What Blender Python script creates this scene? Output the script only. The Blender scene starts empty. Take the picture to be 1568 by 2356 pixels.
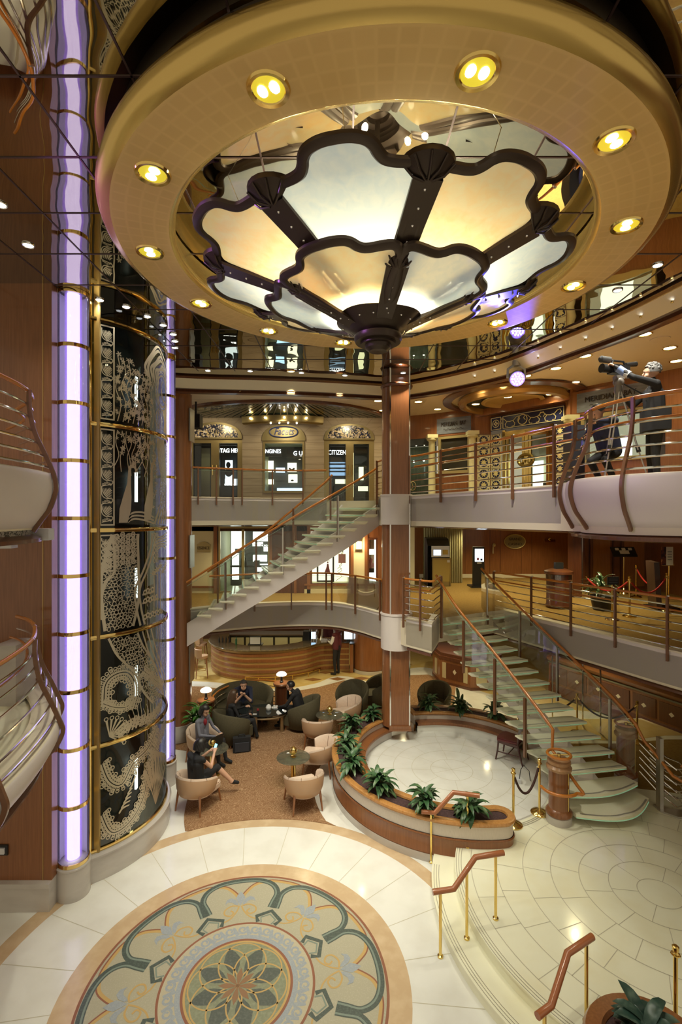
import bpy, bmesh, math, random
from math import sin, cos, pi, radians as R, sqrt, atan2, hypot
from mathutils import Vector as V, Matrix as M4, Quaternion
S = bpy.context.scene
COL = S.collection
# ------------------------------------------------------------------ camera, world, exposure, big lights
F, HY, H = 1135.0, 1188.0, 5.46            # focal length in px of a 1568 px frame, horizon row, eye height
cam = bpy.data.cameras.new('camera'); co = bpy.data.objects.new('camera', cam); COL.objects.link(co)
co.location = (0, 0, H); co.rotation_euler = (pi / 2, 0, 0)
cam.sensor_fit = 'HORIZONTAL'; cam.sensor_width = 24.0; cam.lens = F * 24.0 / 1568
cam.shift_y = (HY - 1178) / 1568; cam.clip_start = 0.05; cam.clip_end = 200
S.camera = co
S.view_settings.view_transform = 'Standard'; S.view_settings.look = 'None'
S.view_settings.gamma = 1.0; S.view_settings.use_curve_mapping = False
S.view_settings.exposure = 0.85
S.cycles.max_bounces = 7; S.cycles.diffuse_bounces = 3; S.cycles.glossy_bounces = 4
S.cycles.transmission_bounces = 5; S.cycles.transparent_max_bounces = 14
S.cycles.caustics_reflective = False; S.cycles.caustics_refractive = False
S.cycles.sample_clamp_indirect = 3.0; S.cycles.blur_glossy = 0.6
W = bpy.data.worlds.new('world'); S.world = W; W.use_nodes = True
W.node_tree.nodes['Background'].inputs[0].default_value = (1.0, 0.86, 0.62, 1)
W.node_tree.nodes['Background'].inputs[1].default_value = 0.28
Z6, Z6F, Z7, Z7F, ZC, ZM, ZR = 3.2, 3.11, 5.95, 5.86, 8.45, 8.70, 0.30

def fl(x, y, z=0.0):
    Y = F * (H - z) / (y - HY); return ((x - 784) * Y / F, Y)
def at(x, y, Y):
    return ((x - 784) * Y / F, H - (y - HY) * Y / F)

LIGHT_K = 1.0
def lamp(kind, name, loc, power, color=(1, .78, .48), size=.08, rot=None, spot=None, blend=.6, target=None):
    l = bpy.data.lights.new(name, kind); o = bpy.data.objects.new(name, l); COL.objects.link(o)
    o.location = loc; l.energy = power * LIGHT_K; l.color = color
    if kind == 'SPOT':
        l.spot_size = R(spot or 120); l.spot_blend = blend; l.shadow_soft_size = size
    elif kind == 'POINT':
        l.shadow_soft_size = size
    elif kind == 'AREA':
        l.size = size
    if target is not None:
        d = V(target) - V(loc); o.rotation_euler = d.to_track_quat('-Z', 'Y').to_euler()
    elif rot: o.rotation_euler = rot
    return o

# ------------------------------------------------------------------ materials
def nt(name):
    m = bpy.data.materials.new(name); m.use_nodes = True
    n = m.node_tree.nodes; return m, n, m.node_tree.links, n['Principled BSDF']
def mat(name, col, rough=.5, metal=0., spec=None, emit=None, es=1., coat=0., alpha=None, noise=None, bump=0., trans=None, ior=None):
    """noise=(scale, amount, colour2, stretch xyz)"""
    m, n, L, b = nt(name)
    b.inputs['Base Color'].default_value = (*col, 1); b.inputs['Roughness'].default_value = rough
    b.inputs['Metallic'].default_value = metal
    if spec is not None: b.inputs['Specular IOR Level'].default_value = spec
    if coat: b.inputs['Coat Weight'].default_value = coat; b.inputs['Coat Roughness'].default_value = .06
    if emit: b.inputs['Emission Color'].default_value = (*emit, 1); b.inputs['Emission Strength'].default_value = es
    if alpha is not None: b.inputs['Alpha'].default_value = alpha
    if trans is not None: b.inputs['Transmission Weight'].default_value = trans
    if ior: b.inputs['IOR'].default_value = ior
    if noise:
        sc, lo, c2, st = noise
        tc = n.new('ShaderNodeTexCoord'); mp = n.new('ShaderNodeMapping'); L.new(tc.outputs['Object'], mp.inputs[0])
        mp.inputs['Scale'].default_value = st
        t = n.new('ShaderNodeTexNoise'); t.inputs['Scale'].default_value = sc; t.inputs['Detail'].default_value = 6
        L.new(mp.outputs[0], t.inputs['Vector'])
        cr = n.new('ShaderNodeValToRGB'); cr.color_ramp.elements[0].position = lo; cr.color_ramp.elements[1].position = min(1, lo + .35)
        cr.color_ramp.elements[0].color = (*col, 1); cr.color_ramp.elements[1].color = (*c2, 1)
        L.new(t.outputs['Fac'], cr.inputs[0]); L.new(cr.outputs[0], b.inputs['Base Color'])
        if bump:
            bp = n.new('ShaderNodeBump'); bp.inputs['Strength'].default_value = bump; bp.inputs['Distance'].default_value = .01
            L.new(t.outputs['Fac'], bp.inputs['Height']); L.new(bp.outputs[0], b.inputs['Normal'])
    return m
def glow(name, col, st):
    m = bpy.data.materials.new(name); m.use_nodes = True; n = m.node_tree.nodes; L = m.node_tree.links
    n.clear(); o = n.new('ShaderNodeOutputMaterial'); e = n.new('ShaderNodeEmission')
    e.inputs[0].default_value = (*col, 1); e.inputs[1].default_value = st; L.new(e.outputs[0], o.inputs[0]); return m
def thin_glass(name, tint, refl=.12, haze=.0, hazecol=(.8, .9, .8), fk=.8):
    m = bpy.data.materials.new(name); m.use_nodes = True; n = m.node_tree.nodes; L = m.node_tree.links
    n.clear(); o = n.new('ShaderNodeOutputMaterial')
    t = n.new('ShaderNodeBsdfTransparent'); t.inputs[0].default_value = (*tint, 1)
    g = n.new('ShaderNodeBsdfGlossy'); g.inputs['Roughness'].default_value = .02
    d = n.new('ShaderNodeBsdfDiffuse'); d.inputs[0].default_value = (*hazecol, 1)
    m1 = n.new('ShaderNodeMixShader'); m1.inputs[0].default_value = haze
    L.new(t.outputs[0], m1.inputs[1]); L.new(d.outputs[0], m1.inputs[2])
    m2 = n.new('ShaderNodeMixShader'); fr = n.new('ShaderNodeFresnel'); fr.inputs[0].default_value = 1.45
    mm = n.new('ShaderNodeMath'); mm.operation = 'MULTIPLY_ADD'; mm.inputs[1].default_value = fk; mm.inputs[2].default_value = refl * .3
    L.new(fr.outputs[0], mm.inputs[0]); L.new(mm.outputs[0], m2.inputs[0])
    L.new(m1.outputs[0], m2.inputs[1]); L.new(g.outputs[0], m2.inputs[2]); L.new(m2.outputs[0], o.inputs[0]); return m
def translucent(name, c1, c2, sc, st, em=0., mixd=.35):
    """streaky art glass, lit from behind by lamps, plus a glow added in the colour"""
    m, n, L, b = nt(name)
    o = n['Material Output']
    tc = n.new('ShaderNodeTexCoord'); mp = n.new('ShaderNodeMapping'); mp.inputs['Scale'].default_value = st
    L.new(tc.outputs['Object'], mp.inputs[0]); t = n.new('ShaderNodeTexNoise'); t.inputs['Scale'].default_value = sc
    t.inputs['Detail'].default_value = 5; t.inputs['Distortion'].default_value = .6; L.new(mp.outputs[0], t.inputs['Vector'])
    cr = n.new('ShaderNodeValToRGB'); cr.color_ramp.elements[0].position = .35; cr.color_ramp.elements[1].position = .68
    cr.color_ramp.elements[0].color = (*c1, 1); cr.color_ramp.elements[1].color = (*c2, 1); L.new(t.outputs['Fac'], cr.inputs[0])
    tr = n.new('ShaderNodeBsdfTranslucent'); L.new(cr.outputs[0], tr.inputs[0])
    L.new(cr.outputs[0], b.inputs['Base Color']); b.inputs['Roughness'].default_value = .12
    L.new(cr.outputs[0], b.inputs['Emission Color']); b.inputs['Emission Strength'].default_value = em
    mx = n.new('ShaderNodeMixShader'); mx.inputs[0].default_value = 1 - mixd
    L.new(b.outputs[0], mx.inputs[1]); L.new(tr.outputs[0], mx.inputs[2]); L.new(mx.outputs[0], o.inputs[0]); return m
def wood(name, c1, c2, st=(14, 14, .7), rough=.28, coat=.35):
    return mat(name, c1, rough, coat=coat, noise=(3.0, .36, c2, st))
def carpet_mat(name, c1, c2, sc):
    m, n, L, b = nt(name)
    tc = n.new('ShaderNodeTexCoord'); vo = n.new('ShaderNodeTexVoronoi'); vo.inputs['Scale'].default_value = sc
    ns = n.new('ShaderNodeTexNoise'); ns.inputs['Scale'].default_value = sc * 1.3
    va = n.new('ShaderNodeVectorMath'); va.operation = 'MULTIPLY_ADD'; va.inputs[1].default_value = (.12, .12, 0)
    L.new(tc.outputs['Object'], ns.inputs['Vector']); L.new(ns.outputs['Color'], va.inputs[0]); L.new(tc.outputs['Object'], va.inputs[2])
    L.new(va.outputs[0], vo.inputs['Vector'])
    mu = n.new('ShaderNodeMath'); mu.operation = 'MULTIPLY'; mu.inputs[1].default_value = 26.
    si = n.new('ShaderNodeMath'); si.operation = 'SINE'; L.new(vo.outputs['Distance'], mu.inputs[0]); L.new(mu.outputs[0], si.inputs[0])
    cr = n.new('ShaderNodeValToRGB'); cr.color_ramp.elements[0].position = .45; cr.color_ramp.elements[1].position = .8
    cr.color_ramp.elements[0].color = (*c1, 1); cr.color_ramp.elements[1].color = (*c2, 1)
    L.new(si.outputs[0], cr.inputs[0]); L.new(cr.outputs[0], b.inputs['Base Color'])
    b.inputs['Roughness'].default_value = .95; b.inputs['Specular IOR Level'].default_value = .1; return m
def mirror_mat():
    m, n, L, b = nt('smoked mirror')
    b.inputs['Base Color'].default_value = (.50, .46, .36, 1); b.inputs['Metallic'].default_value = 1; b.inputs['Roughness'].default_value = .015
    tc = n.new('ShaderNodeTexCoord'); t = n.new('ShaderNodeTexNoise'); t.inputs['Scale'].default_value = 1.6; t.inputs['Detail'].default_value = 1
    L.new(tc.outputs['Object'], t.inputs['Vector'])
    bp = n.new('ShaderNodeBump'); bp.inputs['Strength'].default_value = .16; bp.inputs['Distance'].default_value = .05
    L.new(t.outputs['Fac'], bp.inputs['Height']); L.new(bp.outputs[0], b.inputs['Normal']); return m
def ripple_glass(name, col, metal, rough, sc=3, bstr=.3):
    m, n, L, b = nt(name)
    b.inputs['Base Color'].default_value = (*col, 1); b.inputs['Metallic'].default_value = metal; b.inputs['Roughness'].default_value = rough
    tc = n.new('ShaderNodeTexCoord'); t = n.new('ShaderNodeTexNoise'); t.inputs['Scale'].default_value = sc
    L.new(tc.outputs['Object'], t.inputs['Vector']); bp = n.new('ShaderNodeBump'); bp.inputs['Strength'].default_value = bstr
    bp.inputs['Distance'].default_value = .05; L.new(t.outputs['Fac'], bp.inputs['Height']); L.new(bp.outputs[0], b.inputs['Normal']); return m
def bits_mat(name, cols, sc, rough=.3, metal=0., em=0.):
    m, n, L, b = nt(name)
    tc = n.new('ShaderNodeTexCoord'); vo = n.new('ShaderNodeTexVoronoi'); vo.inputs['Scale'].default_value = sc
    L.new(tc.outputs['Object'], vo.inputs['Vector']); sx = n.new('ShaderNodeSeparateColor'); L.new(vo.outputs['Color'], sx.inputs[0])
    cr = n.new('ShaderNodeValToRGB'); cr.color_ramp.interpolation = 'CONSTANT'; e = cr.color_ramp.elements
    while len(e) < len(cols): e.new(.5)
    for i, c in enumerate(cols): e[i].position = i / len(cols); e[i].color = (*c, 1)
    L.new(sx.outputs[0], cr.inputs[0]); L.new(cr.outputs[0], b.inputs['Base Color'])
    b.inputs['Roughness'].default_value = rough; b.inputs['Metallic'].default_value = metal
    if em: L.new(cr.outputs[0], b.inputs['Emission Color']); b.inputs['Emission Strength'].default_value = em
    return m

MW = wood('cherry wood', (.22, .082, .028), (.29, .112, .040))
MWD = wood('dark cherry wood', (.10, .032, .014), (.14, .045, .018))
MWL = wood('oiled wood cap', (.42, .19, .052), (.50, .25, .08), rough=.25, coat=.35)
MRAIL = mat('varnished orange handrail wood', (.50, .17, .022), .2, coat=.5)
MPOST = mat('brown painted rail post', (.17, .072, .030), .35, coat=.3)
MWHITE = mat('warm white painted steel', (.72, .65, .62), .42)
MCREAM = mat('cream paint', (.74, .66, .50), .5)
MMARB = mat('white marble', (.80, .79, .74), .13, noise=(2.2, .42, (.71, .69, .63), (1, 1, 1)), coat=.2)
MMARBY = mat('ivory marble', (.87, .85, .66), .14, noise=(2.0, .46, (.82, .77, .54), (1, 1, 1)), coat=.2)
MGREYM = mat('grey veined marble', (.55, .51, .47), .2, noise=(1.8, .45, (.42, .38, .35), (1, 1, 2.5)))
MTAN = mat('rosa tan marble', (.56, .40, .24), .2, noise=(5., .44, (.66, .50, .32), (1, 1, 1)))
MJOINT = mat('marble joint', (.52, .48, .36), .6)
MGOLDF = mat('golden bar floor marble', (.62, .45, .16), .16, noise=(2.2, .42, (.70, .55, .26), (1, 1, 1)))
MBRNT = mat('brown floor tile', (.30, .14, .05), .25)
MCARP = carpet_mat('swirl carpet', (.255, .138, .070), (.40, .25, .138), 9.)
MCARP2 = mat('gold brown carpet', (.30, .19, .058), .95, spec=.1, noise=(18, .4, (.24, .14, .04), (1, 1, 1)))
MBRASS = mat('polished brass', (.83, .60, .20), .14, 1.)
MGOLD = mat('mirror gold', (.80, .58, .22), .07, 1.)
MCHROME = mat('polished steel', (.78, .76, .74), .10, 1.)
MBRUSH = mat('brushed steel', (.58, .56, .52), .32, 1.)
MBLACK = mat('black plastic', (.012, .012, .013), .4)
MDARKM = mat('dark bronze metal', (.045, .030, .022), .34, .6)
MGLASS = thin_glass('clear balustrade glass', (.93, .965, .93), .1, .012)
MGEDGE = mat('pale green glass edge', (.34, .52, .40), .1)
MGLED = mat('lit green tread edge', (.26, .45, .30), .15, emit=(.48, 1., .60), es=.11)
MMIR = mirror_mat()
MRING = None
MOLIVE = mat('olive upholstery', (.082, .070, .036), .8, noise=(30, .4, (.10, .085, .045), (1, 1, 1)))
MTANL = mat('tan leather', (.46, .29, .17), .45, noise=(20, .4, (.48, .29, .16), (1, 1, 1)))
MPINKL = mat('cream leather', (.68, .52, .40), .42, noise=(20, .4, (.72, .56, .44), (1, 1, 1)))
MSEAM = mat('brown seam', (.22, .12, .06), .6)
MLEGW = mat('chair leg wood', (.26, .10, .035), .3, coat=.4)
MBURG = mat('burgundy leather', (.13, .022, .024), .4)
MBURGW = mat('mahogany frame', (.07, .018, .014), .3, coat=.4)
MROPE = mat('dark brown velvet rope', (.055, .022, .016), .8)
MROPER = mat('red velvet rope', (.42, .02, .015), .8)
MSOIL = mat('potting soil', (.045, .022, .022), .95, noise=(40, .4, (.09, .045, .045), (1, 1, 1)), bump=.6)
MLEAF = mat('dark green leaf', (.035, .095, .035), .35, noise=(9, .48, (.22, .30, .14), (1, 1, 1)))
MLEAF2 = mat('bright green leaf', (.05, .16, .025), .35, noise=(8, .5, (.10, .26, .06), (1, 1, 1)))
MSTEM = mat('plant stem', (.16, .13, .05), .6)
MTEXT = mat('woven beige panel', (.68, .60, .52), .8, noise=(8, .42, (.55, .48, .40), (60, 60, 2)))
MWARM = glow('warm lamp lens', (1., .86, .50), 9.)
MCOOL = glow('cool lamp lens', (.95, .98, 1.), 6.)
MSCR = glow('lit screen', (.80, .92, 1.), 2.2)
MSCRB = glow('blue lit panel', (.42, .70, 1.), 1.6)
MSHOPW = glow('white lit shop display', (.93, 1., .88), 1.5)
MSHOPY = glow('warm lit shop display', (1., .93, .55), 1.1)
MLETW = glow('white lit letters', (.92, .97, 1.), 2.4)
MPLASTW = mat('white plastic', (.62, .62, .64), .4)
MSTONE = mat('limestone block', (.52, .41, .28), .6, noise=(2.5, .42, (.42, .32, .21), (.6, 1, 6)))
MSTONEJ = mat('limestone joint', (.28, .21, .13), .8)
MBRONZE = mat('bronze door frame', (.42, .32, .14), .35, .7)
MBRONZD = mat('olive bronze panel', (.33, .26, .12), .4, .5)
MINT = mat('dark shop interior', (.03, .032, .03), .5)
MINTY = mat('pale shop interior', (.50, .50, .34), .6)
MNAVY = mat('navy tile', (.018, .022, .07), .25)
MTILEG = mat('grey blue stone sign', (.13, .14, .17), .35, noise=(4, .42, (.22, .24, .28), (1, 1, 4)))
MCREAMT = mat('cream tile', (.72, .66, .38), .3)
MPLANK = mat('beige ceiling planks', (.72, .60, .46), .55)
MPLANKJ = mat('ceiling plank groove', (.50, .40, .29), .7)
MSKIN = mat('skin', (.62, .36, .24), .5)
MSKIND = mat('dark brown skin', (.13, .06, .035), .5)
MHAIRB = mat('black hair', (.012, .010, .010), .4)
MHAIRN = mat('brown hair', (.07, .036, .018), .45)
MHAIRG = mat('grey hair', (.15, .145, .14), .6)
MBLKC = mat('black cloth', (.014, .014, .016), .8)
MBLKC2 = mat('charcoal cloth', (.035, .036, .045), .8)
MSHIRT = mat('white shirt', (.75, .74, .72), .7)
MVEST = mat('maroon vest', (.10, .016, .022), .7)
MGREYC = mat('grey jacket cloth', (.17, .17, .21), .8)
MNAVYC = mat('navy cloth', (.02, .026, .06), .8)
MTEAL = mat('teal cloth', (.01, .35, .38), .7)
MREDC = mat('red cloth', (.30, .02, .03), .7)
MPINK = mat('pink print', (.75, .30, .34), .5)
MPAPER = mat('paper', (.80, .78, .72), .7)

# ------------------------------------------------------------------ mesh builder
class MB:
    def __init__(s): s.v = []; s.f = []; s.m = []; s.k = 0
    def add(s, vs, fs, k=None):
        b = len(s.v); s.v += [tuple(p) for p in vs]; k = s.k if k is None else k
        s.f += [tuple(b + i for i in f) for f in fs]; s.m += [k] * len(fs); return s
    def box(s, x0, x1, y0, y1, z0, z1, k=None):
        vs = [(x, y, z) for z in (z0, z1) for y in (y0, y1) for x in (x0, x1)]
        return s.add(vs, [(0, 2, 3, 1), (4, 5, 7, 6), (0, 1, 5, 4), (2, 6, 7, 3), (0, 4, 6, 2), (1, 3, 7, 5)], k)
    def obox(s, c, u, w, hw, hu, hz, k=None):
        """box centred at c with half sizes: hu along unit u, hw along unit w, hz along u x w"""
        c, u, w = V(c), V(u).normalized(), V(w).normalized(); n = u.cross(w)
        vs = [c + u * (a * hu) + w * (b * hw) + n * (d * hz) for d in (-1, 1) for b in (-1, 1) for a in (-1, 1)]
        return s.add(vs, [(0, 2, 3, 1), (4, 5, 7, 6), (0, 1, 5, 4), (2, 6, 7, 3), (0, 4, 6, 2), (1, 3, 7, 5)], k)
    def prism(s, poly, z0, z1, k=None, kt=None, bottom=True):
        n = len(poly); vs = [(p[0], p[1], z0) for p in poly] + [(p[0], p[1], z1) for p in poly]
        s.add(vs, [(i, (i + 1) % n, n + (i + 1) % n, n + i) for i in range(n)], k)
        s.add(vs[n:], [tuple(range(n))], kt if kt is not None else k)
        if bottom: s.add(vs[:n], [tuple(reversed(range(n)))], k)
        return s
    def tube(s, pts, r, seg=8, k=None, closed=False, caps=True, flat=None):
        """r: number or list; flat=(a, b) gives an elliptical section (sideways, upwards)"""
        P = [V(p) for p in pts]; n = len(P); rs = r if isinstance(r, (list, tuple)) else [r] * n
        vs = []; up = V((0, 0, 1)); prev = None
        for i in range(n):
            if closed: t = P[(i + 1) % n] - P[i - 1]
            else: t = P[min(i + 1, n - 1)] - P[max(i - 1, 0)]
            t = t.normalized() if t.length > 1e-9 else V((0, 0, 1))
            if prev is None:
                a = t.cross(up)
                if a.length < .05: a = t.cross(V((0, 1, 0)))
            else:
                a = prev - t * prev.dot(t)
                if a.length < 1e-6: a = t.orthogonal()
            a.normalize(); b = a.cross(t); prev = a
            for j in range(seg):
                q = 2 * pi * j / seg
                fa, fb = (flat if flat else (rs[i], rs[i]))
                vs.append(P[i] + a * (fa * cos(q)) + b * (fb * sin(q)))
        fs = []
        for i in range(n if closed else n - 1):
            i2 = (i + 1) % n
            for j in range(seg):
                j2 = (j + 1) % seg; fs.append((i * seg + j, i * seg + j2, i2 * seg + j2, i2 * seg + j))
        if caps and not closed:
            fs.append(tuple(range(seg))); fs.append(tuple((n - 1) * seg + j for j in reversed(range(seg))))
        return s.add(vs, fs, k)
    def lathe(s, prof, c=(0, 0, 0), seg=32, a0=0., a1=None, k=None, ks=None, cap=False):
        full = a1 is None; a1 = a0 + 2 * pi if full else a1
        na = seg if full else seg + 1; vs = []
        for i in range(na):
            a = a0 + (a1 - a0) * i / seg
            for r, z in prof: vs.append((c[0] + r * cos(a), c[1] + r * sin(a), c[2] + z))
        n = len(prof)
        for j in range(n - 1):
            fs = [(i * n + j, ((i + 1) % na) * n + j, ((i + 1) % na) * n + j + 1, i * n + j + 1) for i in range(seg)]
            b = len(s.v)
            s.add([], [], None)
            s.f += [tuple(b + q for q in f) for f in fs]; s.m += [(ks[j] if ks else (s.k if k is None else k))] * len(fs)
        s.v += vs
        # fix base: faces above were indexed from len(s.v) before vs was appended (same base for all)
        return s
    def sphere(s, c, r, seg=16, rings=8, k=None, sc=(1, 1, 1)):
        pr = [(r * sin(pi * i / rings), -r * cos(pi * i / rings)) for i in range(rings + 1)]
        vs = []; n = len(pr)
        for i in range(seg):
            a = 2 * pi * i / seg
            for q, z in pr: vs.append((c[0] + q * cos(a) * sc[0], c[1] + q * sin(a) * sc[1], c[2] + z * sc[2]))
        fs = [(i * n + j, ((i + 1) % seg) * n + j, ((i + 1) % seg) * n + j + 1, i * n + j + 1) for i in range(seg) for j in range(rings)]
        return s.add(vs, fs, k)
    def cyl(s, c, r, z0, z1, seg=20, k=None, r2=None):
        r2 = r if r2 is None else r2
        vs = [(c[0] + q * cos(2 * pi * i / seg), c[1] + q * sin(2 * pi * i / seg), z) for q, z in ((r, z0), (r2, z1)) for i in range(seg)]
        fs = [(i, (i + 1) % seg, seg + (i + 1) % seg, seg + i) for i in range(seg)] + [tuple(reversed(range(seg))), tuple(range(seg, 2 * seg))]
        return s.add(vs, fs, k)
    def sweep(s, path, prof, k=None, ks=None, closed=False, caps=True):
        """sweep a (side, z) profile along a plan path [(x, y, z0)]; side is to the right of travel"""
        n = len(path); m = len(prof); vs = []
        for i in range(n):
            if closed: a, b = V(path[i - 1]), V(path[(i + 1) % n])
            else: a, b = V(path[max(i - 1, 0)]), V(path[min(i + 1, n - 1)])
            t = b - a; t.z = 0; t.normalize(); sd = V((t.y, -t.x, 0))
            z0 = path[i][2] if len(path[i]) > 2 else 0
            for q, z in prof:
                vs.append((path[i][0] + sd.x * q, path[i][1] + sd.y * q, z0 + z))
        b = len(s.v)
        s.v += vs
        for i in range(n if closed else n - 1):
            i2 = (i + 1) % n
            for j in range(m - 1):
                s.f.append((b + i * m + j, b + i2 * m + j, b + i2 * m + j + 1, b + i * m + j + 1)); s.m.append(ks[j] if ks else (s.k if k is None else k))
        if caps and not closed and prof[0] == prof[-1]:
            kk = ks[0] if ks else (s.k if k is None else k)
            s.f.append(tuple(b + j for j in range(m - 1))); s.m.append(kk)
            s.f.append(tuple(b + (n - 1) * m + j for j in reversed(range(m - 1)))); s.m.append(kk)
        return s
    def strip(s, A, B, k=None, z=None):
        """quad strip between two equal polylines"""
        n = len(A); return s.add(list(A) + list(B), [(i, i + 1, n + i + 1, n + i) for i in range(n - 1)], k)
    def build(s, name, mats, parent=None, smooth=True, ang=38, loc=None):
        me = bpy.data.meshes.new(name)
        if not isinstance(mats, (list, tuple)): mats = [mats]
        vs = s.v
        if parent is not None and loc is None: 
            pw = WORLD.get(parent.name, None)
            if pw is not None: vs = [tuple(pw @ V(p)) for p in vs]
        if loc is not None: vs = [(p[0] - loc[0], p[1] - loc[1], p[2] - loc[2]) for p in vs]
        me.from_pydata(vs, [], s.f)
        for m in mats: me.materials.append(m)
        me.polygons.foreach_set('material_index', s.m)
        bm = bmesh.new(); bm.from_mesh(me); bmesh.ops.recalc_face_normals(bm, faces=bm.faces); bm.to_mesh(me); bm.free()
        if smooth:
            me.polygons.foreach_set('use_smooth', [True] * len(me.polygons)); me.set_sharp_from_angle(angle=R(ang))
        o = bpy.data.objects.new(name, me); COL.objects.link(o)
        if loc is not None: o.location = loc
        if parent is not None:
            o.parent = parent
            if parent.name in WORLD: WORLD[o.name] = WORLD[parent.name]
        return o
WORLD = {}
def tag(o, label, cat=None, group=None, kind=None):
    if label: o['label'] = label
    if cat: o['category'] = cat
    if group: o['group'] = group
    if kind: o['kind'] = kind
    return o
def thing(name, label, cat, loc=(0, 0, 0), rz=0., group=None, world=True, kind=None):
    """Empty at the base of a thing; with world=True its parts are given in world coordinates"""
    o = bpy.data.objects.new(name, None); COL.objects.link(o); o.location = loc; o.rotation_euler = (0, 0, rz)
    o.empty_display_size = .1
    if world: WORLD[o.name] = (M4.Translation(loc) @ M4.Rotation(rz, 4, 'Z')).inverted()
    return tag(o, label, cat, group, kind)
def struct(name, mb, mats, label=None, **kw):
    o = mb.build(name, mats, **kw); o['kind'] = 'structure'
    if label: o['label'] = label
    return o
def place(proto, loc, rz, label, group=None, sc=None):
    """a copy of a thing with copies of its parts and sub-parts"""
    r = proto.copy(); COL.objects.link(r); r.location = loc; r.rotation_euler = (0, 0, rz)
    if sc: r.scale = (sc, sc, sc)
    r['label'] = label
    if group: r['group'] = group
    for ch in list(proto.children):
        c = ch.copy(); COL.objects.link(c); c.parent = r
        for g in list(ch.children):
            d = g.copy(); COL.objects.link(d); d.parent = c
    return r
def spline(pts, n=8, closed=False):
    """Catmull-Rom through points"""
    P = [V(p) if len(p) == 3 else V((p[0], p[1], 0)) for p in pts]; N = len(P); out = []
    for i in range(N if closed else N - 1):
        if closed: p0, p1, p2, p3 = P[i - 1], P[i], P[(i + 1) % N], P[(i + 2) % N]
        else: p0, p1, p2, p3 = P[max(i - 1, 0)], P[i], P[i + 1], P[min(i + 2, N - 1)]
        for j in range(n):
            t = j / n
            out.append(.5 * ((2 * p1) + (p2 - p0) * t + (2 * p0 - 5 * p1 + 4 * p2 - p3) * t * t + (3 * p1 - p0 - 3 * p2 + p3) * t ** 3))
    if not closed: out.append(P[-1])
    return out
def resample(P, step=None, n=None):
    P = [V(p) for p in P]; d = [0]
    for a, b in zip(P, P[1:]): d.append(d[-1] + (b - a).length)
    n = n or max(2, int(round(d[-1] / step)) + 1); out = []; j = 0
    for i in range(n):
        t = d[-1] * i / (n - 1)
        while j < len(d) - 2 and d[j + 1] < t: j += 1
        u = (t - d[j]) / max(1e-9, d[j + 1] - d[j]); out.append(P[j].lerp(P[j + 1], min(1, max(0, u))))
    return out
def offset(P, q):
    """shift a plan path sideways (right of travel positive)"""
    out = []
    for i in range(len(P)):
        t = P[min(i + 1, len(P) - 1)] - P[max(i - 1, 0)]; t = V((t.x, t.y, 0)).normalized()
        out.append(P[i] + V((t.y, -t.x, 0)) * q)
    return out
def arc(c, r, a0, a1, n=24, z=0.):
    return [V((c[0] + r * cos(R(a0 + (a1 - a0) * i / n)), c[1] + r * sin(R(a0 + (a1 - a0) * i / n)), z)) for i in range(n + 1)]
def text(name, body, size, mtl, loc, rz=0., parent=None, ext=.006, width=None, shear=0., rx=pi / 2, off=0.):
    c = bpy.data.curves.new(name, 'FONT'); c.body = body; c.size = size; c.extrude = ext; c.align_x = 'CENTER'; c.align_y = 'CENTER'
    c.shear = shear; c.offset = off
    t = bpy.data.objects.new(name, c); COL.objects.link(t)
    bpy.context.view_layer.update()
    dg = bpy.context.evaluated_depsgraph_get(); me = bpy.data.meshes.new_from_object(t.evaluated_get(dg)); me.name = name
    bpy.data.objects.remove(t)
    xs = [v.co.x for v in me.vertices]
    sx = (width / (max(xs) - min(xs))) if width else 1.
    mx = M4.Translation(loc) @ M4.Rotation(rz, 4, 'Z') @ M4.Rotation(rx, 4, 'X') @ M4.Diagonal((sx, 1, 1, 1))
    if parent is not None and parent.name in WORLD: mx = WORLD[parent.name] @ mx
    me.transform(mx); me.materials.clear(); me.materials.append(mtl)
    o = bpy.data.objects.new(name, me); COL.objects.link(o)
    if parent is not None: o.parent = parent
    return o
# ------------------------------------------------------------------ floors
C0 = (-1.20, 5.73); CR = (4.36, 6.75); PC = (2.25, 10.05)
def ribbon(mb, pts, w, z, k, closed=False):
    """flat band of width w (number or list) along a plan path at height z"""
    P = [V((p[0], p[1], 0)) for p in pts]; n = len(P); L, Rr = [], []
    for i in range(n):
        t = (P[(i + 1) % n] - P[i - 1]) if closed else (P[min(i + 1, n - 1)] - P[max(i - 1, 0)])
        t = t.normalized() if t.length > 1e-9 else V((1, 0, 0)); s = V((-t.y, t.x, 0)); q = (w[i] if isinstance(w, (list, tuple)) else w) / 2
        a, b = P[i] + s * q, P[i] - s * q
        L.append((a.x, a.y, z)); Rr.append((b.x, b.y, z))
    if closed: L.append(L[0]); Rr.append(Rr[0])
    mb.strip(L, Rr, k)
def annulus(mb, c, r0, r1, z, k, a0=0, a1=360, n=96):
    A = [(p.x, p.y, z) for p in arc(c, r0, a0, a1, n)]; B = [(p.x, p.y, z) for p in arc(c, r1, a0, a1, n)]
    mb.strip(A, B, k)
def blob(mb, pts, z, k): mb.add([(p[0], p[1], z) for p in pts], [tuple(range(len(pts)))], k)

fm = MB()
fm.prism([(-7, -3), (10, -3), (10, 24), (-7, 24)], -.2, 0, 0)
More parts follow.
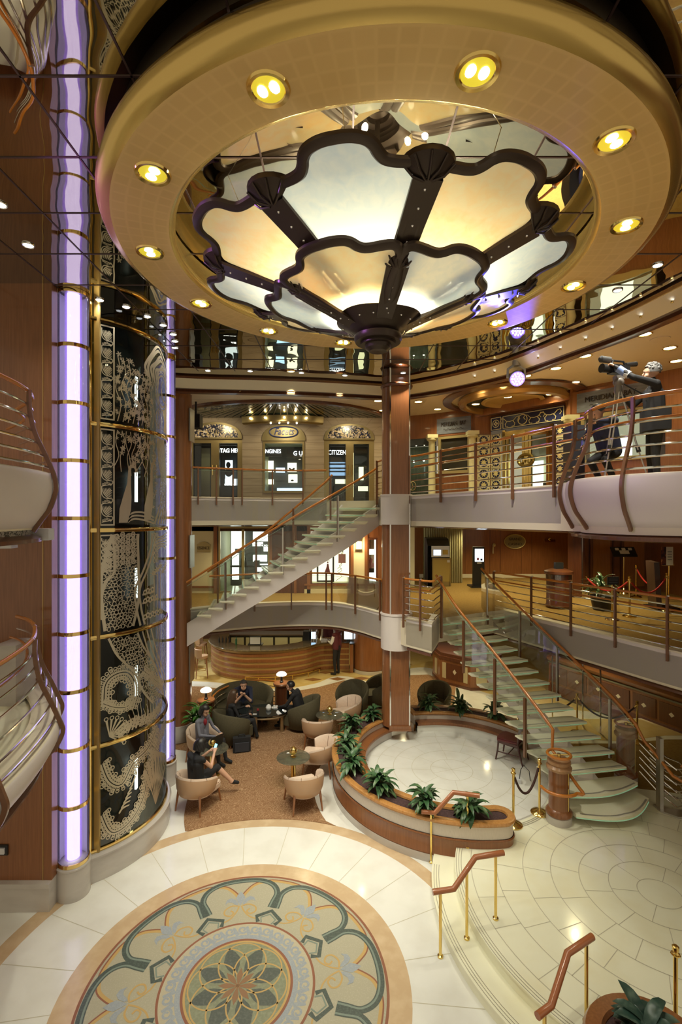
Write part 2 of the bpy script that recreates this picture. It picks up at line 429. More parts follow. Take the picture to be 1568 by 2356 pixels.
# golden bar floor and its ivory border
bedge = spline([(-7, 16.2), (-4.4, 16.1), (-3.0, 15.55), (-1.66, 15.5), (-.7, 16.0), (0, 16.7), (1.1, 16.1), (2.2, 17.3), (3.1, 17.6), (3.7, 16.4), (4.3, 15.2), (5.4, 14.4), (7, 13.6), (10, 13.4)], 6)
fm.add([(p.x, p.y, .002) for p in bedge] + [(10, 24, .002), (-7, 24, .002)], [tuple(range(len(bedge) + 2))], 1)
ribbon(fm, bedge, .34, .004, 0)
for i in range(7):
    for j in range(3):
        x, y = -3.4 + i * .82 + j * .4, 16.5 + j * .75 + abs(i - 3) * .06
        blob(fm, [(x - .3, y), (x, y - .17), (x + .3, y), (x, y + .17)], .005, 2)
struct('floor', fm, [MMARB, MGOLDF, MBRNT, MJOINT], 'white marble ground floor with golden marble by the bar', smooth=False)

cm = MB()   # lounge carpet: bounded by the tan arc, the elevator plinth, the planter and the bar border
left = spline([(-2.70, 8.55), (-2.86, 9.0), (-3.0, 9.7), (-3.22, 10.5), (-3.35, 11.4), (-6.5, 12.0)], 5)
right = [p for p in arc(PC, 2.80, 206, 120, 24)]
front = [p for p in arc(C0, 3.16, 117, 69.5, 24)]
poly = [(p.x, p.y) for p in front] + [(p.x, p.y) for p in right] + [(1.2, 13.4), (2.9, 13.0), (3.3, 14.4), (3.7, 15.9), (3.0, 17.0), (2.2, 16.9), (1.1, 15.85), (.1, 16.4), (-.7, 15.75), (-1.66, 15.25), (-3.0, 15.3), (-4.4, 15.8), (-6.5, 15.9)] + [(p.x, p.y) for p in reversed(left)]
cm.prism(poly, .001, .012, 0)
struct('floor_carpet', cm, [MCARP], 'brown swirl patterned lounge carpet', smooth=False)

wm = MB()   # mosaic roundel with its marble ring
annulus(wm, C0, 2.01, 2.95, .0025, 0); annulus(wm, C0, 2.95, 3.17, .0025, 1); annulus(wm, C0, 1.755, 2.01, .003, 1)
annulus(wm, C0, 1.725, 1.757, .0035, 2); annulus(wm, C0, 0, 1.73, .003, 3)
for i in range(24):
    a = R(i * 15 + 9.5); c, s = cos(a), sin(a)
    ribbon(wm, [(C0[0] + 2.01 * c, C0[1] + 2.01 * s), (C0[0] + 2.95 * c, C0[1] + 2.95 * s)], .009, .0035, 4)
def pol(a, lat, rad):
    c, s = cos(R(a)), sin(R(a)); return (C0[0] + rad * c - lat * s, C0[1] + rad * s + lat * c)
for k in range(8):
    a = 10 + 45 * k
    h = [(.41, 1.10), (.455, 1.2), (.52, 1.36), (.46, 1.53), (.28, 1.64), (0, 1.675)]
    full = h + [(-x, y) for x, y in reversed(h[:-1])]
    sp = spline([pol(a, x, y) for x, y in full], 6)
    e = .0002 * (k % 2); ribbon(wm, sp, .085, .0042 + e, 5); ribbon(wm, offset(sp, .016), .022, .0046 + e, 6)
    g = [(.50, 1.24), (.475, 1.38), (.40, 1.54), (.22, 1.645), (0, 1.67)]
    full = g + [(-x, y) for x, y in reversed(g[:-1])]
    sp = spline([pol(a + 22.5, x, y) for x, y in full], 6)
    ribbon(wm, sp, .055, .0036 + e, 7); ribbon(wm, offset(sp, -.02), .018, .0040 + e * .5, 2)
    for s in (-1, 1):   # curls below the flower
        ribbon(wm, spline([pol(a, s * .015, 1.20), pol(a, s * .05, 1.10), pol(a, s * .13, .99), pol(a, s * .24, .93)], 6), .020, .0042, 7)
        ribbon(wm, spline([pol(a, s * .03, 1.20), pol(a, s * .12, 1.21), pol(a, s * .205, 1.15), pol(a, s * .205, 1.07), pol(a, s * .13, 1.04), pol(a, s * .09, 1.09), pol(a, s * .13, 1.13)], 6), .022, .0044, 7)
    blob(wm, [pol(a, x, y) for x, y in [(0, 1.47), (.045, 1.40), (.065, 1.34), (.03, 1.26), (0, 1.21), (-.03, 1.26), (-.065, 1.34), (-.045, 1.40)]], .0048, 8)
    for s in (-1, 1): blob(wm, [pol(a, s * x, y) for x, y in [(.03, 1.25), (.07, 1.32), (.13, 1.36), (.19, 1.33), (.21, 1.25), (.17, 1.285), (.12, 1.28), (.08, 1.24), (.04, 1.21)]], .0050, 8)
    d = a + 22.5        # house shaped bracket where two arches meet
    ribbon(wm, [pol(d, .115, .905), pol(d, .17, .99), pol(d, 0, 1.12), pol(d, -.17, .99), pol(d, -.115, .905)], .055, .005, 5)
    ribbon(wm, [pol(d, .07, .905), pol(d, .105, .985), pol(d, 0, 1.06), pol(d, -.105, .985), pol(d, -.07, .905)], .02, .0052, 6)
annulus(wm, C0, .872, .900, .0052, 2); annulus(wm, C0, .64, .872, .0054, 9)
annulus(wm, C0, .64, .70, .0058, 8)
for k in range(30):     # running wave scrolls
    a = 12 * k; pts = []
    for i in range(19):
        t = i / 18; q = t * 2.1 * pi * 1.25; rr = .068 * (1 - .72 * t)
        pts.append(pol(a, rr * cos(q + 2.4) + .012, .785 + rr * sin(q + 2.4)))
    pts = [pol(a, -.085, .70), pol(a, -.065, .74)] + pts
    ribbon(wm, pts[:3], [.06, .05, .034], .0060, 8); ribbon(wm, pts[2:], [.034 - .012 * i / 18 for i in range(19)], .0062, 8)
annulus(wm, C0, .60, .64, .0062, 2); annulus(wm, C0, .585, .61, .0064, 7); annulus(wm, C0, 0, .585, .006, 10)
for k in range(8):
    a = 22.5 + 45 * k
    lens = [(0, .12), (.075, .26), (.10, .36), (.06, .46), (0, .54), (-.06, .46), (-.10, .36), (-.075, .26)]
    blob(wm, [pol(a, *p) for p in lens], .0066, 11)
    a = 45 * k
    ribbon(wm, [pol(a, .285 * sin(2 * pi * i / 40), .285 + .285 * cos(2 * pi * i / 40)) for i in range(40)], .017, .007, 7, closed=True)
    blob(wm, [pol(a, *p) for p in [(0, .0), (.025, .08), (.035, .14), (0, .23), (-.035, .14), (-.025, .08)]], .0074, 12)
MOS = [MMARB, MTAN, mat('brick red mosaic', (.26, .10, .055), .4), mat('cream terrazzo', (.40, .37, .27), .35, noise=(60, .5, (.49, .45, .34), (1, 1, 1))), MJOINT,
       mat('deep green mosaic', (.065, .085, .075), .35, noise=(50, .45, (.12, .15, .13), (1, 1, 1))), mat('grey green mosaic', (.20, .25, .21), .35), mat('ochre mosaic', (.50, .33, .12), .4),
       mat('blue grey mosaic', (.30, .33, .36), .4, noise=(60, .45, (.38, .40, .40), (1, 1, 1))), mat('pale mosaic', (.46, .41, .29), .35, noise=(60, .5, (.52, .47, .34), (1, 1, 1))),
       mat('sage mosaic', (.22, .235, .15), .35, noise=(30, .45, (.30, .32, .22), (1, 1, 1))), mat('dark slate mosaic', (.085, .10, .085), .35, noise=(40, .45, (.14, .15, .13), (1, 1, 1))), mat('rust mosaic', (.26, .14, .07), .4)]
struct('floor_mosaic', wm, MOS, 'round mosaic of interlaced arches around an eight petal rosette', smooth=False)

# raised platform with two curved steps
pf = MB()
def plat(r, z0, z1, yfar):
    p = [(q.x, q.y) for q in arc(CR, r, 160, 235, 40)]
    return [(10, yfar), (2.9, yfar)] + [(2.3, 11.9), (1.9, 9.2)] + p + [(10, 3.2)]
def plat_mesh(mb, r, z0, z1, k): mb.prism(plat(r, z0, z1, 12.6), z0, z1, k)
plat_mesh(pf, 3.05, 0, .13, 0); plat_mesh(pf, 3.07, .13, .15, 0)
plat_mesh(pf, 2.71, .15, .28, 0); plat_mesh(pf, 2.73, .28, .30, 0)
annulus(pf, PC, 0, 1.86, .302, 1)
for r in (3.04, 3.005, 2.97): annulus(pf, CR, r - .008, r, .1515, 2, 165, 232, 60)
for r in (2.715, 2.68, 2.645): annulus(pf, CR, r - .008, r, .3015, 2, 158, 232, 60)
random.seed(4)
for i, r in enumerate([.27, .62, 1.0, 1.38, 1.76, 2.14, 2.5, 2.9, 3.3, 3.7, 4.1]):
    a0, a1 = (0, 360) if r < 2.4 else (-60, 118) if r > 2.6 else (-80, 250)
    annulus(pf, CR, r - .005, r + .005, .3018, 3, a0, a1, 90)
    n = [0, 6, 10, 14, 18, 22, 26, 30, 34, 38, 42][i]; r0 = [0, .27, .62, 1.0, 1.38, 1.76, 2.14, 2.5, 2.9, 3.3, 3.7][i]
    for j in range(n):
        a = (j + random.uniform(-.2, .2)) * 360 / n
        if r > 2.4 and not (a0 < a < a1 or a0 < a - 360 < a1): continue
        c, s = cos(R(a)), sin(R(a)); ribbon(pf, [(CR[0] + r0 * c, CR[1] + r0 * s), (CR[0] + r * c, CR[1] + r * s)], .008, .3018, 3)
for i, r in enumerate([.42, .80, 1.18, 1.52, 1.84]):
    annulus(pf, PC, r - .004, r + .004, .3035, 3); n = [0, 8, 12, 16, 20][i]; r0 = [0, .42, .80, 1.18, 1.52][i]
    for j in range(n):
        a = R((j + random.uniform(-.15, .15)) * 360 / n); ribbon(pf, [(PC[0] + r0 * cos(a), PC[1] + r0 * sin(a)), (PC[0] + r * cos(a), PC[1] + r * sin(a))], .006, .3035, 3)
for q in (20, 100, 160): ribbon(pf, [(PC[0] - .42 * cos(R(q)), PC[1] - .42 * sin(R(q))), (PC[0] + .42 * cos(R(q)), PC[1] + .42 * sin(R(q)))], .006, .3035, 3)
for r in (1.92, 1.955, 1.99): annulus(pf, PC, r, r + .012, .3025, 2, 283, 330, 30)
ribbon(pf, [(5.4, 9.4), (6.4, 9.2), (7.6, 9.5)], .3, .303, 0)
blob(pf, [(4.6, 9.7), (5.6, 9.35), (6.6, 9.1), (8.2, 9.4), (9.5, 10.2), (9.5, 11.4), (7.5, 11.4), (6.4, 11.2), (5.2, 11.2), (4.6, 10.6)], .304, 4)
blob(pf, [(4.4, 11.6), (6.4, 11.3), (7.6, 11.6), (9.5, 11.6), (9.5, 12.55), (4.0, 12.55)], .304, 5)
struct('floor_platform', pf, [MMARBY, MMARB, mat('grey nosing strip', (.34, .31, .23), .5), MJOINT, MCARP2, MGOLDF], 'ivory marble platform with rings of tiles and two curved steps', smooth=False)

# ------------------------------------------------------------------ decks
E7 = spline([(-6.5, 11.6), (-4.2, 12.0), (-3.3, 12.35), (-2.3, 12.8), (-1.2, 13.05), (-.38, 12.95)], 8)
E7b = spline([(.95, 12.45), (1.05, 12.0), (1.22, 11.55), (1.62, 11.3), (2.1, 10.35), (2.6, 9.35), (3.0, 8.4), (3.34, 7.5)], 6)
BAY7 = [V((4.42 + 1.16 * cos(R(a)), 6.45 + 1.16 * sin(R(a)), 0)) for a in range(148, 262, 6)]
E7c = [V((3.40, 7.22, 0))] + BAY7 + [V((4.7, 5.1, 0)), V((5.2, 4.6, 0))]
E6a = spline([(-6.5, 11.7), (-4.2, 11.9), (-3.3, 12.35), (-2.39, 12.75), (-1.4, 13.02), (-.33, 13.0), (.35, 12.5), (.89, 11.75), (1.22, 11.4)], 8)
E6b = [V(p + (0,)) for p in [(1.45, 11.0), (1.92, 10.45), (2.25, 11.36)]]
E6c = spline([(3.78, 12.25), (4.0, 11.75), (4.47, 10.75), (5.05, 9.5), (5.70, 8.15), (6.5, 6.9), (7.8, 5.6)], 6)
BAL7 = spline([(-3.36, 3.6), (-3.33, 4.6), (-3.40, 5.35), (-3.62, 5.9), (-3.98, 6.3), (-4.3, 6.6)], 8)
BAL6 = spline([(-2.9, 3.4), (-3.02, 4.4), (-3.25, 5.27), (-3.62, 5.95), (-3.98, 6.4), (-4.3, 6.65)], 8)
def slab(name, edge, outer, zt, zb, mats, label):
    mb = MB(); mb.prism([(p[0], p[1]) for p in edge] + outer, zb, zt, 1, 0); return struct(name, mb, mats, label, smooth=False)
e7 = E7 + [V((-.38, 12.95, 0)), V((.95, 12.45, 0))] + E7b + E7c
slab('floor_upper', e7, [(11, 4.6), (11, 21), (-6.5, 21)], Z7F, Z7F - .62, [MCARP2, MCREAM], 'upper deck floor')
e6 = E6a + E6b + E6c
slab('floor_middle', e6, [(11, 5.6), (11, 21), (-6.5, 21)], Z6F, Z6F - .55, [MCARP2, MCREAM], 'middle deck floor in gold brown carpet')
slab('floor_balcony_upper', [p for p in BAL7], [(-6.5, 6.6), (-6.5, 3.6)], Z7F, Z7F - .55, [MMARBY, MCREAM], 'upper balcony floor beside the wood wall')
slab('floor_balcony_middle', [p for p in BAL6], [(-6.5, 6.65), (-6.5, 3.4)], Z6F, Z6F - .30, [MMARBY, MCREAM], 'middle balcony floor of marble beside the wood wall')
bc = MB(); bc.prism([(-6.4, 4.2), (-4.25, 4.6), (-4.0, 5.3), (-4.3, 5.9), (-6.4, 6.3)], Z6F + .001, Z6F + .01, 0)
struct('floor_runner', bc, [MCARP], 'patterned carpet on the middle balcony', smooth=False)
FAS = [(-.16, -.10), (-.16, 0), (.015, 0), (.02, -.012), (.015, -.03), (0, -.034), (0, -.60), (-.05, -.60), (-.05, -.66), (-.02, -.68), (-.02, -.72), (-.22, -.75), (-.5, -.75)]
FKS = [0, 0, 0, 0, 0, 1, 1, 2, 3, 3, 3, 3]
BUL = [(-.10, -.10), (-.10, 0.), (.165, 0), (.18, -.012), (.19, -.05), (.205, -.15), (.19, -.28), (.14, -.42), (.06, -.54), (.0, -.62), (-.05, -.63), (-.06, -.70), (.04, -.74), (.04, -.78), (-.2, -.80)]
BKS = [0, 0, 0, 1, 1, 1, 1, 1, 1, 1, 2, 3, 3, 3]
MSLOT = bits_mat('slotted air grille', [(.03, .03, .03), (.45, .42, .38)], 60)
FMAT = [MCREAM, MWHITE, MCREAM, MWD, MSLOT]
n_trim = [0]
def fascia(path, z, prof, ks, label):
    n_trim[0] += 1
    mb = MB(); mb.sweep([(p[0], p[1], z) for p in path], prof, ks=ks)
    return struct('trim_%d' % n_trim[0], mb, FMAT, label, ang=50)
fascia(E7, Z7, FAS, FKS, 'white fascia of the upper deck below the watch shop')
fascia(E7b, Z7, FAS, FKS, 'white fascia of the upper deck right of the column')
fascia(E7c, Z7, BUL, [0, 0, 0, 1, 1, 1, 1, 1, 1, 1, 4, 3, 3, 3], 'bulging white fascia of the camera bay')
fascia(BAL7, Z7, BUL, [0, 0, 0, 1, 1, 1, 1, 1, 1, 1, 4, 3, 3, 3], 'bulging cream fascia of the upper left balcony')
fascia(E6a, Z6, FAS, FKS, 'white fascia of the middle deck above the bar')
fascia(E6b, Z6, FAS, FKS, 'white fascia of the small landing beside the column')
fascia(E6c, Z6, FAS, FKS, 'white fascia of the middle deck behind the lower stairs')
fascia(BAL6, Z6, [(a, b * .62) for a, b in BUL], [0, 0, 0, 1, 1, 1, 1, 1, 1, 1, 4, 3, 3, 3], 'bulging cream fascia of the middle left balcony')

# ------------------------------------------------------------------ walls
def wall(name, boxes, mats, label, smooth=False):
    mb = MB()
    for b in boxes: mb.box(*b)
    return struct(name, mb, mats, label, smooth=smooth)
# wood clad wall left of the elevator, with marble skirting
wl = MB()
wl.box(-6.5, -4.02, 6.86, 7.0, .40, ZM, 0)
for x in (-4.14,): wl.box(x - .004, x + .004, 6.855, 6.86, .40, ZM, 1)
wl.box(-6.5, -4.02, 6.80, 7.0, 0, .34, 2); wl.box(-6.5, -4.02, 6.78, 7.0, .34, .40, 2)
wl.box(-4.7, -3.62, 7.39, 7.43, .4, ZM, 1)
struct('wall_left', wl, [MW, mat('satin gold strip', (.62, .44, .16), .38, .9), MGREYM], 'cherry wood wall with marble skirting', smooth=False)
# far ends behind the decks
wall('wall_bar', [(-7, 10, 22, 22.2, 0, 2.6, 0)], [MWD], 'dark wall behind the bar')
wall('wall_side', [(10.0, 10.2, 3, 22, 0, ZC, 0)], [MW], 'wood wall on the far right')
# outer column clad in wood beside the elevator and the middle column
def column(c, r, z0, z1, label, foot=None):
    t = thing('column', label, 'column', (c[0], c[1], z0), kind='structure')
    m = MB(); m.lathe([(r, z0), (r, z1)], (c[0], c[1], 0), 32); m.build('shaft', MW, t)
    return t
PIL = (-3.98, 12.15); MID = (1.27, 11.55)
t = column(PIL, .30, 0.02, ZM, 'tall wood clad column behind the right purple light tube')
m = MB(); m.box(-3.70, -3.665, 12.0, 12.35, 1.4, 2.3); m.box(-3.70, -3.665, 12.0, 12.35, 4.2, 5.0); m.box(-3.70, -3.665, 12.0, 12.35, 7.3, 8.1); m.build('speaker_panel', MBRUSH, t)
m = MB(); m.lathe([(.36, .02), (.36, .34), (.33, .40), (.30, .40)], (PIL[0], PIL[1], 0), 32); m.build('marble_base', MGREYM, t)
t = thing('column', 'central wood clad column with silver edges passing both deck collars', 'column', (*MID, .55), kind='structure')
m = MB(); m.box(MID[0] - .13, MID[0] + .30, MID[1] - .24, MID[1] + .3, .60, ZM)
m.lathe([(.27, .60), (.27, ZM)], (MID[0] - .04, MID[1] + .04, 0), 28); m.build('shaft', MW, t)
m = MB(); m.box(MID[0] - .155, MID[0] - .125, MID[1] - .255, MID[1] - .22, .66, ZM); m.box(MID[0] + .285, MID[0] + .315, MID[1] - .255, MID[1] - .22, .66, ZM); m.build('silver_edge', MCHROME, t)
m = MB(); m.box(MID[0] - .17, MID[0] + .34, MID[1] - .29, MID[1] + .3, .55, .59); m.box(MID[0] - .16, MID[0] + .33, MID[1] - .28, MID[1] + .3, .59, .66); m.build('foot', MW, t)
for z0, z1 in ((Z6 - .80, Z6 + .015), (Z7 - .68, Z7 + .015)):
    m = MB(); m.lathe([(.2, z0), (.36, z0), (.36, z1 - .03), (.375, z1 - .03), (.375, z1), (.2, z1)], (MID[0] + .02, MID[1] - .03, 0), 32); m.build('collar', MWHITE, t)
m = MB(); m.lathe([(.28, ZC - .01), (.36, ZC + .0), (.38, ZC + .04), (.36, ZC + .07), (.28, ZC + .08)], (MID[0] + .03, MID[1], 0), 28); m.build('capital_ring', MWD, t)

# ------------------------------------------------------------------ ceilings
MP = spline([(-6.5, 10.9), (-4.6, 11.1), (-3.3, 11.35), (-1.9, 11.48), (-.6, 11.65), (.4, 11.85), (1.27, 12.0), (2.0, 11.6), (2.9, 10.75), (3.45, 10.0), (3.95, 8.9), (4.38, 7.87), (4.68, 6.7), (4.9, 5.5), (4.95, 4.2), (4.7, 2.5), (4.2, 1.0)], 7)
c = MB(); c.prism([(p.x, p.y) for p in MP] + [(3.6, -3), (-6.5, -3)], ZM, ZM + .1, 0)
struct('ceiling', c, [MMIR], 'smoked mirror ceiling over the atrium', smooth=False)
g = MB()  # dark seams between mirror panels
for k in range(-9, 16):
    q = k * .82 + .1
    if q < 5: g.box(q - .008, q + .008, -2.5, 9.6 if q > 3.4 else 11.0, ZM - .006, ZM) if -6.4 < q < 4.3 else None
    y = k * .82 + .35
    if -2.5 < y < 10.9: g.box(-6.4, 4.2 if y > 7 else 4.5, y - .008, y + .008, ZM - .006, ZM)
struct('trim_21', g, [mat('dark mirror seam', (.08, .045, .04), .4, .3)], 'dark seams between the mirror panels', smooth=False)
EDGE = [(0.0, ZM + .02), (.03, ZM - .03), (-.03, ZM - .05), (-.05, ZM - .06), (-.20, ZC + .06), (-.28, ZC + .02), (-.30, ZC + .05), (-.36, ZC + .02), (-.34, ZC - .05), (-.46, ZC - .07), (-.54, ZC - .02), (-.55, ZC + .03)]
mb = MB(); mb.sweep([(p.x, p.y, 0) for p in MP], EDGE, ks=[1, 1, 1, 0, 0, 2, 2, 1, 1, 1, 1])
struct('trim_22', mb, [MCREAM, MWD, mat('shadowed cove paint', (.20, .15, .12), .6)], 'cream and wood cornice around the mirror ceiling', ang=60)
cs = offset(MP, -.255); mb = MB(); mb.tube([(p.x, p.y, ZC + .075) for p in cs if p.x > 2.6 and p.y > 2], .022, 6); mb.tube([(p.x, p.y, ZC + .075) for p in cs if -4.2 < p.x < -2.4], .022, 6)
struct('trim_24', mb, [glow('yellow cove strip', (1., .84, .30), 5.)], 'glowing yellow cove strip in the cornice')
outer = offset(MP, -.5)
mb = MB(); mb.add([(p.x, p.y, ZC) for p in outer] + [(11, 1, ZC), (11, 21, ZC), (-6.5, 21, ZC)], [tuple(range(len(outer) + 3))], 0)
mb.add([(p.x, p.y, ZC + .1) for p in outer] + [(11, 1, ZC + .1), (11, 21, ZC + .1), (-6.5, 21, ZC + .1)], [tuple(range(len(outer) + 3))], 0)
for i in range(70):   # plank grooves, running with the wall on the right
    y = 12.6 + i * .09
    if y < 15: mb.box(-6, 2.2, y, y + .006, ZC - .003, ZC, 1)
for i in range(60):
    d = V((.80, -.60, 0)); nrm = V((.6, .8, 0)); p0 = V((3.2, 12.1, 0)) + nrm * (i * .11 - 1.2)
    s = 0 if i > 8 else (12 - i) * .0
    a = p0 + d * (1.1 if i < 14 else 0); b = p0 + d * 7
    mb.add([(a.x, a.y, ZC - .002), (b.x, b.y, ZC - .002), (b.x + .004, b.y + .005, ZC - .002), (a.x + .004, a.y + .005, ZC - .002)], [(0, 1, 2, 3)], 1) if i > 6 else None
struct('ceiling_plank', mb, [MPLANK, MPLANKJ], 'beige plank ceiling of the upper deck', smooth=False)
# curved trim and dark grid ceiling in front of the watch shop
arcp = spline([(-4.6, 13.9), (-3.6, 13.1), (-2.4, 12.75), (-1.3, 12.72), (-.2, 13.0), (.7, 13.7), (1.4, 14.7)], 8)
mb = MB(); mb.sweep([(p.x, p.y, 0) for p in arcp], [(.10, ZC + .01), (.09, ZC - .06), (0, ZC - .09), (-.08, ZC - .06), (-.10, ZC + .01)])
struct('trim_23', mb, [MWD], 'curved wood trim on the plank ceiling', ang=60)
mb = MB(); mb.add([(p.x, p.y + .06, ZC - .012) for p in arcp] + [(1.4, 14.9, ZC - .012), (-4.6, 14.9, ZC - .012)], [tuple(range(len(arcp) + 2))], 0)
for i in range(-14, 15):
    a = V((-1.35 + i * .10, 12.9 + abs(i) * .02)); b = V((-1.35 + i * .24, 14.85)); d = (b - a).normalized(); w = V((-d.y, d.x)) * .018
    if i % 1 == 0: mb.add([(*(a + w), ZC - .03), (*(b + w), ZC - .03), (*(b - w), ZC - .03), (*(a - w), ZC - .03)], [(0, 1, 2, 3)], 1)
for rr in (1.0, 1.55, 2.0):
    ribbon(mb, arc((-1.35, 15.2), rr + .2, 30, 150, 30), .04, ZC - .034, 1)
struct('ceiling_grid', mb, [ripple_glass('dark green ceiling glass', (.015, .035, .03), .0, .12), mat('bronze grid bar', (.16, .13, .07), .3, .7)], 'dark glass grid ceiling in front of the watch shop', smooth=False)
ORD = ['first', 'second', 'third', 'fourth', 'fifth', 'sixth', 'seventh', 'eighth', 'ninth', 'tenth', 'eleventh', 'twelfth', 'thirteenth', 'fourteenth', 'fifteenth', 'sixteenth', 'seventeenth', 'eighteenth', 'nineteenth', 'twentieth']
# ------------------------------------------------------------------ glazed elevator with etched gilt panels
EC = (-4.55, 8.55); ER = 1.44; EA0 = R(-51.5)
el = thing('elevator', 'curved glass elevator shaft with gilt etched panels between two purple light tubes', 'elevator', (EC[0], EC[1], 0))
m = MB(); m.lathe([(ER + .06, 0), (ER + .06, .36), (ER + .08, .365), (ER + .085, .39), (ER + .06, .42), (ER - .06, .42)], (*EC, 0), 48, R(-75), R(75)); m.build('marble_plinth', MGREYM, el)
m = MB(); m.lathe([(ER, .45), (ER, ZM)], (*EC, 0), 64, R(-56), R(62)); m.build('glass', thin_glass('smoky elevator glass', (.40, .44, .42), .1, fk=.32), el)
m = MB(); m.lathe([(1.05, .42), (1.05, ZM)], (*EC, 0), 40, R(-90), R(90)); m.build('inner_lining', mat('dark elevator lining', (.010, .012, .011), .45), el)
m = MB()
for a in (-56.5, 62.5):
    p = (EC[0] + 1.42 * cos(R(a)), EC[1] + 1.42 * sin(R(a))); m.cyl(p, .05, .42, ZM, 10)
m.build('brass_mullion', MGOLD, el)
for z in (.44, 2.0, 3.64, 5.25, 6.85, 8.42):
    m = MB(); m.lathe([(ER - .01, z - .035), (ER + .022, z - .03), (ER + .026, z), (ER + .022, z + .03), (ER - .01, z + .035)], (*EC, 0), 56, R(-57), R(63)); m.build('brass_band', MGOLD, el)
m = MB()
for z in (.44, 2.0, 3.64, 5.25, 6.85):   # lift cage lamps seen through the glass
    m.box(EC[0] + 1.1, EC[0] + 1.13, 8.25, 8.31, z + .45, z + .95)
m.build('lamp_strip', glow('white lift lamp', (.9, 1., .95), 2.2), el)
MGILT = mat('satin gilt etching', (.56, .50, .38), .34, .7)
def cyl_pt(u, z, r=ER + .012):
    a = EA0 + max(u, .0) / ER; return (EC[0] + r * cos(a), EC[1] + r * sin(a), z)
def rib(mb, pts, w, closed=False, sm=0, r=ER + .012):
    if sm: pts = [(p.x, p.y) for p in spline(pts, sm, closed)]
    n = len(pts); A, B = [], []
    for i in range(n):
        p0 = pts[i - 1] if (i or closed) else pts[0]; p1 = pts[(i + 1) % n] if (i < n - 1 or closed) else pts[-1]
        d = V((p1[0] - p0[0], p1[1] - p0[1])); d = d.normalized() if d.length > 1e-9 else V((1, 0)); q = (w[i] if isinstance(w, (list, tuple)) else w) / 2
        A.append(cyl_pt(pts[i][0] - d.y * q, pts[i][1] + d.x * q, r)); B.append(cyl_pt(pts[i][0] + d.y * q, pts[i][1] - d.x * q, r))
    if closed: A.append(A[0]); B.append(B[0])
    mb.strip(A, B)
def taper(n, w0, w1, w2): return [(w0 + (w1 - w0) * (2 * i / n) if i < n / 2 else w1 + (w2 - w1) * (2 * i / n - 1)) for i in range(n + 1)]
def patch(mb, pts, r=ER + .012): mb.add([cyl_pt(*p, r) for p in pts], [tuple(range(len(pts)))])
def border(mb, z0, z1):
    for u in (.03, .225): rib(mb, [(u, z0), (u, z1)], .022)
    for z in (z0 + .01, z1 - .01): rib(mb, [(.02, z), (.235, z)], .022)
    n = 5; h = (z1 - z0 - .1) / n
    for i in range(n):
        zc = z0 + .05 + h * i; s = 1
        rib(mb, [(.05, zc), (.10, zc + .05 * h), (.19, zc + .12 * h), (.20, zc + .30 * h), (.10, zc + .34 * h), (.05, zc + .55 * h), (.05, zc + h)], .013, sm=4)
        for q in range(6):
            r = .045 + .021 * q; rib(mb, [(.205 - r * cos(R(a)), zc + .93 * h - 1.15 * r * sin(R(a))) for a in (4, 20, 36, 52, 68, 84)], [.004, .014, .017, .016, .012, .004])
        for q in range(5): ring(mb, .068 + .027 * q, zc + (.20 - .05 * abs(q - 2)) * h, .011, .008, 1.3, 0, 7)
def flower(mb, u, z, r, n=5, ph=0.):
    for i in range(n):
        a = ph + 2 * pi * i / n
        patch(mb, [(u + .12 * r * cos(a - .9), z + .12 * r * sin(a - .9)), (u + .62 * r * cos(a - .32), z + .62 * r * sin(a - .32)), (u + r * cos(a), z + r * sin(a)), (u + .62 * r * cos(a + .32), z + .62 * r * sin(a + .32)), (u + .12 * r * cos(a + .9), z + .12 * r * sin(a + .9))])
def ring(mb, u, z, r, w, e=1., ph=0, n=9):
    rib(mb, [(u + r * cos(ph + 2 * pi * i / n), z + e * r * sin(ph + 2 * pi * i / n)) for i in range(n)], w, closed=True)
def lace(mb, L, Rr, z0, z1, cell=.055, w=.011, edge=.035):
    """net between two wavy borders u = L(z) and u = R(z)"""
    n = 26; zz = [z0 + (z1 - z0) * i / n for i in range(n + 1)]
    rib(mb, [(L(z), z) for z in zz], edge); rib(mb, [(Rr(z), z) for z in zz], edge)
    z = z0 + cell * .4; j = 0
    while z < z1:
        a, b = L(z) + .02, Rr(z) - .02; u = a + cell * (.3 if j % 2 else .7)
        while u < b:
            c = random.random(); ru, rz = random.uniform(-.2, .2) * cell, random.uniform(-.2, .2) * cell
            if c < .55: ring(mb, u + ru, z + rz, cell * random.uniform(.42, .6), w, random.uniform(.7, 1.4), random.random() * 3, 8)
            else:
                q = random.random() * 6.3
                rib(mb, [(u + ru + cell * .75 * cos(q), z + rz + cell * .75 * sin(q)), (u + ru + cell * .25 * cos(q + 1.6), z + rz + cell * .25 * sin(q + 1.6)), (u + ru - cell * .75 * cos(q), z + rz - cell * .75 * sin(q))], w, sm=3)
            u += cell
        z += cell * .86; j += 1
def lacy_blob(mb, path, wd, cell=.05):
    """thick ribbon made of an edge scallop and a double row of loops"""
    P = resample([V((*p, 0)) for p in path], cell); n = len(P)
    for side in (-1, 1):
        O = offset(P, side * wd); rib(mb, [(p.x, p.y) for p in offset(P, side * wd * .25)], wd * .34)
        for i in range(0, n - 1):
            ring(mb, O[i].x, O[i].y, cell * .52, .014, n=8)
            q = offset(P, side * wd * .62)[i]; ring(mb, q.x, q.y, cell * .42, .013, n=7)
            if i % 3 == 0: ring(mb, offset(P, side * wd * 1.4)[i].x, offset(P, side * wd * 1.4)[i].y, cell * .6, .016, n=8)
random.seed(11)
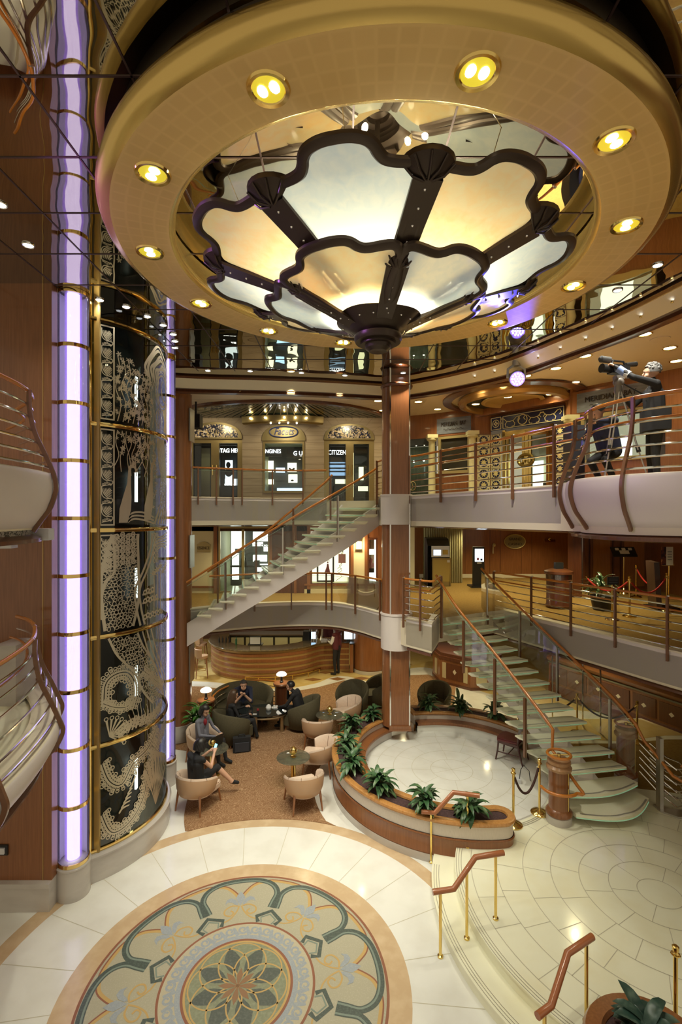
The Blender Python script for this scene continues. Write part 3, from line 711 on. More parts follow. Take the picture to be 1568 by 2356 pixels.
# panel 1 (lowest): scalloped tentacle, plume and tall feathers
m = MB(); z0 = .50
lacy_blob(m, [(p.x, p.y) for p in spline([(.05, .95), (.20, .62), (.50, .66), (.75, .92), (.85, 1.3), (1.1, 1.6), (1.5, 1.85)], 8)], .075)
lacy_blob(m, [(p.x, p.y) for p in spline([(.05, 1.72), (.16, 1.42), (.35, 1.30), (.55, 1.55), (.85, 1.66), (1.1, 1.92)], 8)], .08)
for i in range(9): rib(m, [(.30 + .035 * i, .86 + .06 * i), (.36 + .03 * i, .92 + .055 * i), (.48 + .012 * i, .92 + .06 * i)], [.004] + [.03] * 5 + [.022] * 2 + [.003], sm=4)
for i in range(9):
    a = R(35 + 11 * i); rib(m, [(1.05, .62), (1.05 + .35 * cos(a) * .8, .62 + .45 * sin(a)), (1.05 + .55 * cos(a), .62 + .85 * sin(a))], [.02] * 4 + [.06] * 4 + [.03], sm=4)
for i in range(12): rib(m, [(.85 + .05 * i, 1.62 - .03 * i), (.95 + .05 * i, 1.52 - .03 * i), (.96 + .05 * i, 1.38 - .03 * i)], [.02] + [.035] * 5 + [.02, .01, .004], sm=4)
m.build('etched_panel', MGILT, el, smooth=False)
# panel 2: lace trunk leaning right above scalloped clouds
m = MB()
lace(m, lambda z: .12 + (3.6 - z) * .66 + .03 * sin(z * 9), lambda z: .62 + (3.6 - z) * .60 + .03 * sin(z * 7), 2.35, 3.6)
for q in (0, .10, .2): rib(m, [(.72 + q, 3.6), (.85 + q, 3.25), (1.02 + q, 2.95), (1.25 + q, 2.6), (1.40 + q, 2.3)], .03, sm=5)
for i in range(8): rib(m, [(1.1 + .07 * i, 3.6), (1.14 + .07 * i, 3.35), (1.11 + .07 * i, 3.1 - .02 * i), (1.17 + .07 * i, 2.8)], .018, sm=4)
lacy_blob(m, [(p.x, p.y) for p in spline([(.08, 2.62), (.10, 2.90), (.22, 3.02), (.42, 3.02), (.55, 2.86), (.58, 2.62), (.50, 2.40)], 8)], .085)
lacy_blob(m, [(p.x, p.y) for p in spline([(.75, 2.95), (.95, 2.78), (1.15, 2.62), (1.35, 2.5)], 8)], .05)
lacy_blob(m, [(p.x, p.y) for p in spline([(.08, 2.62), (.25, 2.52), (.45, 2.48), (.55, 2.62)], 6)], .05)
for i in range(9):
    a = R(100 - 17 * i); rib(m, [(.16, 2.10), (.16 + .26 * cos(a) , 2.10 + .26 * sin(a))], [.012, .034])
    ring(m, .16 + .28 * cos(a), 2.10 + .28 * sin(a), .028, .014)
for i in range(12): rib(m, [(.45 + .07 * i, 2.08), (.50 + .07 * i, 2.2 + .03 * (i % 3)), (.46 + .07 * i, 2.34 + .05 * (i % 4))], [.03] * 5 + [.012] * 4, sm=4)
lacy_blob(m, [(p.x, p.y) for p in spline([(.3, 2.1), (.55, 2.2), (.9, 2.12), (1.3, 2.25)], 6)], .04)
m.build('etched_panel', MGILT, el, smooth=False)
# panel 3: the lace trunk curls left; palms and clouds on the right
m = MB()
def LL(z): t = (z - 3.7) / 1.5; return .06 + .16 * sin(t * 2.6 + .2) * t + .05 * (1 - t)
lace(m, lambda z: .10 - .06 * sin((z - 3.7) * 2.2) + .16 * max(0, z - 4.6), lambda z: .56 + .10 * sin((z - 3.8) * 3.) + .25 * max(0, z - 4.55), 3.72, 5.18, edge=.05)
rib(m, [(.06, 3.9), (.02, 4.15), (.10, 4.45), (.24, 4.65), (.20, 5.15)], [.05] * 20 + [.03] * 13, sm=8)
for q in (0, .09): rib(m, [(.68 + q, 3.7), (.60 + q, 4.0), (.58 + q, 4.3), (.75 + q, 4.6), (.92 + q, 4.95), (.95 + q, 5.18)], .04, sm=6)
for i in range(4):
    for j in range(6): ring(m, .27 + .09 * i, 4.72 + .085 * j + .03 * (i % 2), .032, .02, 1.2); ring(m, .27 + .09 * i, 4.72 + .085 * j + .03 * (i % 2), .012, .012)
for i in range(2):
    for j in range(6): ring(m, 1.02 + .08 * i, 4.72 + .085 * j, .03, .02, 1.2)
for i in range(6):
    u = 1.0 + .11 * i; rib(m, [(u, 3.86), (u + .01, 4.2), (u, 4.5 + .05 * (i % 3))], .022)
    for q in range(7): a = R(-20 + 37 * q); rib(m, [(u, 4.5 + .05 * (i % 3)), (u + .11 * cos(a), 4.5 + .05 * (i % 3) + .10 * sin(a))], [.03, .006])
for zc, n in ((4.08, 6), (4.22, 4), (3.82, 9)):
    for i in range(n): ring(m, .78 + .06 * i, zc + .02 * (i % 2), .035, .026)
    rib(m, [(.72, zc - .03), (.78 + .06 * n, zc - .02)], .03)
for i in range(5): rib(m, [(1.1, 4.9 + .05 * i), (1.3, 4.95 + .04 * i), (1.45, 4.9 + .06 * i), (1.7, 4.97 + .05 * i)], .025, sm=4)
border(m, 4.62, 5.18)
m.build('etched_panel', MGILT, el, smooth=False)
# panel 4: two peacocks under blossom, gown on the right
m = MB(); border(m, 5.32, 6.79)
def peacock(u, z, s):
    patch(m, [(u - .10 * s, z), (u - .09 * s, z + .22 * s), (u - .02 * s, z + .45 * s), (u + .035 * s, z + .62 * s), (u + .05 * s, z + .82 * s), (u + .10 * s, z + .82 * s), (u + .10 * s, z + .60 * s), (u + .11 * s, z + .40 * s), (u + .10 * s, z + .2 * s), (u + .04 * s, z)])
    rib(m, [(u + .075 * s, z + .78 * s), (u + .09 * s, z + .88 * s), (u + .16 * s, z + .88 * s), (u + .19 * s, z + .82 * s), (u + .15 * s, z + .79 * s)], [.05] * 8 + [.03] * 6 + [.01] * 3, sm=4)
    for i in range(4): rib(m, [(u + .12 * s, z + .90 * s), (u + (.08 + .04 * i) * s, z + (1.0) * s)], .008); ring(m, u + (.08 + .04 * i) * s, z + 1.01 * s, .012, .008)
peacock(.40, 5.36, 1.0); peacock(.86, 5.40, 1.06)
for q in range(3): rib(m, [(1.0, 5.34 + .05 * q), (.75, 5.40 + .06 * q), (.55, 5.42 + .05 * q), (.45, 5.36 + .05 * q)], [.03] * 10 + [.012] * 3, sm=4)
for i in range(46):
    u, z = random.uniform(.26, 1.05), 6.78 - abs(random.gauss(0, .22)); flower(m, u, max(6.1, z), random.uniform(.03, .055), 5, random.random())
for i in range(12):
    u = .28 + .07 * i; rib(m, [(u, 6.79), (u + random.uniform(-.05, .05), 6.6), (u + random.uniform(-.08, .08), 6.4), (u + random.uniform(-.1, .1), 6.2 - .05 * (i % 3))], .013, sm=4)
for i in range(24): u = random.uniform(.95, 1.12); flower(m, u, random.uniform(5.6, 6.5), .032, 4, random.random())
for i in range(7): rib(m, [(1.10 + .045 * i, 6.79), (1.16 + .05 * i, 6.4), (1.30 + .05 * i, 6.0), (1.22 + .07 * i, 5.7), (1.02 + .11 * i, 5.33)], [.04] * 10 + [.026] * 10 + [.05] * 4 + [.06], sm=6)
lace(m, lambda z: 1.30 + .1 * sin(z * 4), lambda z: 1.62 + .1 * sin(z * 4), 5.4, 6.7, edge=.02)
m.build('etched_panel', MGILT, el, smooth=False)
# panel 5 (top): vines and a figure with streaming hair raising a garland
m = MB(); border(m, 6.93, 8.36)
for i in range(9):
    u = .28 + .085 * i; rib(m, [(u, 6.93), (u + .05, 7.2), (u - .03, 7.45), (u + .04, 7.7), (u, 7.95 + .03 * (i % 3) - .05 * i)], .014, sm=5)
for i in range(150):
    u = random.uniform(.26, .95); flower(m, u, random.uniform(6.96, 8.0 - .35 * (u - .26)), random.uniform(.028, .055), random.choice((4, 5, 6)), random.random())
for i in range(6):
    e = .03 * (-1) ** i; rib(m, [(.80 + .06 * i, 7.50 + .02 * i), (.84 + .06 * i, 7.72 + e), (.78 + .07 * i, 7.92), (.92 + .07 * i, 8.16 - .04 * i - e), (1.12 + .05 * i, 8.34 - .07 * i), (1.34 + .03 * i, 8.22 - .07 * i + e), (1.55, 8.14 - .1 * i), (1.75, 7.95 - .12 * i)], [.012] * 6 + [.05] * 14 + [.034] * 16, sm=5)
ring(m, 1.30, 7.62, .20, .03, 1.35, 0, 20); ring(m, 1.30, 7.62, .25, .018, 1.3, 0, 22)
rib(m, [(1.32, 7.80), (1.25, 7.68), (1.32, 7.50), (1.46, 7.46), (1.50, 7.62)], [.02] * 5 + [.045] * 8 + [.05] * 4, sm=4)
patch(m, [(1.34, 7.28), (1.40, 7.10), (1.36, 6.93), (1.62, 6.93), (1.60, 7.2), (1.62, 7.48), (1.52, 7.50), (1.46, 7.36)])
for i in range(5): rib(m, [(1.15 + .05 * i, 7.30), (1.05 + .06 * i, 7.15), (1.1 + .05 * i, 6.95)], .018, sm=4)
m.build('etched_panel', MGILT, el, smooth=False)

# ------------------------------------------------------------------ purple light tubes
MTUBE = None
def tube_glass():
    mm = bpy.data.materials.new('frosted violet glass'); mm.use_nodes = True; n = mm.node_tree.nodes; L = mm.node_tree.links; n.clear()
    o = n.new('ShaderNodeOutputMaterial'); t = n.new('ShaderNodeBsdfTransparent'); t.inputs[0].default_value = (.78, .77, .81, 1)
    d = n.new('ShaderNodeBsdfTranslucent'); d.inputs[0].default_value = (.30, .285, .33, 1); df = n.new('ShaderNodeBsdfDiffuse'); df.inputs[0].default_value = (.24, .23, .26, 1)
    a = n.new('ShaderNodeMixShader'); a.inputs[0].default_value = .5; L.new(d.outputs[0], a.inputs[1]); L.new(df.outputs[0], a.inputs[2])
    b = n.new('ShaderNodeMixShader'); b.inputs[0].default_value = .30; L.new(t.outputs[0], b.inputs[1]); L.new(a.outputs[0], b.inputs[2])
    g = n.new('ShaderNodeBsdfGlossy'); g.inputs['Roughness'].default_value = .05
    c = n.new('ShaderNodeMixShader'); c.inputs[0].default_value = .05; L.new(b.outputs[0], c.inputs[1]); L.new(g.outputs[0], c.inputs[2]); L.new(c.outputs[0], o.inputs[0]); return mm
MTUBE = tube_glass(); MCORE = glow('violet white lamp core', (.90, .85, 1.), 2.2); MCOREH = glow('violet lamp halo', (.30, .12, 1.), 1.5)
def light_tube(c, label, plinth=True):
    t = thing('light_tube', label, 'light tube', (c[0], c[1], 0))
    m = MB(); m.lathe([(.225, 0), (.225, .43), (.235, .44), (.235, .46), (.20, .48), (0, .48)], (*c, 0), 28); m.build('marble_base', MGREYM, t)
    m = MB(); m.cyl(c, .084, .52, ZM - .02, 20); m.build('lamp_core', MCORE, t)
    m = MB()
    for q in (.094, .104, .114): m.lathe([(q, .52), (q, ZM - .02)], (*c, 0), 20)
    m.k = 0
    hm = bpy.data.materials.get('halo film') or None
    if hm is None:
        hm = bpy.data.materials.new('halo film'); hm.use_nodes = True; n = hm.node_tree.nodes; L = hm.node_tree.links; n.clear(); o = n.new('ShaderNodeOutputMaterial')
        a = n.new('ShaderNodeBsdfTransparent'); b = n.new('ShaderNodeEmission'); b.inputs[0].default_value = (.36, .18, 1, 1); b.inputs[1].default_value = 1.0
        x = n.new('ShaderNodeMixShader'); x.inputs[0].default_value = .24; L.new(a.outputs[0], x.inputs[1]); L.new(b.outputs[0], x.inputs[2]); L.new(x.outputs[0], o.inputs[0])
    m.build('halo_glow_film', hm, t)  # glowing films added to imitate a soft violet halo round the core
    m = MB(); m.lathe([(.175, .50), (.175, ZM - .02)], (*c, 0), 20, R(28), R(208)); m.build('added_back_liner', mat('mauve backing', (.34, .32, .37), .6) if not bpy.data.materials.get('mauve backing') else bpy.data.materials['mauve backing'], t)  # rear half shell added to give the tube sides a mauve glow
    m = MB(); m.lathe([(.206, .48), (.206, ZM)], (*c, 0), 20, R(30), R(206)); m.build('added_back_shield', MBRONZD, t)  # added shield that keeps the gold panel from mirroring the lit tube
    m = MB(); m.lathe([(.20, .48), (.20, ZM)], (*c, 0), 32); m.build('frosted_sleeve', MTUBE, t)
    z = .50
    for k in range(11):
        zz = .50 + .822 * k
        if zz > ZM - .1: zz = ZM - .03
        m = MB(); m.lathe([(.198, zz - .028), (.212, zz - .026), (.212, zz + .026), (.198, zz + .028)], (*c, 0), 28); m.build('brass_ring', MGOLD, t)
light_tube((-3.88, 7.16), 'tall glowing purple light tube left of the glass elevator')
light_tube((-3.60, 10.10), 'glowing purple light tube right of the elevator, half hidden by its glass')

# ------------------------------------------------------------------ ceiling ring
DC = (.42, 5.6); DZ = 8.30
def gold_leaf():
    m, n, L, b = nt('gold leaf squares')
    tc = n.new('ShaderNodeTexCoord'); sep = n.new('ShaderNodeSeparateXYZ'); L.new(tc.outputs['Object'], sep.inputs[0])
    at2 = n.new('ShaderNodeMath'); at2.operation = 'ARCTAN2'; L.new(sep.outputs[1], at2.inputs[0]); L.new(sep.outputs[0], at2.inputs[1])
    le = n.new('ShaderNodeVectorMath'); le.operation = 'LENGTH'; L.new(tc.outputs['Object'], le.inputs[0])
    cb = n.new('ShaderNodeCombineXYZ'); m1 = n.new('ShaderNodeMath'); m1.operation = 'MULTIPLY'; m1.inputs[1].default_value = 2.5; L.new(at2.outputs[0], m1.inputs[0])
    L.new(m1.outputs[0], cb.inputs[0]); L.new(le.outputs['Value'], cb.inputs[1])
    br = n.new('ShaderNodeTexBrick'); br.offset = 0; br.inputs['Scale'].default_value = 1.; br.inputs['Brick Width'].default_value = .125; br.inputs['Row Height'].default_value = .125
    br.inputs['Mortar Size'].default_value = .022; br.inputs['Mortar Smooth'].default_value = 1.
    br.inputs['Color1'].default_value = (.70, .47, .175, 1); br.inputs['Color2'].default_value = (.66, .44, .16, 1); br.inputs['Mortar'].default_value = (.725, .495, .188, 1)
    L.new(cb.outputs[0], br.inputs['Vector']); L.new(br.outputs['Color'], b.inputs['Base Color'])
    b.inputs['Metallic'].default_value = .2; b.inputs['Roughness'].default_value = .42; return m
MLEAFG = gold_leaf(); MGRIM = mat('satin gold rim', (.66, .46, .15), .22, .85)
rg = MB()
rg.lathe([(2.24, .0), (2.76, .0)], (0, 0, 0), 128, k=0)
rg.lathe([(2.76, .0), (2.815, .02), (2.855, .06), (2.875, .11), (2.86, .17), (2.80, .20)], (0, 0, 0), 128, k=1)
rg.lathe([(2.80, .20), (2.70, .22), (2.70, .38)], (0, 0, 0), 128, k=2)
rg.lathe([(2.24, .0), (2.20, .015), (2.18, .05), (2.19, .10), (2.26, .14), (2.30, .22), (2.30, .38)], (0, 0, 0), 128, k=1)
o = struct('ceiling_ring', rg, [MLEAFG, MGRIM, MDARKM], 'large gold leaf ring hanging below the mirror ceiling', ang=60); o.location = (*DC, DZ)

# ------------------------------------------------------------------ recessed downlights
def make_downlight(name, r, lens, trimmat, label, cat='ceiling light'):
    t = thing(name, label, cat, (0, 0, 0), world=False)
    m = MB(); m.lathe([(r * .80, .015), (r * .82, -.008), (r * .95, -.014), (r * 1.05, -.008), (r * 1.06, .0)], (0, 0, 0), 24); m.build('trim_ring', trimmat, t)
    m = MB(); m.lathe([(r * .82, .0), (r * .6, .001), (0, .002)], (0, 0, 0), 20); m.build('lens', lens, t)
    return t
MTWIN = glow('bright twin bulb', (1., .95, .70), 16.)
g0 = thing('ring_downlight', '', 'ceiling light', (0, 0, 0), world=False)
m = MB(); m.lathe([(.105, .0), (.115, -.012), (.140, -.016), (.148, 0.)], (0, 0, 0), 28); m.build('trim_ring', MBRASS, g0)
m = MB(); m.lathe([(.108, -.004), (.09, -.003), (0, -.002)], (0, 0, 0), 24); m.build('reflector', mat('yellow bowl reflector', (.62, .48, .06), .2, .9, emit=(1., .80, .05), es=.35), g0)
m = MB(); m.sphere((0, .045, -.006), .042, 12, 6, sc=(1.1, .8, .35)); m.sphere((0, -.045, -.006), .042, 12, 6, sc=(1.1, .8, .35)); m.build('bulb', MTWIN, g0)
spots = [(1095, 170), (1421, 319), (1462, 515), (1336, 660), (1157, 749), (785, 797), (604, 770), (443, 702), (328, 579), (345, 397), (619, 208)]
for i, (x, y) in enumerate(spots):
    X, Y = fl(x, y, DZ)
    a = atan2(Y - DC[1], X - DC[0]); X, Y = DC[0] + 2.49 * cos(a), DC[1] + 2.49 * sin(a)
    lab = 'brass downlight in the gold ceiling ring, %s clockwise from the upper right one' % ORD[i]
    if i == 0: lab = 'large brass downlight in the gold ceiling ring, the upper right one'
    o = g0 if i == 0 else place(g0, (X, Y, DZ), 0, lab, 'downlights in the ceiling ring')
    if i == 0: o.location = (X, Y, DZ); o['label'] = lab; o['group'] = 'downlights in the ceiling ring'
    o.rotation_euler = (0, 0, a)
    lamp('SPOT', 'ring_spot', (X, Y, DZ - .05), 255 if Y > 6.3 else 70 if X > 1.9 else 105, (1, .965, .77), .06, None, 72, .9, target=(X * .9 + DC[0] * .1, Y + (.72 if Y > 6.3 else .25), 6.0))

# ------------------------------------------------------------------ flower chandelier
ch = thing('chandelier', 'huge flower shaped art glass chandelier with white and amber petals in dark bronze frames', 'chandelier', (*DC, 7.3))
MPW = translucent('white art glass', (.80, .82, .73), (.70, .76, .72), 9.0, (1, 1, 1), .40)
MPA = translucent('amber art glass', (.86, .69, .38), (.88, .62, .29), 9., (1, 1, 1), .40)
MFR = mat('dark bronze petal frame', (.050, .033, .024), .3, .5)
def bowl(prof, t):
    x = t * (len(prof) - 1); i = min(int(x), len(prof) - 2); q = x - i
    return (prof[i][0] + (prof[i + 1][0] - prof[i][0]) * q, prof[i][1] + (prof[i + 1][1] - prof[i][1]) * q)
OUT = [(-.01, .28), (.18, .46), (.36, .66), (.50, .85), (.58, .96), (.64, 1.02), (.695, 1.01), (.735, .92), (.76, .79), (.785, .66), (.815, .56), (.86, .50), (.91, .46), (.955, .38), (.985, .25), (.998, .12)]
def petal(az, prof, W, matl, name='petal', OUT=OUT):
    """az clockwise from the camera side; prof = (radius, height) along the petal; W = half width"""
    er = V((sin(R(az)), -cos(R(az)), 0)); et = V((cos(R(az)), sin(R(az)), 0))
    def P(s, t, q=0.):
        r, z = bowl(prof, max(0., s)); sag = -.10 * W * (1 - min(1, abs(t)) ** 2) * min(1, s * 2)
        p = V((*DC, 0)) + er * r + et * (t * W); return V((p.x, p.y, z + sag + q))
    o1 = spline([(a, b) for a, b in OUT] + [(1.0, 0)], 4); full = [(p.x, p.y) for p in o1] + [(p.x, -p.y) for p in reversed(o1[:-1])]
    g = MB(); n = 15; N = len(o1); vs = []; fs = []
    for i, p in enumerate(o1):
        for j in range(n): t = -1 + 2 * j / (n - 1); vs.append(P(p.x, p.y * t))
    # glass sheet follows the outline; rows share s so the sheet may fold at the shoulders, hence a grid over s instead
    ss = [i / 30 for i in range(31)]
    def half(s):
        best = 0
        for a, b in zip(o1, o1[1:]):
            if (a.x - s) * (b.x - s) <= 0 and abs(a.x - b.x) > 1e-9:
                best = max(best, a.y + (b.y - a.y) * (s - a.x) / (b.x - a.x))
        return best if s < .999 else .02
    vs = []; 
    for s in ss:
        h = half(s)
        for j in range(n): t = -1 + 2 * j / (n - 1); vs.append(P(s, h * t))
    fs = [(i * n + j, i * n + j + 1, (i + 1) * n + j + 1, (i + 1) * n + j) for i in range(30) for j in range(n - 1)]
    g.add(vs, fs); go = g.build(name, matl, ch, ang=60)
    f = MB(); pts = [P(a, b) for a, b in full]
    f.tube(pts, .03, 8, closed=False, flat=(.050, .032)); f.build('petal_frame', MFR, go)
    return go
PO = [(.55, 7.80), (.95, 7.95), (1.35, 8.11), (1.70, 8.23), (2.02, 8.31)]
PI_ = [(.30, 7.65), (.52, 7.74), (.78, 7.84), (1.03, 7.93), (1.27, 7.99)]
OUTI = [(-.01, .40), (.18, .62), (.36, .83), (.50, .97), (.60, 1.05), (.67, 1.05), (.715, .96), (.745, .82), (.77, .68), (.80, .58), (.85, .51), (.91, .46), (.955, .38), (.985, .25), (.998, .12)]
for k in range(8): petal(-13.5 + 45 * k, PO, .60, MPW if k % 2 == 0 else MPA)
for k in range(5): petal(-29 + 72 * k, PI_, .60, MPA if k in (0, 2, 3) else MPW, OUT=OUTI)
def arm(az, prof, w0, w1, fan):
    er = V((sin(R(az)), -cos(R(az)), 0)); et = V((cos(R(az)), sin(R(az)), 0)); m = MB()
    A, B, C_, D = [], [], [], []
    for i in range(11):
        r, z = bowl(prof, i / 10); w = w0 + (w1 - w0) * i / 10; p = V((DC[0], DC[1], z - .035)) + er * r
        A.append(p - et * w); B.append(p + et * w); C_.append(p - et * w + V((0, 0, .03))); D.append(p + et * w + V((0, 0, .03)))
    m.strip(A, B); m.strip(C_, D); m.strip(A, C_); m.strip(B, D)
    ao = m.build('arm', MFR, ch)
    m = MB()
    for i in (3, 5, 7, 9):
        r, z = bowl(prof, i / 10); p = V((DC[0], DC[1], z - .038)) + er * r; m.sphere(p, .013, 8, 4)
    m.build('bolt', MCHROME, ao)
    r, z = prof[-1]; c = V((DC[0], DC[1], z)) + er * (r - .02)   # scallop shell at the end of the arm
    m = MB(); n = 9; pts = []
    for i in range(n + 1):
        a = R(-80 + 160 * i / n); q = er * cos(a) + et * sin(a)
        pts += [c + q * .03 + V((0, 0, -.03)), c + q * (fan * .6) + V((0, 0, -.01)), c + q * fan + V((0, 0, .06)), c + q * (fan * 1.02) + V((0, 0, .10))]
    m.add(pts, [(i * 4 + j, (i + 1) * 4 + j, (i + 1) * 4 + j + 1, i * 4 + j + 1) for i in range(n) for j in range(3)])
    so = m.build('scallop_shell', MDARKM, ao)
    m = MB()
    for i in range(0, n + 1, 2):
        a = R(-80 + 160 * i / n); q = er * cos(a) + et * sin(a); m.tube([c + q * .03 + V((0, 0, -.045)), c + q * fan * .6 + V((0, 0, -.028)), c + q * fan + V((0, 0, .05))], .010, 6)
    m.build('shell_rib', MFR, ao)
for k in range(8): arm(9 + 45 * k, [(.9, 7.90), (1.3, 8.04), (1.72, 8.16)], .10, .125, .22)
for k in range(5): arm(7 + 72 * k, [(.30, 7.60), (.58, 7.71), (.95, 7.85)], .085, .11, .17)
m = MB(); m.lathe([(0, 7.34), (.10, 7.33), (.14, 7.36), (.15, 7.40), (.20, 7.40), (.20, 7.43), (.255, 7.43), (.27, 7.46), (.27, 7.50), (.24, 7.52), (.30, 7.56)], (*DC, 0), 40)
m.build('hub', MDARKM, ch, ang=30)
m = MB()
for i in range(24):
    pass
n = 64; prs = []
for i in range(n):
    a = 2 * pi * i / n; w = .018 * cos(4 * a + R(36) * 4)
    prs.append([V((DC[0] + (.30 + (.18 + w) * q) * sin(a), DC[1] - (.30 + (.18 + w) * q) * cos(a), 7.55 + .13 * q)) for q in (0, .35, .7, 1.)])
vs = [p for r_ in prs for p in r_]
m.add(vs, [(i * 4 + j, ((i + 1) % n) * 4 + j, ((i + 1) % n) * 4 + j + 1, i * 4 + j + 1) for i in range(n) for j in range(3)])
ho = m.build('hub_bowl', MDARKM, ch)
m = MB()
for i in range(16): a = 2 * pi * (i + .5) / 16; m.sphere((DC[0] + .40 * sin(a), DC[1] - .40 * cos(a), 7.613), .012, 8, 4)
m.build('bolt', MCHROME, ho)
m = MB(); m.cyl(DC, .03, 7.5, ZM, 12); m.build('suspension_rod', MDARKM, ch)
m = MB()
for k in range(8):
    a = R(31.5 + 45 * k); m.tube([(DC[0] + 1.5 * sin(a), DC[1] - 1.5 * cos(a), 8.2), (DC[0] + 1.75 * sin(a), DC[1] - 1.75 * cos(a), ZM)], .004, 5)
m.build('suspension_cable', MCHROME, ch)
m = MB()
for k in range(8):
    a = R(31.5 + 45 * k); p = (DC[0] + .80 * sin(a), DC[1] - .80 * cos(a), 8.14); m.sphere(p, .018, 8, 6)
    lamp('POINT', 'petal_lamp', p, 19, (1, .94, .68), .03)
for k in range(5):
    a = R(43 + 72 * k); p = (DC[0] + .42 * sin(a), DC[1] - .42 * cos(a), 7.92); m.sphere(p, .018, 8, 6)
    lamp('POINT', 'petal_lamp', p, 12, (1, .94, .68), .03)
m.build('bulb', glow('chandelier bulb', (1, .93, .75), 8), ch)
# ------------------------------------------------------------------ balustrades
def cross(P, x):
    """point of a plan path seen at column x of the frame"""
    t = (x - 784) / F
    for a, b in zip(P, P[1:]):
        qa, qb = a.x - t * a.y, b.x - t * b.y
        if qa * qb <= 0 and abs(qa - qb) > 1e-9: return a.lerp(b, qa / (qa - qb))
    return None
def out_dir(P, p):
    j = min(range(len(P)), key=lambda i: (P[i] - p).length); t = P[min(j + 1, len(P) - 1)] - P[max(j - 1, 0)]; t.z = 0; t.normalize(); return V((t.y, -t.x, 0)), t
SSTR = [(.035, .90), (.035, .2), (.035, -.2)]
SBUL = [(-.03, .92), (-.03, .72), (.02, .46), (.12, .22), (.205, .0), (.235, -.15), (.215, -.28), (.165, -.42), (.085, -.54), (.01, -.66)]
def side_at(prof, z):
    for (a, za), (b, zb) in zip(prof, prof[1:]):
        if (za - z) * (zb - z) <= 0: return a + (b - a) * (z - za) / (zb - za + 1e-9)
    return prof[0][0]
def balustrade(label, path, z, posts, prof=SSTR, bars=(.76, .62, .47, .33, .19, .06), wood2=.66, glass=False, top=.88, cat='railing', mid=None, capp=True):
    path = [V((p[0], p[1], 0)) for p in path]; b0 = path[len(path) // 2]
    t = thing('balustrade', label, cat, (b0.x, b0.y, z - .09))
    def level(h, q=0.):
        O = offset(path, side_at(prof, h) + q); return [(p.x, p.y, z + h) for p in O]
    m = MB(); m.tube(level(top, -.03), .024, 10); m.build('handrail', MRAIL, t)
    if wood2:
        m = MB(); m.tube(level(wood2, -.12), .017, 8); m.build('inner_handrail', MRAIL, t)
    for h in bars:
        m = MB(); m.tube(level(h, -.025), .013, 7); m.build('rail_bar', MCHROME, t)
    if glass:
        m = MB(); A, B = level(.02, -.03), level(top - .06, -.03); m.strip(A, B); m.build('glass_panel', MGLASS, t)
        m = MB(); m.tube(B, .004, 5); m.build('glass_edge', MGEDGE, t)
    for p in posts:
        if p is None: continue
        o, tt = out_dir(path, p); m = MB(); sp = spline([(a, b, 0) for a, b in prof], 4)
        vs = []; n = len(sp)
        for i in range(n):
            a, b = sp[max(i - 1, 0)], sp[min(i + 1, n - 1)]; d = (b - a).normalized(); nn = V((d.y, -d.x))   # in (side, z)
            if nn.x < 0: nn = -nn
            for k, (s, w) in enumerate(((-.022, -1), (-.022, 1), (.022, 1), (.022, -1))):
                c = p + o * (sp[i].x + s * nn.x) + V((0, 0, z + sp[i].y + s * nn.y)) + tt * (.017 * w); vs.append(c)
        fs = [(i * 4 + j, i * 4 + (j + 1) % 4, (i + 1) * 4 + (j + 1) % 4, (i + 1) * 4 + j) for i in range(n - 1) for j in range(4)] + [(0, 1, 2, 3), ((n - 1) * 4 + 3, (n - 1) * 4 + 2, (n - 1) * 4 + 1, (n - 1) * 4)]
        km = [[0, 1, 1, 1][j] for i in range(n - 1) for j in range(4)]
        m.v += vs; m.f += fs; m.m += [1, 0, 0, 0] * (n - 1) + [0, 0]
        po = m.build('post', [MPOST, MBRUSH], t)
        if capp:
            c = p + o * (prof[0][0] - .03) + V((0, 0, z + prof[0][1])); m = MB(); m.sphere(c, .026, 10, 6); m.build('post_cap', MCHROME, po)
    return t
P7 = E7
balustrade('glass balustrade with wooden handrail along the upper deck before the watch shop', [p for p in E7 if p.x > -3.75], Z7, [cross(E7, x) for x in (455, 497, 535, 556, 626, 697, 766)], bars=(), wood2=None, glass=True, top=.72, prof=[(.035, .72), (.035, .2), (.035, -.2)], capp=False)
balustrade('steel bar balustrade of the upper deck between the central column and the bay', [p for p in E7b if p.y < 11.35] + [V((3.42, 7.30, 0))], Z7, [cross(E7b, x) for x in (944, 1016, 1097, 1182, 1278)])
balustrade('curved bay balustrade with S shaped posts where the camera operator stands', E7c, Z7, [E7c[0]] + [cross(E7c[2:], x) for x in (1352, 1452)] + [E7c[-5]], prof=SBUL, top=.92)
balustrade('short stepped balustrade of the upper deck left of the central column', [V((.93, 12.35, 0)), V((1.0, 12.05, 0)), V((1.10, 11.75, 0))], Z7, [V((.93, 12.35, 0))])
balustrade('upper left bay balustrade with S shaped posts beside the wood wall', BAL7, Z7, [BAL7[5], BAL7[18]], prof=SBUL, top=.92)
balustrade('middle left bay balustrade with S shaped posts beside the wood wall', BAL6, Z6, [BAL6[5], BAL6[17], BAL6[25]], prof=[(a, b if b > 0 else b * .66) for a, b in SBUL], top=.92)
balustrade('glass balustrade with wooden handrail on the middle deck above the bar', [p for p in E6a if -3.4 < p.x < 1.0], Z6, [cross(E6a, x) for x in (500, 585, 670, 751, 764, 819, 876)], bars=(), wood2=None, glass=True, top=.76, prof=[(.035, .76), (.035, .2), (.035, -.2)], capp=False)
lp = spline([(1.38, 10.98), (1.62, 10.72), (1.92, 10.47), (2.05, 10.75), (2.28, 11.30)], 6)
balustrade('short wavy steel balustrade on the landing at the top of the lower stairs', lp, Z6, [lp[1], lp[8], lp[-2]])
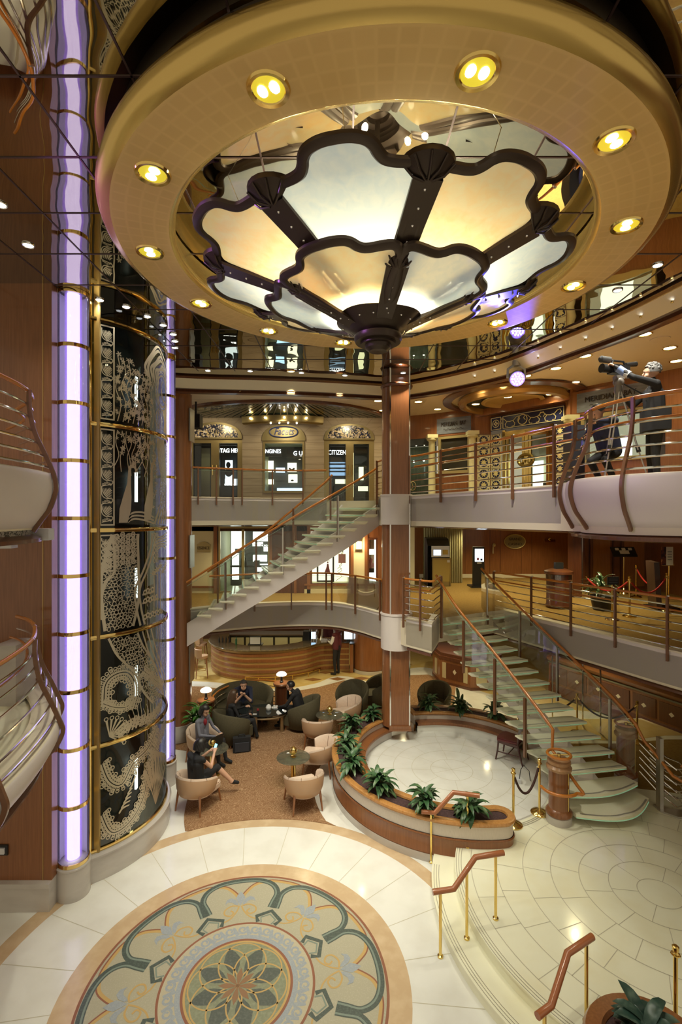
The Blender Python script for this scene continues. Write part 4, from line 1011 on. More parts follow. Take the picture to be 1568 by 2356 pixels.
balustrade('steel bar balustrade of the middle deck right of the lower stairs', E6c, Z6, [E6c[1]] + [cross(E6c, x) for x in (1224, 1315, 1417, 1537)])

# ------------------------------------------------------------------ stairs
def interp(tab, k):
    for (a, p), (b, q) in zip(tab, tab[1:]):
        if a <= k <= b: u = (k - a) / (b - a); return V((p[0] + (q[0] - p[0]) * u, p[1] + (q[1] - p[1]) * u, 0))
    (a, p), (b, q) = (tab[0], tab[1]) if k < tab[0][0] else (tab[-2], tab[-1])
    u = (k - a) / (b - a); return V((p[0] + (q[0] - p[0]) * u, p[1] + (q[1] - p[1]) * u, 0))
def smooth_tab(tab):
    P = spline([(p[0], p[1], k) for k, p in tab], 8); return [(p.z, (p.x, p.y)) for p in P]
MNOSE = mat('grey tread nosing', (.34, .32, .27), .6)
def stairs(label, LT, RT, n, z_of, over, rails, landing, bigfirst=False, spine_w=.24):
    """LT, RT: plan points of the left and right ends of step k"""
    LT, RT = smooth_tab(LT), smooth_tab(RT); c = (interp(LT, 1) + interp(RT, 1)) / 2
    t = thing('staircase', label, 'staircase', (c.x, c.y, z_of(1) - .18))
    for k in range(1, n + 1):
        a, b = interp(LT, k), interp(RT, k); d, e = interp(RT, k + over), interp(LT, k + over); z = z_of(k)
        m = MB()
        if bigfirst and k <= 2:
            q = (b - a).normalized(); nn = V((q.y, -q.x, 0)); fr = [a.lerp(b, i / 14) + nn * (sin(pi * i / 14) * (.30 if k == 1 else .16)) for i in range(15)]
            poly = fr + [d, e]
            m.prism([(p.x, p.y) for p in poly], z - .05, z, 0); cen = sum(poly, V()) / len(poly)
            m.prism([(cen.x + (p.x - cen.x) * .985, cen.y + (p.y - cen.y) * .985) for p in poly], z - .075, z - .05, 0)
            mo = m.build('tread', MMARBY, t, smooth=False)
            m = MB(); m.tube([(p.x, p.y, z - .062) for p in fr], .007, 6); m.build('glass_edge', MGLED, mo)
            m = MB(); ribbon(m, [fr[i] + (cen - fr[i]).normalized() * .07 for i in range(15)], .03, z + .002, 0); m.build('nosing', MNOSE, mo, smooth=False)
            continue
        cc = (a + b + d + e) / 4; top = [a, b, d, e]; bot = [cc.lerp(p, f) for p, f in zip(top, (.74, .74, .9, .9))]
        vs = [(p.x, p.y, z) for p in top] + [(p.x, p.y, z - .028) for p in top] + [(p.x, p.y, z - .085) for p in bot]
        m.add(vs, [(0, 1, 2, 3), (0, 4, 5, 1), (1, 5, 6, 2), (2, 6, 7, 3), (3, 7, 4, 0), (4, 8, 9, 5), (5, 9, 10, 6), (6, 10, 11, 7), (7, 11, 8, 4), (11, 10, 9, 8)])
        mo = m.build('tread', MMARBY, t, smooth=False)
        q = (b - a).normalized(); nn = V((-q.y, q.x, 0)); nn = nn if nn.dot(e - a) > 0 else -nn
        m = MB(); m.tube([a + V((0, 0, z - .040)) - nn * .004, b + V((0, 0, z - .040)) - nn * .004], .005, 6); m.build('glass_edge', MGLED, mo)
        m = MB(); ribbon(m, [a + nn * .06 + q * .05, b + nn * .06 - q * .05], .03, z + .002, 0); m.build('nosing', MNOSE, mo, smooth=False)
    return t, LT, RT
zB = lambda k: .30 + .1813 * k
tB, LB, RB = stairs('white marble staircase with glass edged treads curving down to the ground floor',
    [(1, (3.93, 8.25)), (4, (3.64, 9.07)), (8, (3.16, 9.98)), (12, (2.62, 10.70)), (15, (2.32, 11.24)), (17, (2.12, 11.6))],
    [(1, (5.43, 8.71)), (4, (5.15, 9.30)), (8, (4.58, 10.27)), (12, (3.98, 11.12)), (15, (3.56, 11.85)), (17, (3.30, 12.3))], 15, zB, 1.22, None, None, True)
def spine(t, LT, RT, n0, n1, zf, f0, f1, dz0, dz1, name, mtl, st=.5):
    m = MB(); A, B, C_, D = [], [], [], []; k = n0
    while k <= n1 + 1e-6:
        a, b = interp(LT, k), interp(RT, k); p, q = a.lerp(b, f0), a.lerp(b, f1); z = zf(k)
        A.append((p.x, p.y, z + dz1)); B.append((q.x, q.y, z + dz1)); C_.append((p.x, p.y, z + dz0)); D.append((q.x, q.y, z + dz0)); k += st
    m.strip(A, B); m.strip(C_, D); m.strip(A, C_); m.strip(B, D)
    m.add([A[0], B[0], D[0], C_[0]], [(0, 1, 2, 3)]); m.add([A[-1], B[-1], D[-1], C_[-1]], [(0, 1, 2, 3)])
    return m.build(name, mtl, t, smooth=False)
spine(tB, LB, RB, 1.4, 15.5, zB, .36, .64, -.48, -.20, 'spine', MWHITE)
m = MB()
for k in range(2, 16):
    a, b = interp(LB, k + .5), interp(RB, k + .5); c = a.lerp(b, .5); m.box(c.x - .14, c.x + .14, c.y - .07, c.y + .07, zB(k) - .33, zB(k) - .07)
m.build('tread_block', MWHITE, tB, smooth=False)
def stair_side(t, T, k0, k1, zf, q, sgn, posts, rail_h=.92, tail=None, head=None, glass=True, g0=-.05):
    K = [k0 + (k1 - k0) * i / 40 for i in range(41)]; P = []
    for k in K:
        a = interp(T, k); d = (interp(T, k + .3) - interp(T, k - .3)).normalized(); s = V((d.y, -d.x, 0)) * sgn
        P.append(a + s * q + V((0, 0, zf(k) + .02)))
    top = [p + V((0, 0, rail_h)) for p in P]
    rp = (head or []) + list(reversed(top)) + (tail or [])
    m = MB(); m.tube(rp, .027, 10); m.build('handrail', MRAIL, t)
    if glass:
        m = MB(); A = [p + V((0, 0, g0)) for p in P]; B = [p + V((0, 0, rail_h - .09)) for p in P]; m.strip(A, B); m.build('glass_panel', MGLASS, t)
        m = MB(); m.tube(B, .005, 5); m.build('glass_edge', MGEDGE, t)
    for k in posts:
        a = interp(T, k); d = (interp(T, k + .3) - interp(T, k - .3)).normalized(); s = V((d.y, -d.x, 0)) * sgn; p = a + s * (q + .02); z = zf(k)
        m = MB(); m.obox((p.x, p.y, z + .28), (0, 0, 1), d, .022, .56, .02, 0); m.obox((p.x - s.x * .028, p.y - s.y * .028, z + .28), (0, 0, 1), d, .016, .56, .01, 1)
        m.build('post', [MPOST, MBRUSH], t, smooth=False)
    return P, top
NW = (3.69, 8.36)
tail = [V(p) for p in [(3.72, 8.70, 1.34), (3.82, 8.45, 1.17), (3.93, 8.20, .98), (3.99, 8.12, .89)]] + [V((NW[0] + .30 * cos(R(a)), NW[1] + .30 * sin(R(a)), .885)) for a in range(-48, -190, -12)]
tail = spline(tail, 3)
stair_side(tB, LB, 2.6, 15.8, zB, .06, -1, (5, 8, 11.5, 14.8), tail=tail)
tail = [V(p) for p in [(5.50, 8.95, 1.38), (5.62, 8.72, 1.18), (5.72, 8.50, .98), (5.85, 8.38, .92), (6.05, 8.42, .92), (6.12, 8.58, .95), (6.0, 8.72, 1.05)]]
stair_side(tB, RB, 2.4, 16.2, zB, .06, 1, (4.5, 8.5, 12, 15.5), tail=tail)
# curled steel bars and flat foot at the right end of the lower stairs
m = MB()
for i in range(6):
    z = 1.25 - .13 * i; m.tube([(5.50, 9.1, z + .16), (5.66, 8.80, z - .06), (5.86, 8.62, z - .22), (6.02, 8.66, z - .22), (6.02, 8.80, z - .18), (5.84, 8.86, z - .12), (5.66, 9.05, z + .05)], .013, 7)
m.build('curled_bars', MCHROME, tB)
m = MB(); m.box(5.60, 5.66, 8.66, 8.78, .31, 1.55); m.prism([(5.56, 8.6), (5.75, 8.42), (5.95, 8.40), (6.10, 8.50), (6.06, 8.62), (5.80, 8.66), (5.66, 8.82), (5.56, 8.80)], .303, .33)
m.build('flat_post', MBRUSH, tB, smooth=False)
# newel drum with marble cap and wooden hoop
def newel(c, label, z):
    t = thing('newel_drum', label, 'post', (c[0], c[1], z))
    m = MB(); m.lathe([(.205, z), (.205, z + .12), (.19, z + .13)], (*c, 0), 28); m.build('marble_plinth', MGREYM, t)
    m = MB(); m.lathe([(.19, z + .12), (.215, z + .15), (.21, z + .19), (.175, z + .23), (.165, z + .24), (.165, z + .88)], (*c, 0), 28); m.build('drum', MW, t)
    m = MB(); m.lathe([(.165, z + .88), (.20, z + .89), (.205, z + .93), (.17, z + .97), (.19, z + 1.0), (.185, z + 1.04), (.15, z + 1.06), (0, z + 1.07)], (*c, 0), 28); m.build('marble_cap', mat('brown marble cap', (.36, .19, .09), .2, noise=(6, .45, (.48, .30, .17), (1, 1, 1))), t)
    m = MB(); m.tube([(c[0] + .185 * cos(2 * pi * i / 24), c[1] + .185 * sin(2 * pi * i / 24), z + 1.13) for i in range(24)], .024, 8, closed=True); m.build('hoop', MRAIL, t)
    m = MB(); m.cyl((c[0], c[1]), .03, z + 1.05, z + 1.14, 10); m.tube([(c[0] - .18, c[1], z + 1.12), (c[0] + .18, c[1], z + 1.12)], .012, 6); m.build('hoop_stay', MBRASS, t)
    m = MB()
    m.box(c[0] + .09, c[0] + .10, c[1] - .146, c[1] - .130, z + .24, z + .88); m.build('brass_line', MBRASS, t)
newel(NW, 'wooden newel drum with marble cap at the foot of the lower stairs', ZR)
newel((5.55, 9.62), 'wooden newel drum with marble cap behind the right rail of the lower stairs', ZR)

zA = lambda k: Z7F - .172 * k
NA = [(0, (1.10, 12.42)), (1, (.86, 12.32)), (2, (.60, 12.2)), (3, (.32, 12.08)), (4, (.03, 11.97)), (5, (-.26, 11.88)), (6, (-.56, 11.79)), (7, (-.86, 11.73)), (8, (-1.15, 11.69)), (10, (-1.72, 11.65)), (12, (-2.30, 11.65)), (14, (-2.87, 11.69)), (17, (-3.7, 11.78))]
FA = [(0, (-.12, 12.78)), (1, (-.25, 12.72)), (2, (-.40, 12.72)), (3, (-.60, 12.76)), (4, (-.80, 12.82)), (5, (-1.02, 12.89)), (6, (-1.23, 12.95)), (7, (-1.45, 12.98)), (8, (-1.66, 13.0)), (10, (-2.1, 13.0)), (12, (-2.6, 13.0)), (14, (-3.1, 13.0)), (17, (-3.85, 13.0))]
tA, LA, RA = stairs('white marble staircase with glass edged treads between the middle and upper decks', [(k, p) for k, p in FA], [(k, p) for k, p in NA], 16, zA, -1.25, None, None)
spine(tA, LA, RA, .0, 17, zA, .86, .90, -.62, -.06, 'stringer', MWHITE)
spine(tA, LA, RA, .0, 17, zA, .12, .88, -.62, -.58, 'soffit', MWHITE)
spine(tA, LA, RA, .0, 17, zA, .10, .14, -.62, -.10, 'stringer', MWHITE)
stair_side(tA, RA, .7, 17, zA, .05, 1, (.7, 4.3, 8.8, 13.6), rail_h=.92)
stair_side(tA, LA, .9, 15.6, zA, .05, -1, (1.2, 6, 10.5, 14.5), rail_h=.80, head=None)
# ------------------------------------------------------------------ planters
def planter(label, a0, a1, round_end, z0=0.):
    a = R((a0 + a1) / 2); t = thing('planter', label, 'planter', (PC[0] + 2.18 * cos(a), PC[1] + 2.18 * sin(a), z0))
    A0, A1 = R(a0), R(a1); n = 72
    ec = (PC[0] + 2.18 * cos(A1), PC[1] + 2.18 * sin(A1), 0)
    def part(name, prof_out, prof_in, mtl, end=True):
        m = MB()
        if prof_out: m.lathe([(2.18 + q, z) for q, z in prof_out], (*PC, 0), n, A0, A1)
        if prof_in: m.lathe([(2.18 - q, z) for q, z in prof_in], (*PC, 0), n, A0, A1)
        if round_end and prof_out and end: m.lathe(prof_out, ec, 24, A1, A1 + pi)
        m.build(name, mtl, t, ang=45)
    part('marble_skirt', [(.245, 0), (.245, .13)], [(.40, .302), (.40, .46)], MGREYM if z0 == 0 else MMARB, True)
    part('wood_panel', [(.235, .12), (.235, .15), (.225, .16), (.225, .40), (.235, .405), (.25, .42), (.235, .44)], [(.40, .46), (.44, .47), (.445, .50), (.43, .53), (.22, .53)], MW)
    part('woven_panel', [(.222, .44), (.222, .63)], [(.222, .53), (.222, .63)], MTEXT)
    part('cap', [(.13, .67), (.14, .70), (.22, .71), (.25, .70), (.262, .675), (.25, .645), (.222, .63)], [(.13, .67), (.14, .70), (.22, .71), (.25, .70), (.262, .675), (.25, .645), (.222, .63)], MWL)
    m = MB(); m.lathe([(2.04, .66), (2.18, .68), (2.32, .66)], (*PC, 0), n, A0, A1)
    if round_end: m.lathe([(.14, .66), (0, .68)], ec, 20, A1, A1 + pi)
    m.build('soil', MSOIL, t)
    m = MB()
    for q in ((A0,) if round_end else (A0, A1)):
        u = V((cos(q), sin(q), 0)); c = V((*PC, 0)) + u * 2.18
        m.obox(c + V((0, 0, .55)), u, (-u.y, u.x, 0), .02, .24, .13, 1); m.obox(c + V((0, 0, .68)), u, (-u.y, u.x, 0), .05, .25, .03, 0); m.obox(c + V((0, 0, .28)), u, (-u.y, u.x, 0), .02, .24, .16, 0)
    m.build('end_board', [MWL, MTEXT], t, smooth=False)
    return t
planter('long curved wooden planter wrapping the left side of the round stage', 127, 277, True)
planter('curved wooden planter at the back of the round stage beside the stairs', 25, 104, False, .3)
c = (2.78, 4.38); t = thing('planter', 'rounded wooden planter in the bottom right corner', 'planter', (*c, ZR))
m = MB(); m.lathe([(.50, .30), (.50, .60), (.56, .62), (.575, .66), (.55, .70), (.42, .71), (.40, .67)], (*c, 0), 48); m.build('wood_case', MW, t)
m = MB(); m.lathe([(.40, .66), (0, .69)], (*c, 0), 24); m.build('soil', MSOIL, t)
def leaf(mb, base, az, el, L, w, droop, k=0):
    d = V((cos(az), sin(az), 0)); s = V((-sin(az), cos(az), 0)); vs = []; n = 6; x = y = 0; e = el
    for i in range(n + 1):
        t = i / n; ww = w * (sin(pi * min(1, .12 + t * .88)) ** .75) * (1 if t < 1 else .02)
        p = V(base) + d * x + V((0, 0, y)); up = V((0, 0, cos(e))) - d * sin(e)
        vs += [p - s * ww + up * (ww * .35), p, p + s * ww + up * (ww * .35)]
        x += L / n * cos(e); y += L / n * sin(e); e -= droop / n
    mb.add(vs, [(i * 3 + j, i * 3 + j + 1, (i + 1) * 3 + j + 1, (i + 1) * 3 + j) for i in range(n) for j in range(2)], k)
def plant(label, c, z, seed, n=46, L=.34, w=.042, group=None, up=.30, matl=None, cat='plant', name='leafy_plant'):
    random.seed(seed); t = thing(name, label, cat, (c[0], c[1], z), group=group); m = MB(); st = MB()
    for q in range(5):
        bx, by = c[0] + random.uniform(-.07, .07), c[1] + random.uniform(-.07, .07); h = random.uniform(.5, 1.) * up
        st.tube([(bx, by, z), (bx * .98 + c[0] * .02, by, z + h)], .009, 6)
        for i in range(n // 5):
            a = random.uniform(0, 2 * pi); f = i / (n / 5)
            leaf(m, (bx, by, z + h * (.35 + .65 * f)), a, R(random.uniform(5, 40) + 45 * f), L * random.uniform(.7, 1.1), w * random.uniform(.8, 1.2), R(random.uniform(60, 120)))
    m.build('leaves', matl or MLEAF, t, ang=180); st.build('stem', MSTEM, t)
    return t
wh = ['next to the central column', 'second from the central column', 'third from the central column', 'fourth from the central column', 'at the front left bend of the stage', 'second from the rounded end', 'at its rounded end']
for i, (x, y) in enumerate([(851, 1643), (807, 1668), (785, 1712), (815, 1757), (880, 1805), (979, 1842), (1084, 1868)]):
    X, Y = fl(x, y, .80); a = atan2(Y - PC[1], X - PC[0])
    plant('dark leafy plant in the long curved planter, ' + wh[i], (PC[0] + 2.18 * cos(a), PC[1] + 2.18 * sin(a)), .67, 20 + i, group='plants in the long curved planter', L=[.30, .32, .34, .36, .38, .34, .36][i])
for i, (x, y) in enumerate([(984, 1618), (1062, 1620), (1137, 1638)]):
    X, Y = fl(x, y, .80); a = atan2(Y - PC[1], X - PC[0])
    plant('dark green leafy plant in the back planter, ' + ['closest to the column', 'the middle one of three', 'closest to the stairs'][i], (PC[0] + 2.18 * cos(a), PC[1] + 2.18 * sin(a)), .67, 40 + i, group='plants in the back planter')
plant('broad leaved dark plant in the bottom right corner planter', (2.72, 4.42), .68, 61, n=40, L=.34, w=.062, up=.28, matl=mat('blue green leaf', (.03, .065, .05), .3, noise=(9, .48, (.16, .22, .17), (1, 1, 1))))

# ------------------------------------------------------------------ brass handrails on the platform steps
def step_rail(label, pts, posts):
    t = thing('step_handrail', label, 'handrail', (posts[0][0], posts[0][1], posts[0][2]))
    m = MB(); m.tube(pts, .036, 12); m.build('wooden_grip', mat('reddish brown grip', (.35, .115, .042), .25, coat=.4) if not bpy.data.materials.get('reddish brown grip') else bpy.data.materials['reddish brown grip'], t, ang=60)
    for p in posts:
        m = MB(); m.cyl((p[0], p[1]), .019, p[2], p[3], 12); m.lathe([(.036, p[2]), (.036, p[2] + .02), (.02, p[2] + .03)], (p[0], p[1], 0), 16); m.build('brass_post', MBRASS, t)
step_rail('bent wooden handrail on brass posts against the end of the planter', [(1.27, 7.80, .79), (1.48, 7.77, .79), (1.76, 7.72, 1.14), (2.15, 7.66, 1.12)], [(1.42, 7.78, 0.003, .79), (1.97, 7.69, ZR, 1.13)])
step_rail('bent wooden handrail on three brass posts in the middle of the curved steps', [(1.13, 6.09, .82), (1.40, 6.13, .83), (1.70, 6.25, 1.14), (2.09, 6.35, 1.13)], [(1.23, 6.11, 0.003, .82), (1.58, 6.20, .15, 1.0), (1.98, 6.32, ZR, 1.13)])
step_rail('bent wooden handrail on brass posts beside the bottom corner planter', [(1.83, 4.60, .80), (2.0, 4.70, .80), (2.24, 4.88, 1.14), (2.58, 5.07, 1.14)], [(1.92, 4.66, .15, .80), (2.50, 5.03, ZR, 1.13)])

# ------------------------------------------------------------------ stanchions and ropes
def stanchion(label, x, y, z, h=.95):
    t = thing('rope_stanchion', label, 'stanchion', (x, y, z))
    m = MB(); m.lathe([(.15, 0.002), (.15, .015), (.13, .035), (.08, .055), (.03, .075), (.022, .09)], (x, y, z), 28); m.build('base', MBRASS, t)
    m = MB(); m.cyl((x, y), .021, z + .08, z + h - .05, 14); m.build('pole', MBRASS, t)
    m = MB(); m.lathe([(.021, h - .10), (.034, h - .095), (.034, h - .07), (.024, h - .06), (.03, h - .05), (.032, h - .01), (.02, h), (0, h)], (x, y, z), 16); m.tube([(x + .04 * cos(2 * pi * i / 12), y + .04 * sin(2 * pi * i / 12), z + h - .085) for i in range(12)], .005, 5, closed=True); m.build('collar_cap', MBRASS, t)
    return (x, y, z + h - .09)
def rope(label, p, q, sag, mtl, r=.02):
    p, q = V(p), V(q); pts = [p.lerp(q, i / 24) - V((0, 0, sag * 4 * (i / 24) * (1 - i / 24))) for i in range(25)]
    t = thing('barrier_rope', label, 'rope', (*((p + q) / 2).xy, min(x.z for x in pts) - r)); m = MB(); m.tube(pts[1:-1], r, 10); m.build('rope_cord', mtl, t)
    m = MB(); m.tube(pts[:3], .016, 8); m.tube(pts[-3:], .016, 8); m.build('brass_hook', MBRASS, t)
s1 = stanchion('brass rope stanchion beside the end of the long planter', 2.88, 8.25, ZR); s2 = stanchion('brass rope stanchion beside the wooden newel drum', 3.45, 8.58, ZR)
rope('dark brown rope hanging between the two stanchions at the stage opening', s1, s2, .42, MROPE)
s3 = stanchion('brass rope stanchion behind the treads of the lower stairs', 5.62, 11.75, ZR); s4 = stanchion('brass rope stanchion behind the right glass of the lower stairs', 6.75, 11.25, ZR)
rope('dark rope between the stanchions behind the lower stairs', s3, s4, .40, MROPE); s5 = stanchion('brass rope stanchion behind the back planter', 4.45, 12.4, ZR)
rope('dark rope running behind the stair treads', s5, s3, .45, MROPE)
stanchion('brass stanchion at the lower right edge of the platform', 3.28, 4.84, ZR)

# ------------------------------------------------------------------ furniture builders (facing +Y)
def tub_chair(label, shell, seatm, legm, loc, rz, group, r=.33, h=.70, wing=False, leg_h=.30, name='tub_armchair'):
    t = thing(name, label, 'armchair', (0, 0, 0), world=False, group=group); n = 28
    def shell_pts(q):   # open U, q in 0..1
        a = R(-28 + q * 236) + pi; return cos(a), sin(a) - .02
    m = MB(); A = []
    for i in range(n + 1):
        q = i / n; x, y = shell_pts(q); f = sin(pi * q) ** .8; top = .53 + (h - .53) * f; yy = y * r * 1.05; s = 1 + .12 * f
        b0 = leg_h if not wing else .06
        A.append([(x * r * .80, yy * .80, b0), (x * r * 1.0, yy * 1.0, b0 + .02), (x * r * 1.10 , yy * 1.10, .42), (x * r * 1.16, yy * 1.16, top - .02), (x * r * 1.10, yy * 1.10, top + .015), (x * r * .98, yy * .98, top - .01), (x * r * .88, yy * .88, .40), (x * r * .86, yy * .86, .34)])
    k = len(A[0]); vs = [p for r_ in A for p in r_]
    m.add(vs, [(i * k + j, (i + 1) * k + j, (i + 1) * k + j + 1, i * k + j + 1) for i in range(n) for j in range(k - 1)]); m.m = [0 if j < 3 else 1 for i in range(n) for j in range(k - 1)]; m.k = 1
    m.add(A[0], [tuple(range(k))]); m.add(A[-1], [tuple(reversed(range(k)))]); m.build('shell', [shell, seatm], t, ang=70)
    m = MB()
    for q in (.22, .40, .60, .78):
        x, y = shell_pts(q); f = sin(pi * q) ** .8; top = .53 + (h - .53) * f
        m.tube([(x * r * .865, y * r * .90, .39), (x * r * .965, y * r * 1.02, top - .02), (x * r * 1.10, y * r * 1.16, top + .016), (x * r * 1.165, y * r * 1.22, top - .03)], .005, 5)
    m.build('seam', MSEAM if not wing else MOLIVE, t)
    m = MB(); pl = [(.86 * r * cos(R(180 + 180 * i / 14)), .86 * r * sin(R(180 + 180 * i / 14))) for i in range(15)] + [(.88 * r, .30), (.80 * r, .36), (-.80 * r, .36), (-.88 * r, .30)]
    m.prism(pl, .27 if not wing else .14, .35, 0); m.prism([(x * .97, y * .97) for x, y in pl], .35, .38, 0); m.build('seat', seatm, t, ang=50)
    for x, y in ((-.26, .27), (.26, .27), (-.24, -.24), (.24, -.24)):
        m = MB(); m.tube([(x * 1.0, y, .36), (x * 1.16, y * 1.16, .0)], [.024, .014], 8); m.build('leg', legm, t)
    t.location = loc; t.rotation_euler = (0, 0, rz); return t
FL = .013
GA = 'cream leather tub armchairs in the lounge'
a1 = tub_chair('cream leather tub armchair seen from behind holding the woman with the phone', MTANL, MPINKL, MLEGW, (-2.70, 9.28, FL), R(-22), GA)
# shell is leather: pale inside and tan outside are two leathers; copies share the meshes
place(a1, (-.70, 9.30, FL), R(20), 'cream tub armchair seen from behind, closest to the tan floor border', GA)
place(a1, (-.46, 10.55, FL), R(82), 'cream tub armchair turned left towards the nearer glass table with its open side showing', GA)
place(a1, (-.56, 11.75, FL), R(-5), 'cream tub armchair with its back to the camera at the farther glass table', GA)
place(a1, (.14, 12.85, FL), R(110), 'cream tub armchair at the back near the plants beside the farther glass table', GA)
place(a1, (-3.06, 11.05, FL), R(-118), 'cream tub armchair by the elevator holding the woman with the laptop', GA)
GO = 'olive lounge armchairs'
o1 = tub_chair('olive wing armchair on the right of the coffee table holding the man in black', MOLIVE, MOLIVE, MLEGW, (-1.02, 12.75, FL), R(72), GO, r=.40, h=.82, wing=True, leg_h=.1, name='lounge_armchair')
place(o1, (-2.62, 11.95, FL), R(-40), 'olive armchair holding the woman with long brown hair', GO)
place(o1, (1.02, 14.3, FL), R(100), 'tall backed olive armchair partly behind the central column', GO)
place(o1, (.30, 13.55, FL), R(160), 'low olive armchair behind the farther glass table', GO)
place(o1, (2.55, 13.5, FL), R(150), 'grey olive armchair behind the back planter', GO)
# olive sofa, curved
t = thing('curved_sofa', 'olive curved sofa behind the coffee table holding the man in a dark shirt', 'sofa', (-2.55, 13.35, FL)); m = MB(); n = 24; A = []
for i in range(n + 1):
    q = i / n; a = R(200 - 220 * q); f = sin(pi * q) ** .6; x, y = .80 * cos(a), .52 * sin(a); top = .52 + .34 * f
    bx, by = -2.64, 13.25
    A.append([(bx + x * .82, by + y * .80, .05), (bx + x, by + y, .05), (bx + x * 1.04, by + y * 1.06, top), (bx + x * .97, by + y * .95, top + .03), (bx + x * .86, by + y * .80, top - .02), (bx + x * .80, by + y * .72, .35)])
vs = [p for r_ in A for p in r_]; m.add(vs, [(i * 6 + j, (i + 1) * 6 + j, (i + 1) * 6 + j + 1, i * 6 + j + 1) for i in range(n) for j in range(5)]); m.add(A[0], [tuple(range(6))]); m.add(A[-1], [tuple(reversed(range(6)))]); m.build('backrest', MOLIVE, t, ang=60)
m = MB(); m.prism([(-2.64 + .70 * cos(R(190 - 200 * i / 16)), 13.25 + .42 * sin(R(190 - 200 * i / 16))) for i in range(17)] + [(-2.02, 12.98), (-3.26, 12.98)], .12, .42, 0); m.build('seat', MOLIVE, t)
for x, y in ((-3.18, 13.05), (-2.1, 13.05), (-3.0, 13.5), (-2.25, 13.5)):
    m = MB(); m.cyl((x, y), .025, FL, .12, 8); m.build('leg', MLEGW, t)
# glass tables with brass globe lamps
MTGL = thin_glass('smoky table glass', (.80, .83, .74), .2, .12, (.5, .5, .38))
GT = 'round glass tables with brass legs'
def glass_table(label, x, y, h=.56, r=.34):
    t = thing('glass_table', label, 'table', (x, y, FL), group=GT)
    m = MB(); m.lathe([(0, h), (r - .01, h), (r, h - .006), (r - .01, h - .014), (0, h - .014)], (x, y, 0), 36); m.build('glass_top', MTGL, t)
    m = MB(); m.lathe([(.17, FL), (.17, .025), (.14, .035), (.05, .045)], (x, y, 0), 24); m.build('foot', MBRASS, t)
    m = MB(); m.cyl((x, y), .05, .03, h - .015, 20); m.build('column', MBRASS, t)
    m = MB(); m.lathe([(0, h - .04), (.16, h - .035), (.16, h - .016), (0, h - .016)], (x, y, 0), 24); m.build('support_plate', MCREAM, t)
    t2 = thing('globe_lamp', label.replace('round glass table', 'small brass globe ornament').replace('with a brass leg', 'on the glass table'), 'lamp', (x, y, h), group='brass globe lamps on the glass tables')
    m = MB(); m.lathe([(.055, h + .002), (.055, h + .012), (.02, h + .02), (.015, h + .05)], (x, y, 0), 16); m.build('base', MBRASS, t2)
    m = MB(); m.sphere((x, y, h + .125), .078, 20, 12); m.build('globe', MBRASS, t2)
    m = MB(); m.lathe([(.017, h + .195), (.014, h + .22), (0, h + .225)], (x, y, 0), 10); m.build('finial', MBRASS, t2)
glass_table('round glass table with a brass leg closest to the front armchairs', -.97, 10.05)
glass_table('round glass table with a brass leg farther back near the planter', -.28, 12.2)
glass_table('round glass table with a brass leg between the two women at the left', -2.72, 10.42)
# oval coffee table
t = thing('coffee_table', 'oval dark glass coffee table on brushed metal legs in front of the olive sofa', 'table', (-2.0, 12.55, FL)); m = MB(); m.prism([(-1.98 + .62 * cos(2 * pi * i / 40), 12.58 + .40 * sin(2 * pi * i / 40)) for i in range(40)], .50, .52, 0); m.build('glass_top', ripple_glass('black table glass', (.02, .025, .025), 0, .04, 1, .0), t)
m = MB(); m.tube([(-1.98 + .56 * cos(2 * pi * i / 32), 12.58 + .35 * sin(2 * pi * i / 32), .43) for i in range(32)], .03, 8, closed=True); m.build('apron', mat('brushed bronze', (.40, .30, .17), .35, .8), t)
for x, y in ((-2.12, 12.22), (-1.50, 12.52), (-2.45, 12.62), (-1.9, 12.94)):
    m = MB(); m.cyl((x, y), .052, FL, .50, 16); m.build('leg', bpy.data.materials['brushed bronze'], t)
def small(name, label, cat, loc, build, mats): 
    m = MB(); build(m); t = m.build(name, mats, loc=loc); return tag(t, label, cat)
small('tea_pot', 'small white pot on the coffee table', 'pot', (-1.85, 12.62, .521), lambda m: m.lathe([(0, .521), (.06, .521), (.075, .57), (.05, .63), (.02, .65), (0, .655)], (-1.85, 12.62, 0), 16), MSHIRT)
small('drink_can', 'small red and dark drink can on the coffee table', 'can', (-2.08, 12.36, .521), lambda m: (m.cyl((-2.08, 12.36), .03, .521, .60, 14, 0), m.cyl((-2.08, 12.36), .031, .60, .635, 14, 1)), [MBLKC, MREDC])
small('white_napkin', 'folded white napkin on the coffee table', 'napkin', (-2.12, 12.30, .521), lambda m: m.box(-2.20, -2.10, 12.28, 12.34, .521, .527), MSHIRT)
small('serving_tray', 'white tray with cups on the coffee table', 'tray', (-1.7, 12.74, .521), lambda m: (m.box(-1.78, -1.62, 12.68, 12.80, .521, .53), m.cyl((-1.72, 12.74), .03, .53, .57, 12), m.cyl((-1.66, 12.73), .03, .53, .57, 12)), MSHIRT)
